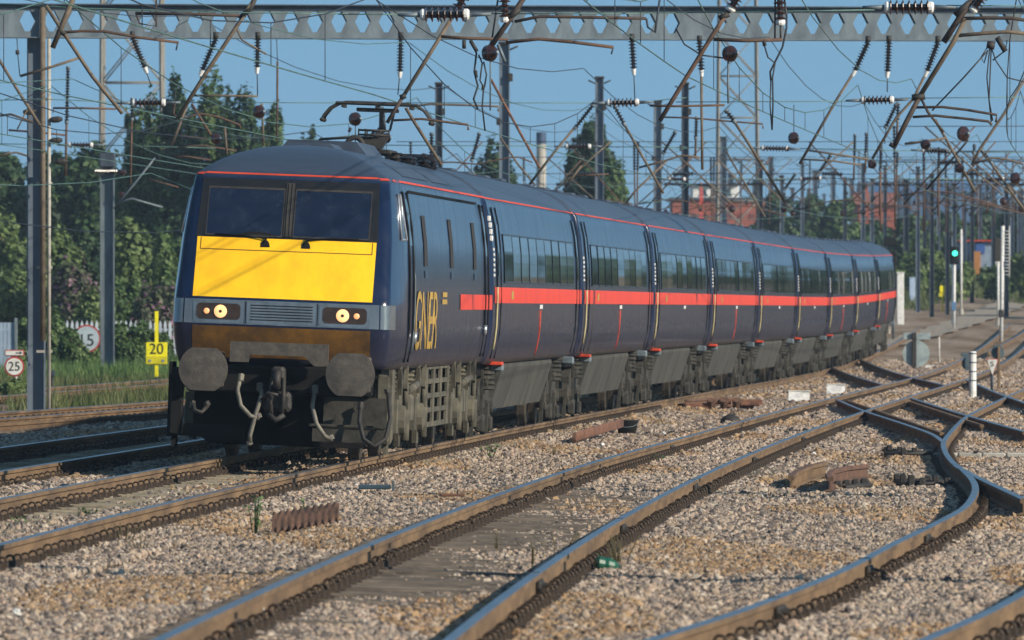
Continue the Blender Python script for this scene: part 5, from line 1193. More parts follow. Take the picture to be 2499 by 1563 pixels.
# ------------------------------------------------------------------ foliage
L_dark = leafmat('leaf_dark', (.022, .050, .022), (.044, .088, .034), (.085, .14, .054))
L_mid  = leafmat('leaf_mid', (.045, .085, .030), (.085, .145, .045), (.15, .22, .075))
L_lite = leafmat('leaf_light', (.07, .11, .036), (.13, .19, .06), (.21, .27, .10))
L_pink = leafmat('leaf_flowering', (.05, .075, .04), (.11, .13, .06), (.30, .16, .25))
L_grass = leafmat('grass_blades', (.05, .08, .022), (.10, .13, .04), (.20, .19, .08))
L_weed = leafmat('weed_blades', (.05, .10, .03), (.10, .18, .05), (.20, .28, .09))
L_dry  = leafmat('dry_stalks', (.14, .12, .06), (.22, .18, .09), (.30, .25, .14))
def leaves(name, cen, nor, size, tint, m, parent, aspect=.7):
    n = len(cen); rng = np.random.default_rng(n + 5)
    a = rng.normal(size=(n, 3)); u = np.cross(nor, a); u /= np.linalg.norm(u, axis=1)[:, None] + 1e-9; v = np.cross(nor, u); v /= np.linalg.norm(v, axis=1)[:, None] + 1e-9
    s = size[:, None]
    q = np.stack([cen - u * s, cen - v * s * aspect, cen + u * s, cen + v * s * aspect], 1).reshape(-1, 3)
    me = bpy.data.meshes.new(name); me.vertices.add(4 * n); me.vertices.foreach_set('co', q.astype(np.float32).ravel())
    me.loops.add(4 * n); me.loops.foreach_set('vertex_index', np.arange(4 * n, dtype=np.int32)); me.polygons.add(n)
    me.polygons.foreach_set('loop_start', np.arange(0, 4 * n, 4, dtype=np.int32))
    at = me.attributes.new('tint', 'FLOAT', 'FACE'); at.data.foreach_set('value', tint.astype(np.float32))
    me.materials.append(m); me.update(calc_edges=True); me.validate()
    o = bpy.data.objects.new(name, me); col.objects.link(o); o.parent = parent
    return o
def crown(lobes, n, leaf, seed, m, parent, up=0.0, lift=.35):
    rng = np.random.default_rng(seed); n = int(n * 2.3); leaf *= .70; C_, N_, T_ = [], [], []
    vol = [r[3] * r[4] * r[5] for r in lobes]; tot = sum(v ** .7 for v in vol)
    for (x, y, z, rx, ry, rz), v in zip(lobes, vol):
        k = max(30, int(n * v ** .7 / tot)); d = rng.normal(size=(k, 3)); d /= np.linalg.norm(d, axis=1)[:, None]
        # clumped shell: pull leaves towards random twig centres so that gaps open between clumps
        tw = rng.normal(size=(max(6, k // 26), 3)); tw /= np.linalg.norm(tw, axis=1)[:, None]
        pick = rng.integers(0, len(tw), k); rad = (rng.random(len(tw)) ** .45 * .42 + .62)[pick]
        p = tw[pick] * rad[:, None] + rng.normal(size=(k, 3)) * .13
        p = np.where((rng.random(k) < .18)[:, None], d * rng.random(k)[:, None] ** .4 * .9, p)
        if up: p[:, 2] += np.abs(rng.normal(size=k)) * up * .25
        C_.append(np.stack([x + p[:, 0] * rx, y + p[:, 1] * ry, z + p[:, 2] * rz], 1))
        nn = p + rng.normal(size=(k, 3)) * .6; nn[:, 2] += lift; N_.append(nn / (np.linalg.norm(nn, axis=1)[:, None] + 1e-9))
        T_.append(np.clip(rng.random(k) * .8 + (rng.random(len(tw))[pick] - .5) * .5 + .1, 0, 1))
    c = np.concatenate(C_); return leaves('crown', c, np.concatenate(N_), leaf * rng.uniform(.6, 1.3, len(c)), np.concatenate(T_), m, parent)
def tree(name, label, cat, group, px, ytop, wpx, D, m, seed, n, leaf, kind='round', base=None, zb=None):
    x = (px - CX) / F * D; zt = CAMH + (HY - ytop) / F * D; w = wpx / F * D / 2; z0 = gz(D, x) - .2 if zb is None else zb; H = zt - z0
    rng = random.Random(seed); root = empty(name); tag(root, label, cat, group); lobes = []
    if kind == 'poplar':
        for k in range(7):
            f = (k + .5) / 7; r = w * (1.15 - .85 * f ** 2.2); lobes.append((x + rng.uniform(-.15, .15) * w + .12 * H * f * f * 0, D + rng.uniform(-.2, .2) * w, z0 + H * (.12 + .86 * f * .97), r, r, H / 9))
        for k in range(9): lobes.append((x + rng.uniform(-1, 1) * w, D + rng.uniform(-.5, .5) * w, z0 + H * rng.uniform(.3, .86), w * .34, w * .34, H * .12))
    elif kind == 'round':
        for k in range(9):
            a = rng.uniform(0, 6.28); f = rng.uniform(.25, .82); q = w * rng.uniform(.3, .75) * (1 - abs(f - .5) * .7)
            lobes.append((x + math.cos(a) * q, D + math.sin(a) * q, z0 + H * f, w * rng.uniform(.38, .58), w * .5, H * rng.uniform(.14, .22)))
        lobes.append((x, D, z0 + H * .85, w * .5, w * .5, H * .14))
    else:                                                # bush
        for k in range(8):
            a = rng.uniform(0, 6.28); q = w * rng.uniform(.1, .75); f = rng.uniform(.2, .75)
            lobes.append((x + math.cos(a) * q, D + math.sin(a) * q * .7, z0 + H * f, w * rng.uniform(.35, .55), w * .45, H * rng.uniform(.2, .3)))
    crown(lobes, n, leaf, seed, m, root, up=.8 if kind == 'poplar' else .3)
    b = MB(); b.tube([(x, D, z0 - .1), (x + .1, D, z0 + H * .3), (x + rng.uniform(-.2, .2), D, z0 + H * .75)], [max(.1, w * .1), max(.08, w * .07), .03], 7)
    for k in range(4): a = rng.uniform(0, 6.28); b.tube([(x + .05, D, z0 + H * (.25 + .1 * k)), (x + math.cos(a) * w * .5, D + math.sin(a) * w * .5, z0 + H * (.45 + .1 * k))], [max(.05, w * .045), .02], 5)
    b.build('trunk' if kind != 'bush' else 'stem', M_bark, root)
    return settle(root, (x, D, z0))
gt = 'tall poplars behind the left masts'
for i, (px, yt, w_, D, lb) in enumerate(((350, 275, 130, 405, 'left poplar of the clump, lower, behind the small lattice tower'), (432, 205, 120, 400, 'poplar with the tallest tip, crossed by the tan diagonal strut'), (522, 188, 125, 402, 'feathery poplar in the middle of the clump left of the loco roof'), (606, 228, 120, 398, 'poplar right of the middle, behind the round brown insulator'), (668, 270, 90, 400, 'rightmost poplar of the clump, next to the long rusty rod'))):
    tree('poplar_tree', lb, 'tree', gt, px, yt, w_, D, L_dark if i % 2 else L_mid, 11 + i, 6500, .16, 'poplar')
gl = 'trees and shrubs on the left bank'
for i, (px, yt, w_, D, m, k, n, lf, lb) in enumerate((
    (-20, 372, 170, 420, L_dark, 'round', 5000, .24, 'dark tree at the far left edge behind the bushes'), (120, 372, 190, 425, L_dark, 'round', 5500, .24, 'dark round tree between the gantry column and the left edge'), (235, 358, 190, 418, L_dark, 'round', 5500, .24, 'dark broad tree behind the boxy-capped post'), (345, 400, 190, 410, L_dark, 'round', 5500, .24, 'dark tree below the poplars, left of the cab'), (470, 430, 200, 405, L_dark, 'round', 5000, .24, 'dark tree half hidden by the cab corner'), (760, 316, 60, 430, L_dark, 'round', 1500, .2, 'small treetop peeping over the cab roof'),
    (30, 500, 230, 372, L_lite, 'bush', 5200, .17, 'big mid green bush at the far left, above the fence'), (215, 520, 170, 365, L_dark, 'bush', 4600, .17, 'dark bush between the two left posts'), (330, 505, 190, 362, L_lite, 'bush', 5000, .17, 'sunlit green bush right of the boxy-capped post'), (420, 560, 130, 358, L_mid, 'bush', 3500, .16, 'green bush hard against the cab corner'), (110, 560, 170, 360, L_lite, 'bush', 4500, .15, 'light green bush beside the gantry column'),
    (20, 640, 190, 346, L_lite, 'bush', 4500, .14, 'light green low bush at the far left above the grey fence'), (165, 640, 160, 344, L_pink, 'bush', 4800, .13, 'pink flowering bush between the two left posts'), (300, 660, 130, 346, L_mid, 'bush', 3800, .14, 'green bush behind the boxy-capped post foot'), (375, 665, 130, 342, L_pink, 'bush', 4000, .13, 'flowering bush just left of the cab nose'), (235, 700, 120, 340, L_lite, 'bush', 3200, .13, 'low green bush at the foot of the bank behind the round sign'),
    (256, 790, 120, 303, L_lite, 'bush', 3600, .10, 'bright leafy shrub right of the big round sign in front of the fence'), (398, 812, 90, 304, L_mid, 'bush', 2600, .09, 'green shrub behind the yellow 20 board against the fence'), (40, 838, 120, 290, L_lite, 'bush', 3000, .09, 'light green shrub at the left edge behind the 25 sign'),
    (110, 762, 180, 298, L_mid, 'bush', 4200, .11, 'dark leafy shrub in front of the pale fence, under the column'), (186, 796, 96, 292, L_mid, 'bush', 3800, .10, 'shrub growing over the left half of the big round sign'), (322, 786, 150, 297, L_mid, 'bush', 4200, .10, 'shrub between the round sign and the yellow 20 board'), (30, 925, 110, 222, L_lite, 'bush', 1700, .07, 'low weedy shrub beside the siding at the left edge'))):
    tree('leafy_tree' if k == 'round' else 'leafy_bush', lb, 'tree' if k == 'round' else 'bush', gl, px, yt, w_, D, m, 40 + i, n, lf, k)
for i, (px, yt, w_, D, m, k, n, lf, lb) in enumerate(((1208, 340, 100, 450, L_dark, 'round', 3500, .19, 'round dark tree behind the tallest mast'), (1402, 330, 80, 452, L_dark, 'round', 3000, .17, 'shorter left half of the bushy poplar pair behind the second coach'), (1445, 296, 125, 450, L_dark, 'round', 5500, .18, 'taller right half of the bushy poplar pair behind the second coach'), (1495, 400, 80, 448, L_mid, 'round', 2500, .17, 'low bushy growth right of the poplar pair'))):
    tree('poplar_tree' if 'poplar pair' in lb and 'half' in lb else 'leafy_tree', lb, 'tree', 'trees behind the second coach', px, yt, w_, D, m, 90 + i, n, lf, k)
i = 0
for (px, yt, w_, D, m, n) in ((1900, 470, 130, 640, L_dark, 2600), (1985, 480, 110, 650, L_dark, 2200), (2060, 486, 110, 650, L_mid, 2200), (2140, 540, 130, 600, L_dark, 2600), (2225, 530, 130, 590, L_mid, 2600), (2310, 520, 140, 610, L_dark, 2600), (2400, 515, 130, 620, L_dark, 2600), (2480, 500, 120, 600, L_dark, 2600), (2205, 590, 100, 520, L_mid, 2600), (2265, 600, 100, 515, L_lite, 2600), (2330, 640, 90, 500, L_lite, 2000), (2440, 640, 110, 505, L_mid, 2600), (2510, 620, 100, 500, L_lite, 2400), (2620, 560, 220, 480, L_dark, 3000), (2800, 540, 260, 460, L_dark, 3000), (3050, 500, 320, 440, L_mid, 3200), (3350, 470, 380, 420, L_dark, 3200), (3700, 430, 420, 400, L_mid, 3200)):
    lb = ['dark hedge tree above the middle coaches', 'dark hedge tree above the fifth coach roof', 'green hedge tree left of the small brick house', 'dark tree above the tail coaches', 'green tree behind the amber signal', 'dark tree behind the green signal', 'dark tree above the depot building', 'dark tree at the right edge below the grey roofs', 'green bush right behind the train tail', 'light green bush between the white cabinet and the green signal', 'light green low bush by the depot building', 'green bush right of the depot', 'light green bush at the right edge', 'dark tree just past the right edge', 'dark wide tree further past the right edge', 'green wide tree well past the right edge', 'dark broad tree far past the right edge', 'green broad tree furthest past the right edge'][i]
    tree('leafy_tree' if yt < 560 else 'leafy_bush', lb, 'tree' if yt < 560 else 'bush', 'trees and bushes beyond the tracks on the right', px, yt, w_, D, m, 120 + i, n, .26 if D > 560 else .17, 'round' if yt < 560 else 'bush'); i += 1
# grass verge on the left and the bank on the right: uncountable blades
def blades(name, n, fn, m, h0, h1, w_, label, cat='grass'):
    rng = np.random.default_rng(n); C_, Hh = [], []
    pts = []
    while len(pts) < n:
        p = fn(rng)
        if p is not None: pts.append(p)
    pts = np.array(pts); k = len(pts); h = rng.uniform(h0, h1, k) * (.6 + .6 * np.abs(np.sin(pts[:, 0] * 1.3 + pts[:, 1] * .4))); a = rng.uniform(0, np.pi, k); lean = rng.normal(size=(k, 2)) * .25
    dx = np.stack([np.cos(a), np.sin(a), np.zeros(k)], 1) * w_ * rng.uniform(.6, 1.4, k)[:, None]
    top = pts + np.stack([lean[:, 0] * h, lean[:, 1] * h, h], 1)
    q = np.stack([pts - dx, pts + dx, top], 1).reshape(-1, 3)
    me = bpy.data.meshes.new(name); me.vertices.add(3 * k); me.vertices.foreach_set('co', q.astype(np.float32).ravel()); me.loops.add(3 * k); me.loops.foreach_set('vertex_index', np.arange(3 * k, dtype=np.int32)); me.polygons.add(k); me.polygons.foreach_set('loop_start', np.arange(0, 3 * k, 3, dtype=np.int32))
    at = me.attributes.new('tint', 'FLOAT', 'FACE'); at.data.foreach_set('value', np.clip(rng.random(k) * .7 + .3 * np.sin(pts[:, 0] * 2 + pts[:, 1] * .25) ** 2, 0, 1).astype(np.float32)); me.materials.append(m); me.update(calc_edges=True); me.validate()
    o = bpy.data.objects.new(name, me); col.objects.link(o); tag(o, label, cat, kind='stuff'); return o
def left_verge(rng):
    D = 205 + 140 * rng.random(); x = -(.026 + .032 * rng.random()) * D
    c = TNc(D) if D < 290 else 99
    if abs(x - TMc(D)) < 1.5 and D < 216: return None
    if x > T0c(D) - 2.6 or (x > TMc(D) - 1.4 and D < 216): return None
    if abs(abs(x - c) - .75) < .2: return None
    if abs(x - c) < 1.0 and rng.random() < .75: return None
    if abs(x - c - 1.6) < .5 and rng.random() < .6: return None
    return (x, D, gz(D, x) - .26)
blades('grass', 26000, left_verge, L_grass, .14, .42, .022, 'green and yellowing grass along the siding on the left')
blades('tall_grass', 20000, lambda rng: (lambda D: (lambda x: (x, D, gz(D, x) - .25))(-(.032 + .027 * rng.random()) * D))(272 + 46 * rng.random()), L_weed, .22, .62, .026, 'taller grass and weeds at the foot of the left fence')
def right_bank(rng):
    D = 470 + 100 * rng.random(); x = (.037 + .022 * rng.random()) * D
    if D < 500 + 18 * math.sin(x * .9): return None
    return (x, D, gz(D, x) - .28)
blades('bank_grass', 14000, right_bank, L_grass, .15, .5, .04, 'rough grass on the rising bank beyond the signals')
# single weeds and dry stalks in the ballast
def gp(px, py, up=.19):
    D = F * (CAMH + up) / (py - HY); return Vector(((px - CX) / F * D, D, -up))
def weed(px, py, h, n, m, label, spread=.10, leafy=True):
    p = gp(px, py); rng = random.Random(int(px * 7 + py)); root = empty('weed'); tag(root, label, 'weed', 'weeds growing in the ballast'); b = MB(); cs = []
    for k in range(n):
        a = rng.uniform(0, 6.28); q = spread * rng.uniform(.2, 1); t = p + Vector((math.cos(a) * q, math.sin(a) * q, h * rng.uniform(.6, 1))); s_ = p + Vector((math.cos(a) * q * .3, math.sin(a) * q * .3, -.02)); b.tube([s_, (s_ + t) / 2 + Vector((0, 0, h * .08)), t], [.005, .0045, .003], 4)
        for j in range(5): cs.append(s_ + (t - s_) * rng.uniform(.25, 1) + Vector((rng.uniform(-.03, .03), rng.uniform(-.03, .03), 0)))
    b.build('stem', L_dry if not leafy else L_mid, root)
    if leafy:
        c = np.array([tuple(v) for v in cs]); r2 = np.random.default_rng(n); nn = r2.normal(size=c.shape); nn /= np.linalg.norm(nn, axis=1)[:, None]; leaves('leaf', c, nn, np.full(len(c), .022), r2.random(len(c)), L_mid, root)
    settle(root, p)
for a in ((622, 1302, .34, 6, L_mid, 'tall spindly weed in front of the rusty corrugated sheet', .12, True), (745, 1292, .32, 3, L_mid, 'thin dark weed stem beside the corrugated sheet', .06, True), (215, 1268, .12, 9, L_mid, 'low green weed between the train rails at left', .14, True), (55, 1285, .12, 6, L_mid, 'small green weed nearest the left edge between the train rails', .1, True), (300, 1325, .2, 9, L_dry, 'brown dry tuft beside the right train rail, lower left', .2, False), (345, 1345, .16, 7, L_dry, 'dry tuft on the sleeper end at lower left', .15, False), (1195, 1118, .22, 6, L_mid, 'green weed in the ballast in front of the first coach', .2, True), (1352, 1112, .16, 7, L_dry, 'brown tuft left of the brown pipe', .15, False),
          (1212, 1352, .24, 3, L_dry, 'single pale stalk in the middle track', .05, False), (1300, 1385, .22, 4, L_dry, 'two pale stalks in the middle track near the right rail', .06, False), (1362, 1352, .24, 6, L_dry, 'cluster of pale stalks in the middle track', .22, False), (1508, 1385, .26, 14, L_dry, 'dry yellow grass tuft beside the green bottle', .22, False), (1140, 1300, .18, 5, L_dry, 'faint dry stalks beside the middle track left rail', .25, False), (1600, 1130, .14, 9, L_mid, 'green weed against the middle track left rail', .12, True), (995, 1345, .12, 8, L_mid, 'green weed clinging to the rail clips of the middle track', .16, True), (1460, 1375, .08, 10, L_mid, 'green leaves around the crushed bottle', .1, True)):
    weed(*a)

# ------------------------------------------------------------------ things beside the line, left
def disc(b, c, r, th=.02, n=28, mi=0): b.lathe(c + Vector((0, th, 0)), c, [(0, r), (1, r)], n, mi)
def sign_text(txt, c, size, parent, sx=1.0):
    M = Matrix.Translation(c) @ Matrix.Rotation(math.pi / 2, 4, 'X'); return text_obj(txt, size, M, parent, M_letter, sx)
root = empty('speed_sign'); tag(root, 'small round white speed sign with red rim reading 25 under an arrow plate', 'sign'); D = 234; s_ = D / F
c = P(35, 895, D); b = MB(); disc(b, c, 24.5 * s_, .03); b.build('rim', M_signr, root); b = MB(); disc(b, c + Vector((0, -.012, 0)), 20.5 * s_, .01); b.build('face', M_signw, root); sign_text('25', c + Vector((0, -.02, -.005)), 32 * s_, root, .95)
b = MB(); p = P(35, 862, D); b.bbox(p, (48 * s_, .03, 15 * s_), .01); b.build('arrow_plate', M_signr, root)
b = MB(); b.box(p + Vector((0, -.02, 0)), (43 * s_, .01, 10.5 * s_)); b.build('face', M_signw, root)
b = MB(); b.prism([(p.x + 3 * s_, p.z - 1.2 * s_), (p.x + 13 * s_, p.z - 1.2 * s_), (p.x + 13 * s_, p.z - 4 * s_), (p.x + 20 * s_, p.z), (p.x + 13 * s_, p.z + 4 * s_), (p.x + 13 * s_, p.z + 1.2 * s_), (p.x + 3 * s_, p.z + 1.2 * s_)], 'y', D - .03, D - .026); b.build('arrow', M_letter, root)
b = MB(); b.tube([(c.x + .03, D + .05, -.3), (c.x + .03, D + .05, p.z)], .035, 8); b.build('post', M_white, root); settle(root, (c.x, D, -.3))
root = empty('speed_board'); tag(root, 'bright yellow board reading 20 on a yellow post left of the buffers', 'sign'); D = 267; s_ = D / F
c = P(382, 863, D); b = MB(); b.bbox(c, (52 * s_, .03, 54 * s_), .01); b.build('board', M_signy, root); b = MB(); q = P(382, 880, D); b.box(q + Vector((0, -.02, 0)), (51 * s_, .012, 17 * s_)); b.box(P(382, 871, D) + Vector((0, -.022, 0)), (52 * s_, .012, 1.2 * s_)); b.build('lower_strip', mat('sign_yellow_dark', C(205, 195, 14), C(190, 180, 14)), root)
for dx in (-16, 16): b = MB(); disc(b, P(382 + dx, 881, D) + Vector((0, -.04, 0)), 3.4 * s_, .02, 12); b.build('bolt', M_chrome, root)
sign_text('20', P(382, 853, D) + Vector((0, -.025, 0)), 38 * s_, root, .95)
b = MB(); b.box((c.x, D + .05, CAMH + (HY - 840) * s_), (8.5 * s_, .06, 160 * s_)); b.build('post', M_signy, root); b = MB(); b.box((c.x, D + .052, gz(D, c.x) - .1), (8 * s_, .055, .6)); b.build('foot', M_galvd, root); settle(root, (c.x, D, -.3))
root = empty('speed_sign'); tag(root, 'large faded round sign with red rim half hidden by a shrub', 'sign'); D = 299; s_ = D / F; c = P(212, 827, D)
b = MB(); disc(b, c, 34 * s_, .03); b.build('rim', M_signr, root); b = MB(); disc(b, c + Vector((0, -.012, 0)), 30 * s_, .01); b.build('face', mat('sign_faded', C(176, 190, 198), C(150, 166, 176)), root); sign_text('15', c + Vector((-.02, -.02, -.06)), 42 * s_, root)
b = MB(); b.tube([(c.x, D + .05, -.3), (c.x, D + .05, c.z)], .04, 8); b.build('post', M_galv, root); settle(root, (c.x, D, -.3))
root = empty('ground_lamp'); tag(root, 'small dark lamp on a short post beside the siding at left', 'lamp'); D = 238; c = P(127, 912, D)
b = MB(); b.bbox(c, (.14, .14, .16), .03); b.lathe(c + Vector((.02, -.06, .03)), c + Vector((.02, -.12, .03)), [(0, .04), (1, .05)], 10); b.build('housing', M_galvd, root); b = MB(); b.tube([(c.x, D, -.26), (c.x, D, c.z)], .03, 8); b.bbox((c.x, D, -.16), (.16, .16, .12), .02); b.build('post', M_dark, root); settle(root, (c.x, D, -.26))
root = empty('palisade_fence'); tag(root, 'pale steel palisade fence along the foot of the left bank', 'fence'); b = MB(); M_pal = mat('palisade', C(186, 196, 204), C(160, 170, 180), rough=.5, scale=3)
xs = [-17.5 + .155 * k for k in range(62)]
for x in xs:
    if -16.3 < x < -15.4: continue
    b.prism([(x - .045, -.2), (x + .045, -.2), (x + .045, 1.32), (x, 1.45), (x - .045, 1.32)], 'y', 322, 322.012)
b.build('pales', M_pal, root); b = MB()
for z in (.25, 1.15): b.box((-12.8, 322.05, z), (9.4, .05, .06))
b.build('rails', M_pal, root); b = MB()
for k in range(5): b.box((-17.4 + 2.3 * k, 322.12, .5), (.08, .08, 1.7))
b.build('posts', M_galv, root); settle(root, (-13, 322, -.2))
root = empty('fence_panel'); tag(root, 'grey solid fence panel with a post at the left edge below the column', 'fence'); D = 285; b = MB(); x0 = P(-30, 0, D).x; x1 = P(36, 0, D).x
for k in range(7): b.box((x0 + (x1 - x0) * (k + .5) / 7, D, .55), ((x1 - x0) / 7 - .012, .03, 1.75))
b.build('boards', mat('fence_grey', C(150, 168, 186), C(128, 146, 164), rough=.6, scale=3), root); b = MB(); b.bbox((x1 + .03, D - .03, .6), (.09, .09, 1.9), .01); b.build('post', M_galv, root); settle(root, (x0, D, -.3))

# lattice towers
def lattice(label, px0, px1, D, H, taper, m):
    root = empty('lattice_tower'); tag(root, label, 'tower', 'lattice towers'); x0 = (px0 - CX) / F * D; x1 = (px1 - CX) / F * D; xc = (x0 + x1) / 2; hw = (x1 - x0) / 2; zb = gz(D, xc) - .5
    f = lambda z: hw * (1 + taper * (1 - z / H)); b = MB()
    for sx in (-1, 1):
        for sy in (-1, 1): b.tube([(xc + sx * f(z), D + sy * f(z), zb + z) for z in (0, H / 2, H)], .09, 4, 0, True, False)
    b.build('legs', m, root); b = MB(); n = int(H / (hw * 2.4))
    for k in range(n):
        z0, z1 = H * k / n, H * (k + 1) / n; a, c_ = f(z0), f(z1)
        for sy in (-1, 1):
            b.tube([(xc - a, D + sy * a, zb + z0), (xc + c_, D + sy * c_, zb + z1)], .035, 4); b.tube([(xc + a, D + sy * a, zb + z0), (xc - c_, D + sy * c_, zb + z1)], .035, 4); b.tube([(xc - c_, D + sy * c_, zb + z1), (xc + c_, D + sy * c_, zb + z1)], .035, 4)
        for sx in (-1, 1): b.tube([(xc + sx * a, D - a, zb + z0), (xc + sx * c_, D + c_, zb + z1)], .035, 4); b.tube([(xc + sx * a, D + a, zb + z0), (xc + sx * c_, D - c_, zb + z1)], .035, 4)
    b.build('bracing', m, root); b = MB(); b.bbox((xc, D, zb + H + .1), (hw * 2.8, hw * 2.8, .2), .02); b.build('platform', m, root); settle(root, (xc, D, zb))
M_lat = mat('weathered_lattice', C(132, 132, 126), C(108, 104, 96), rough=.8, scale=1)
lattice('pale lattice floodlight tower rising behind the poplars, upper left', 254, 392, 480, 24, .10, M_lat)
lattice('slimmer lattice tower rising behind the masts right of centre', 1759, 1841, 600, 27, .25, M_lat)

# ------------------------------------------------------------------ buildings and chimney in the distance
def block(root, name, px0, px1, yt, D, m, depth=12, zb=None):
    x0 = (px0 - CX) / F * D; x1 = (px1 - CX) / F * D; zt = CAMH + (HY - yt) / F * D; z0 = gz(D, x0) - 1 if zb is None else zb
    b = MB(); b.bbox(((x0 + x1) / 2, D + depth / 2, (zt + z0) / 2), (x1 - x0, depth, zt - z0), .05); return b.build(name, m, root), x0, x1, z0, zt
def windows(root, x0, x1, z0, z1, nx, nz, D, w_, h_, m):
    for i in range(nx):
        for k in range(nz):
            x = x0 + (x1 - x0) * (i + .5) / nx; z = z0 + (z1 - z0) * (k + .5) / nz; b = MB()
            for (cx, cz, a, c_) in ((x, z + h_ / 2, w_ + .2, .1), (x, z - h_ / 2, w_ + .3, .12), (x - w_ / 2, z, .1, h_), (x + w_ / 2, z, .1, h_)): b.box((cx, D - .03, cz), (a, .1, c_))
            fr = b.build('window', M_brick if m is M_white and w_ < .3 else M_galv, root); b = MB(); b.box((x, D - .01, z), (w_ - .1, .04, h_ - .1)); b.build('pane', M_sglass, fr)
root = empty('brick_works'); tag(root, 'long red brick works behind the masts above the third coach', 'building'); _, x0, x1, z0, zt = block(root, 'wall', 1640, 1866, 488, 800, M_brick); windows(root, x0 + .5, x1 - .5, zt - 1.7, zt - .9, 7, 1, 800, .22, .3, M_white)
b = MB(); b.bbox(((x0 + x1) / 2, 806, zt + .08), (x1 - x0 + .4, 12.6, .2), .03); b.build('parapet', M_galvd, root); settle(root, (x0, 800, z0))
root = empty('white_block'); tag(root, 'white block standing above the brick works roof', 'building'); _, x0, x1, z0, zt = block(root, 'wall', 1690, 1803, 452, 830, M_white); block(root, 'roof', 1686, 1806, 449, 829.6, M_galv, 12.8, zt - .05); windows(root, x0 + .4, x1 - .4, zt - 1.0, zt - .2, 3, 1, 830, .4, .5, M_white); settle(root, (x0, 830, z0))
root = empty('red_crane_mast'); tag(root, 'thin red lattice mast in front of the white block', 'crane'); D = 790; x = (1711 - CX) / F * D; b = MB()
for sx in (-.12, .12): b.tube([(x + sx, D, 3), (x + sx * .6, D, CAMH + (HY - 447) / F * D)], .05, 5)
b.build('legs', M_orange, root); b = MB()
for k in range(12): b.tube([(x - .12, D, 3 + k * .7), (x + .12, D, 3.7 + k * .7)], .03, 4)
b.build('bracing', M_orange, root); settle(root, (x, D, 3))
root = empty('brick_house'); tag(root, 'small distant red brick house in front of the blue shed', 'house'); _, x0, x1, z0, zt = block(root, 'wall', 2094, 2190, 500, 700, M_brick); D = 700
b = MB(); b.prism([(D - .3, zt), (D + 12.3, zt), (D + 6, zt + .9)], 'x', x0 - .2, x1 + .2); b.build('roof', mat('clay_tiles', C(150, 92, 74), C(120, 70, 58), rough=.9, scale=2), root); windows(root, x0 + .2, x1 - .2, zt - 1.3, zt - .5, 3, 1, D, .2, .28, M_white)
b = MB(); b.bbox((x0 + .6, D + 5, zt + .9), (.5, .5, 1.1), .03); b.build('chimney', M_brick, root); settle(root, (x0, D, z0))
root = empty('blue_shed'); tag(root, 'large blue-grey shed on the horizon at the right', 'building'); M_shed = mat('blue_cladding', C(72, 104, 138), C(60, 90, 124), rough=.6, scale=.4, stretch=(4, 1, .1)); _, x0, x1, z0, zt = block(root, 'wall', 2120, 2436, 470, 1000, M_shed, 30); D = 1000
b = MB(); b.prism([(D - .4, zt), (D + 30.4, zt), (D + 24, zt + 1.3), (D + 2, zt + 1.1)], 'x', x0 - .3, x1 + .3); b.build('roof', M_shed, root); b = MB()
for k in range(14): b.box((x0 + (x1 - x0) * (k + .5) / 14, D - .06, (z0 + zt) / 2), (.12, .12, zt - z0))
b.build('ribs', M_galvd, root); settle(root, (x0, D, z0))
root = empty('grey_house'); tag(root, 'row of dark grey pitched roofs at the right edge under the struts', 'house'); _, x0, x1, z0, zt = block(root, 'wall', 2395, 2560, 520, 760, M_concp, 10); D = 760
for k in range(3):
    a = x0 + (x1 - x0) * k / 3; c_ = x0 + (x1 - x0) * (k + 1) / 3; b = MB(); b.prism([(a, zt), (c_, zt), ((a + c_) / 2, zt + 1.3)], 'y', D - .3, D + 10); b.build('roof', M_galvd, root)
windows(root, x0 + .2, x1 - .2, zt - 1.4, zt - .3, 5, 1, D, .5, .6, M_white); settle(root, (x0, D, z0))
root = empty('depot_building'); tag(root, 'low blue-grey depot hut with an orange roof line and an ochre pillar', 'building'); _, x0, x1, z0, zt = block(root, 'wall', 2350, 2430, 592, 560, mat('depot_wall', C(126, 142, 160), C(104, 122, 142), rough=.7), 8); D = 560
b = MB(); b.bbox(((x0 + x1) / 2, D + 4, zt + .08), (x1 - x0 + .5, 8.6, .07), .02); b.build('roof_edge', M_orange, root); b = MB(); b.box((x0 + .95, D - .05, zt - .35), (.5, .1, .5)); b.box((x0 + .2, D - .02, zt - .3), ((x1 - x0) * .3, .06, .55)); b.build('blue_board', mat('board_blue', C(48, 86, 150), C(40, 72, 130)), root)
b = MB(); xx = (2383 - CX) / F * D; b.bbox((xx, D - .15, (z0 + zt) / 2 - .2), (.4, .3, zt - z0 - .6), .02); b.bbox((xx, D - .15, z0 + 1.0), (.9, .4, .5), .02); b.build('ochre_pillar', mat('ochre', C(170, 116, 56), C(140, 92, 44)), root); b = MB(); b.box(((2362 - CX) / F * D, D - .03, z0 + 1.9), (.5, .06, 2.0)); b.build('door', M_navy, root); settle(root, (x0, D, z0))
root = empty('chimney_stack'); tag(root, 'pale chimney with a dark blue cap behind the coach roofs', 'chimney'); D = 600; x = (1321 - CX) / F * D; r = 11.5 / F * D; b = MB(); zt = CAMH + (HY - 352) / F * D
b.lathe((x, D, 2), (x, D, zt), [(0, r * 1.1), (1, r)], 16); b.build('shaft', M_concp, root); b = MB(); b.lathe((x, D, zt), (x, D, CAMH + (HY - 323) / F * D), [(0, r * 1.06), (.95, r * 1.06), (1, r * .9)], 16); b.build('cap', mat('cap_blue', C(54, 76, 104), C(44, 62, 88)), root); settle(root, (x, D, 2))

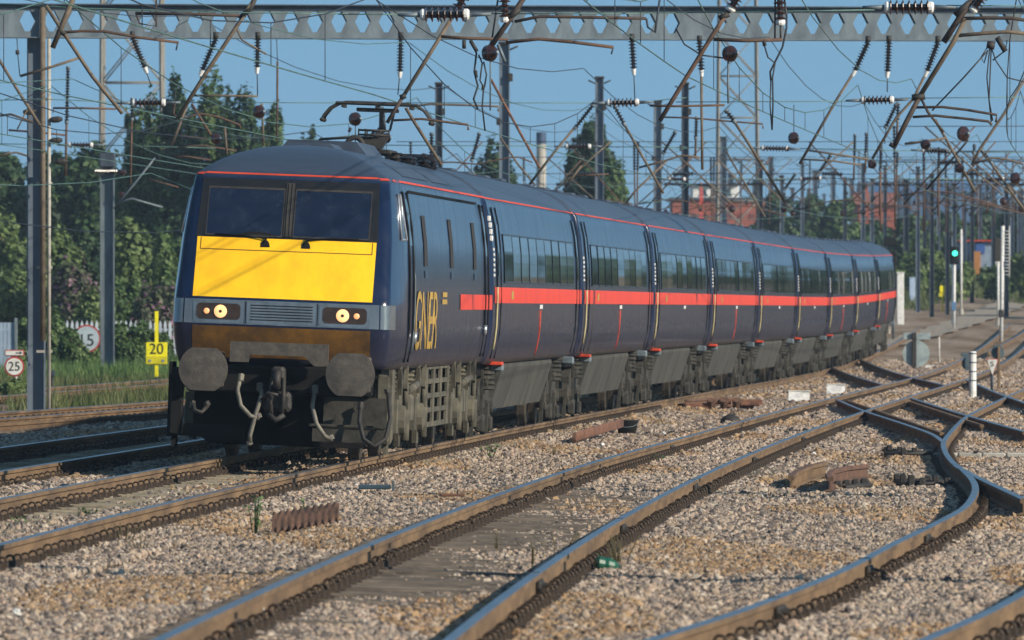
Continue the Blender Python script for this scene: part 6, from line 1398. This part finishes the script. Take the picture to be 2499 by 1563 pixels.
# ------------------------------------------------------------------ signals, posts and cabinets on the right
def emitm(name, c, s): return mat(name, c, rough=.3, emit=c, estr=s)
def at(px, D): x = (px - CX) / F * D; return Vector((x, D, gz(D, x)))
root = empty('signal'); tag(root, 'colour light signal showing green on a white post', 'signal', 'colour light signals'); D = 430; g = at(2328, D); s_ = D / F; c = P(2330, 624, D)
b = MB(); b.bbox(c, (22 * s_, .12, 44 * s_), .05); b.bbox(c + Vector((0, -.1, -.02)), (15 * s_, .2, 38 * s_), .03); b.build('head', M_black, root); l = c + Vector((0, -.22, .09)); b = MB(); b.lathe(l + Vector((0, .02, 0)), l, [(0, 6.5 * s_), (.7, 6.2 * s_), (1, 4 * s_)], 16); b.build('lamp', emitm('lamp_green', (.05, .9, .55), 2.2), root); b = MB(); b.tube([(l.x - .12, l.y - .05, l.z + .08), (l.x, l.y - .06, l.z + .15), (l.x + .12, l.y - .05, l.z + .08)], .02, 6); b.build('hood', M_black, root)
b = MB(); b.tube([(g.x, D, g.z - .2), (g.x + .02, D, c.z - .3)], .06, 8); b.build('post', M_white, root); b = MB(); b.bbox((g.x - .02, D - .08, g.z + .75), (.2, .1, .36), .02); b.build('number_plate', mat('plate_blue', C(90, 130, 170)), root); settle(root, g)
root = empty('signal'); tag(root, 'colour light signal showing amber just above the tail of the train', 'signal', 'colour light signals'); D = 400; g = at(2180, D); s_ = D / F; c = P(2179, 632, D); b = MB(); b.bbox(c, (20 * s_, .12, 36 * s_), .05); b.bbox(P(2172, 590, D), (30 * s_, .2, 22 * s_), .03); b.build('head', M_black, root); l = P(2173, 633, D) + Vector((0, -.18, 0)); b = MB(); b.lathe(l + Vector((0, .02, 0)), l, [(0, 6 * s_), (1, 5 * s_)], 14); b.build('lamp', emitm('lamp_amber', (1, .45, .03), 2.2), root); b = MB(); b.tube([(g.x, D, g.z - .2), (g.x, D, c.z)], .05, 8); b.build('post', M_galv, root); settle(root, g)
root = empty('signal_post'); tag(root, 'tallest white post with ladder rungs and a dark box, at the far right', 'post'); D = 394; g = at(2443, D); s_ = D / F; zt = CAMH + (HY - 552) * s_
b = MB(); b.tube([g + Vector((0, 0, -.2)), (g.x + .07, D, zt)], .075, 8); b.build('post', M_white, root); b = MB(); b.bbox(P(2434, 610, D), (16 * s_, .25, 56 * s_), .03); b.build('dark_box', M_dark, root); b = MB(); b.bbox(P(2458, 645, D), (14 * s_, .2, 18 * s_), .03); b.build('small_box', M_galvd, root)
b = MB(); 
for k in range(14): b.tube([(g.x + .1, D - .1, zt - .2 - k * .13), (g.x + .32, D - .1, zt - .2 - k * .13)], .012, 4)
b.tube([(g.x + .32, D - .1, zt), (g.x + .32, D - .1, zt - 2.0)], .02, 5); b.build('ladder', M_white, root); b = MB(); b.bbox(g + Vector((0, 0, .9)), (.2, .2, .3), .03); b.build('junction_box', M_dark, root); settle(root, g)
for (px, yt, D, r, m, lb) in ((2346, 560, 470, .05, M_white, 'thin white post between the green signal and the depot'), (2436, 640, 440, .05, M_white, 'short white post just left of the tallest white post'), (2292, 823, 334, .022, M_white, 'thin white stake beside the round sign back'), (2166, 735, 420, .05, M_concp, 'pale stub post right at the tail of the train')):
    g = at(px, D); root = empty('white_post'); tag(root, lb, 'post', 'white posts'); b = MB(); b.tube([g + Vector((0, 0, -.2)), (g.x, D, max(g.z + .5, CAMH + (HY - yt) / F * D))], r, 8); b.build('post', m, root); b = MB(); b.lathe((g.x, D, g.z - .26), (g.x, D, g.z + .02), [(0, r * 2.5), (1, r * 1.8)], 8); b.build('foot', M_concp, root); settle(root, g)
for (px, yt, wpx, D, m, lb) in ((2197, 668, 17, 440, M_white, 'tall white relay cabinet right of the train tail'), (2226, 680, 14, 500, mat('cabinet_blue', C(170, 190, 214)), 'small pale blue cabinet beside the white one')):
    g = at(px, D); w_ = wpx / F * D; zt = CAMH + (HY - yt) / F * D; root = empty('relay_cabinet'); tag(root, lb, 'cabinet', 'trackside cabinets'); b = MB(); b.bbox((g.x, D, (zt + g.z) / 2 - .1), (w_, w_, zt - g.z + .2), .03); b.build('case', m, root); b = MB(); b.bbox((g.x, D, zt + .03), (w_ * 1.1, w_ * 1.1, .06), .01); b.build('lid', m, root); b = MB(); b.box((g.x, D - w_ / 2 - .01, (zt + g.z) / 2), (w_ * .86, .02, (zt - g.z) * .85)); b.build('door', m, root); settle(root, g)
root = empty('marker_board'); tag(root, 'small bright yellow marker board on a thin yellow post', 'sign'); D = 470; g = at(2300, D); s_ = D / F; c = P(2300, 706, D); b = MB(); b.bbox(c, (14 * s_, .04, 16 * s_), .02); b.build('board', M_signy, root); b = MB(); b.bbox(P(2300, 720, D), (18 * s_, .03, 10 * s_), .01); b.build('lower_board', MATS['sign_yellow_dark'], root); b = MB(); b.tube([(g.x, D + .05, g.z - .1), (g.x, D + .05, c.z)], .04, 6); b.build('post', M_signy, root); settle(root, g)
# backs of signs by the crossing
root = empty('sign_back'); tag(root, 'grey-green back of a round sign with a plate above, seen from behind', 'sign'); D = 316; s_ = D / F; M_sb = mat('sign_back', C(158, 172, 172), C(134, 148, 150), rough=.6, metal=.2); c = P(2236, 864, D); b = MB(); disc(b, c, 33 * s_, .03); b.build('disc', M_sb, root); b = MB(); b.bbox(P(2237, 821, D), (66 * s_, .03, 17 * s_), .01); b.build('plate', M_sb, root); g = at(2231, D); b = MB(); b.bbox((g.x, D - .08, (g.z - .3 + CAMH + (HY - 812) * s_) / 2), (10 * s_, .09, CAMH + (HY - 812) * s_ - g.z + .3), .01); b.build('post', M_dark, root); settle(root, g)
root = empty('white_post'); tag(root, 'stout white post with a small grey round sign back beside it', 'post'); D = 226; s_ = D / F; b = MB(); x = P(2374, 0, D).x; b.lathe((x, D, -.2), (x, D, CAMH + (HY - 858) * s_), [(0, 9 * s_), (.98, 9 * s_), (1, 7 * s_)], 12); b.build('post', M_white, root); b = MB(); disc(b, P(2364, 888, D + .2), 17 * s_, .03); b.bbox(P(2362, 866, D + .2), (34 * s_, .03, 9 * s_), .01); b.build('disc', mat('sign_back_dark', C(78, 96, 104), C(60, 76, 84)), root); b = MB()
for k in range(4): b.lathe((x, D, .2 + .2 * k), (x, D, .23 + .2 * k), [(0, 9.5 * s_), (1, 9.5 * s_)], 12)
b.build('band', M_galv, root); b = MB(); b.bbox((x + .05, D, -.2), (.5, .4, .06), .01); b.build('base', M_cream, root); settle(root, (x, D, -.2))
root = empty('s_board'); tag(root, 'white inverted triangular board marked S on a short dark post', 'sign'); D = 240; s_ = D / F
def tri(k, y): cx = 2422; return [P(cx - 14 * k, 876 + (1 - k) * 14, y), P(cx - 13 * k, 885, y), P(cx, 917 - (1 - k) * 10, y), P(cx + 13 * k, 885, y), P(cx + 14 * k, 876 + (1 - k) * 14, y)]
def triobj(nm, k, y, m, par):
    b = MB(); a = tri(k, y); c_ = [v + Vector((0, .02, 0)) for v in a]; b.add(a + c_, [(4, 3, 2, 1, 0), (5, 6, 7, 8, 9)] + [(i, (i + 1) % 5, 5 + (i + 1) % 5, 5 + i) for i in range(5)]); return b.build(nm, m, par)
triobj('rim', 1.0, D, M_signr, root); triobj('face', .86, D - .03, M_signw, root); sign_text('S', P(2422, 889, D - .05), 18 * s_, root); b = MB(); x = P(2421, 0, D).x; b.tube([(x, D + .05, -.25), (x, D + .05, CAMH + (HY - 900) * s_)], .035, 8); b.build('post', M_galvd, root); settle(root, (x, D, -.25))
root = empty('sign_back'); tag(root, 'round grey-blue sign back on a wooden post behind the S board', 'sign'); D = 252; s_ = D / F; b = MB(); disc(b, P(2435, 861, D), 16 * s_, .03); b.bbox(P(2434, 848, D), (20 * s_, .03, 10 * s_), .02); b.build('disc', MATS['sign_back_dark'], root); b = MB(); x = P(2437, 0, D).x; b.bbox((x, D - .06, (CAMH + (HY - 846) * s_ - .25) / 2), (7 * s_, .08, CAMH + (HY - 846) * s_ + .25), .01); b.build('post', M_wood, root); settle(root, (x, D, -.25))

b = MB(); pth = []
for k in range(60):
    D = 360 + k * 3.2; xc = 15.0 + (D - 394) * .092; hw = .6 + .003 * (D - 360) + .12 * math.sin(k * 1.7)
    pth.append([(xc + q * hw, D, gz(D, xc + q * hw) - .17) for q in (-1, -.5, 0, .5, 1)])
for r_ in pth: b.v += r_
for j in range(59):
    for i in range(4): b.f.append([j * 5 + i, j * 5 + i + 1, j * 5 + 6 + i, j * 5 + 5 + i]); b.mi.append(0); b.sm.append(True)
structure(b.build('path', mat('pale_gravel', C(166, 154, 138), C(128, 114, 96), rough=.95, scale=6, bump=.4, bscale=20)))
# ------------------------------------------------------------------ litter and scrap between the tracks
root = empty('corrugated_sheet'); tag(root, 'rusty corrugated iron sheet leaning in the ballast, lower left', 'scrap'); p = gp(745, 1300); b = MB(); f = lambda u, v: (u * .6 - .3, v * .30 * .75 + .02 * math.sin(u * 62), v * .17 + .10 * u + .012 * math.sin(u * 62)); b.grid(f, [i / 72 for i in range(73)], [0, .3, .6, 1]); o = b.build('sheet', M_rustbr, root); sm_ = o.modifiers.new('thickness', 'SOLIDIFY'); sm_.thickness = .004; o.location = p; b = MB(); b.tube([p + Vector((-.26, .16, .0)), p + Vector((.32, .26, .13))], .018, 6); b.build('batten', M_wood, root); settle(root, p)
root = empty('rusty_pipe'); tag(root, 'orange-brown rusty half pipe propped against a dark bucket', 'pipe'); p = gp(1400, 1082); q = gp(1520, 1064) + Vector((0, 0, .12)); b = MB(); d = q - p
f = lambda u, v: p + d * v + Vector((0, -.075 * math.cos(u), .07 + .075 * math.sin(u))); b.grid(f, [math.pi * (-.25 + 1.3 * i / 14) for i in range(15)], [k / 6 for k in range(7)]); o = b.build('shell', M_rustor, root); o.modifiers.new('thickness', 'SOLIDIFY').thickness = .015; b = MB(); b.lathe(p + Vector((-.02, 0, .07)), p + Vector((.03, 0, .07)), [(0, .085), (1, .085)], 14); b.build('flange', M_rustbr, root); settle(root, p)
root = empty('bucket'); tag(root, 'dark upturned bucket behind the rusty half pipe', 'bucket'); p = gp(1530, 1058); b = MB(); b.lathe(p, p + Vector((0, 0, .22)), [(0, .14), (.9, .185), (.92, .2), (1, .2)], 18, 0, True); b.build('pail', M_dark, root); b = MB(); b.tube([p + Vector((math.cos(a) * .19, -.05 - .12 * math.sin(a), .2 - .1 * math.sin(a))) for a in [math.pi * k / 10 for k in range(11)]], .006, 5); b.build('handle', M_galv, root); settle(root, p)
root = empty('scrap_rail'); tag(root, 'rusty curved scrap rail ends lying on pale ballast inside the S bend', 'scrap rail'); prof = HEAD; base = gp(2026, 1206); z = base.z + .155
b = MB(); b.sweep([(base.x + .0, base.y, z + .03), (base.x + .03, base.y + 1.6, z + .04), (base.x + .14, base.y + 3.6, z + .05), (base.x + .38, base.y + 6.0, z + .05), (base.x + .68, base.y + 8.2, z + .04)], HEAD, [1, 1, 1] + [0] * 11); b.build('rail_piece', [M_rustbr, M_rustor], root)
b = MB(); b.sweep([(base.x - .36, base.y + 2.4, z), (base.x - .26, base.y + 4.0, z + .03), (base.x - .02, base.y + 6.5, z + .06), (base.x + .2, base.y + 8.4, z + .07)], HEAD, [1, 1, 1] + [0] * 11); b.build('rail_piece', [M_rust, M_rustbr], root)
b = MB()
for k in range(4): b.bbox(base + Vector((.18 + .12 * k, 3.0 + k * .6, .05)), (.1, .16, .08), .02)
b.tube([base + Vector((.2, 1.5, .04)), base + Vector((.5, 2.0, .06))], .03, 8); b.build('bolt', M_dark, root); settle(root, base)
root = empty('scrap_pile'); tag(root, 'pile of rusty chairs and baseplates between the train and the middle track', 'scrap'); p = gp(1760, 1000); b = MB(); rr = random.Random(4)
for k in range(9): b.bbox(p + Vector((-.75 + 1.5 * rr.random(), rr.uniform(-.3, 1.2), rr.uniform(.03, .16))), (rr.uniform(.2, .5), rr.uniform(.15, .3), rr.uniform(.06, .16)), .02)
b.build('baseplates', M_rustor, root); b = MB(); b.sweep([(p.x - .7, p.y + .2, p.z + .2), (p.x + .3, p.y + 3.4, p.z + .22)], HEAD, [0] * 14)
for k in range(3): b.lathe(p + Vector((-.2 + .25 * k, -.2, .05)), p + Vector((-.2 + .25 * k, -.3, .2)), [(0, .07), (1, .09)], 8)
b.build('old_irons', M_rustbr, root); settle(root, p)
root = empty('rounded_lid'); tag(root, 'dark round dome-shaped lid by the left rail of the middle track', 'lid'); p = gp(1783, 1034); b = MB(); b.lathe(p, p + Vector((0, 0, .17)), [(0, .19), (.35, .18), (.65, .14), (.9, .07), (1, .02)], 18, 0, True); b.build('dome', M_dark, root); b = MB(); b.lathe(p + Vector((0, 0, -.01)), p + Vector((0, 0, .025)), [(0, .215), (1, .205)], 18); b.build('rim', M_galvd, root); settle(root, p)
M_bright = mat('bright_plastic', C(222, 222, 220), C(176, 176, 172), rough=.6, scale=9)
for i, (px, py, w_, h_, lb) in enumerate(((1950, 980, .38, .19, 'white crushed plastic tub left of the crossing, nearer of two'), (2040, 963, .36, .2, 'white square plastic tub left of the crossing, farther of two'), (2274, 908, .34, .17, 'white box by the foot of the grey round sign back'), (2208, 903, .3, .16, 'pale grey box left of the grey round sign back'))):
    w_ *= 1.25; h_ *= 1.2; p = gp(px, py); root = empty('plastic_tub'); tag(root, lb, 'tub', 'white plastic tubs'); b = MB(); b.add([p + Vector(v) for v in ((-w_ / 2, 0, 0), (w_ / 2, .03, 0), (w_ / 2, .3, 0), (-w_ / 2, .28, 0), (-w_ * .45, .16, h_), (w_ * .47, .18, h_ * .92), (w_ * .46, .28, h_), (-w_ * .46, .26, h_ * .96))], [(0, 1, 5, 4), (1, 2, 6, 5), (2, 3, 7, 6), (3, 0, 4, 7), (3, 2, 1, 0), (4, 5, 6, 7)]); b.build('tub', M_bright, root); b = MB(); b.bbox(p + Vector((0, .22, h_ * .97)), (w_ * 1.04, .16, .025), .008); b.build('lid', M_signw, root); settle(root, p)
def lump(name, px, py, s, m, label, cat, seed=1, sq=(1, .8, .6)):
    p = gp(px, py); rng = np.random.default_rng(seed); b = MB(); n = 10; rows = 6; vs = []
    for j in range(rows):
        ph = math.pi * (j + .5) / rows
        for k in range(n): a = 2 * math.pi * k / n; r = s * (1 + rng.normal() * .22); vs.append(p + Vector((r * sq[0] * math.sin(ph) * math.cos(a), r * sq[1] * math.sin(ph) * math.sin(a), s * .5 + r * sq[2] * math.cos(ph))))
    fs = [(j * n + k, j * n + (k + 1) % n, (j + 1) * n + (k + 1) % n, (j + 1) * n + k) for j in range(rows - 1) for k in range(n)] + [tuple(range(n)), tuple(range((rows - 1) * n + n - 1, (rows - 1) * n - 1, -1))]
    o = MB().add(vs, fs).build(name, m); return tag(o, label, cat)
lump('crumpled_paper', 612, 1540, .05, M_white, 'crumpled white paper beside the rail clips at the bottom left', 'litter', 2, (1.1, .8, .5)); lump('crumpled_paper', 640, 1534, .055, M_signw, 'upright torn white scrap of paper at the bottom left', 'litter', 3, (.5, .6, 1.2))
lump('plastic_bag', 2305, 882, .28, M_white, 'white crumpled plastic sheeting beside the thin white stake', 'litter', 5, (1.6, .8, .5))
root = empty('crushed_bottle'); tag(root, 'crushed green plastic bottle beside the right rail of the middle track', 'bottle'); p = gp(1478, 1395); b = MB(); b.lathe(p + Vector((-.08, 0, .07)), p + Vector((.10, .05, .03)), [(0, .035), (.1, .055), (.35, .05), (.5, .06), (.75, .05), (1, .02)], 12); b.build('bottle', mat('green_plastic', C(22, 88, 66), C(14, 62, 48), rough=.45), root); b = MB(); b.lathe(p + Vector((.10, .05, .03)), p + Vector((.125, .056, .024)), [(0, .02), (1, .02)], 10); b.build('cap', M_dark, root); settle(root, p)
o = MB().bbox(gp(1105, 1216) + Vector((0, 0, .03)), (.26, .04, .03), .008).build('orange_offcut', M_rustor); tag(o, 'rusty orange flat offcut lying on the ballast left of the middle track', 'litter')
o = MB(); p = gp(915, 1200); o.bbox(p + Vector((0, 0, .05)), (.36, .14, .05), .01); o.box(p + Vector((.2, -.02, .06)), (.03, .1, .11)); o = o.build('broken_board', M_concp); tag(o, 'pale broken board on the ballast between the train and the middle track', 'litter')
for k, (px, py, n_, lb) in enumerate(((2215, 1120, 9, 'dark point rodding beside the apex of the crossing, farther of two'), (2255, 1196, 10, 'dark point rodding inside the S bend, nearer of two'))):
    p = gp(px, py); root = empty('point_rodding'); tag(root, lb, 'point rodding', 'point rodding by the S bend'); b = MB(); rr = random.Random(k + 8)
    for q in range(3): b.tube([p + Vector((-.3, .2 + .35 * q, .06 + .02 * q)), p + Vector((.36, .3 + .4 * q, .07))], .022, 7)
    b.build('rods', M_dark, root); b = MB()
    for q in range(n_): b.bbox(p + Vector((rr.uniform(-.28, .34), rr.uniform(.1, 1.2), rr.uniform(.05, .14))), (.07, .1, rr.uniform(.06, .14)), .01)
    b.build('joints', M_dark, root); settle(root, p)
root = empty('cable_trough'); tag(root, 'grey cable duct lying across behind the S bend at the right', 'duct'); p = gp(2400, 1122); b = MB()
for k in range(4): b.bbox(p + Vector((.32 * k - .5, .1, .04)), (.31, .22, .1), .015)
b.build('duct', M_concp, root); b = MB(); b.bbox(p + Vector((-.1, .1, .1)), (.05, .24, .03), .005); b.build('clip', M_dark, root); settle(root, p)
for k in range(11):
    px, py, s = [(1405, 1240, .022), (2315, 1305, .02), (2480, 1108, .03), (1012, 1222, .025), (1620, 1060, .03), (870, 1190, .03), (40, 1500, .03), (2100, 1058, .03), (1986, 1112, .03), (2330, 1040, .035), (1470, 1088, .03)][k]
    o = lump('white_pebble', px, py, s, M_white, 'small bright white pebble on the ballast, one of eleven scattered alike', 'stone', 30 + k, (1, .9, .8)); o['group'] = 'white pebbles'

# ------------------------------------------------------------------ hazy summer air: one closed box round camera and scene
hb = MB(); hb.box((0, 1200, 17.0), (4400, 2800, 46)); hz = hb.mesh('haze', [])
hm = bpy.data.materials.new('haze_air'); hm.use_nodes = True; hn = hm.node_tree; hn.nodes.remove(hn.nodes['Principled BSDF'])
pv = hn.nodes.new('ShaderNodeVolumePrincipled'); pv.inputs['Color'].default_value = (.62, .78, .95, 1); pv.inputs['Density'].default_value = .00019; pv.inputs['Anisotropy'].default_value = .2
hn.links.new(pv.outputs[0], hn.nodes['Material Output'].inputs['Volume']); hz.materials.append(hm)
ho = bpy.data.objects.new('haze', hz); col.objects.link(ho); tag(ho, 'thin bluish summer haze over the far end of the tracks', 'haze', kind='stuff')
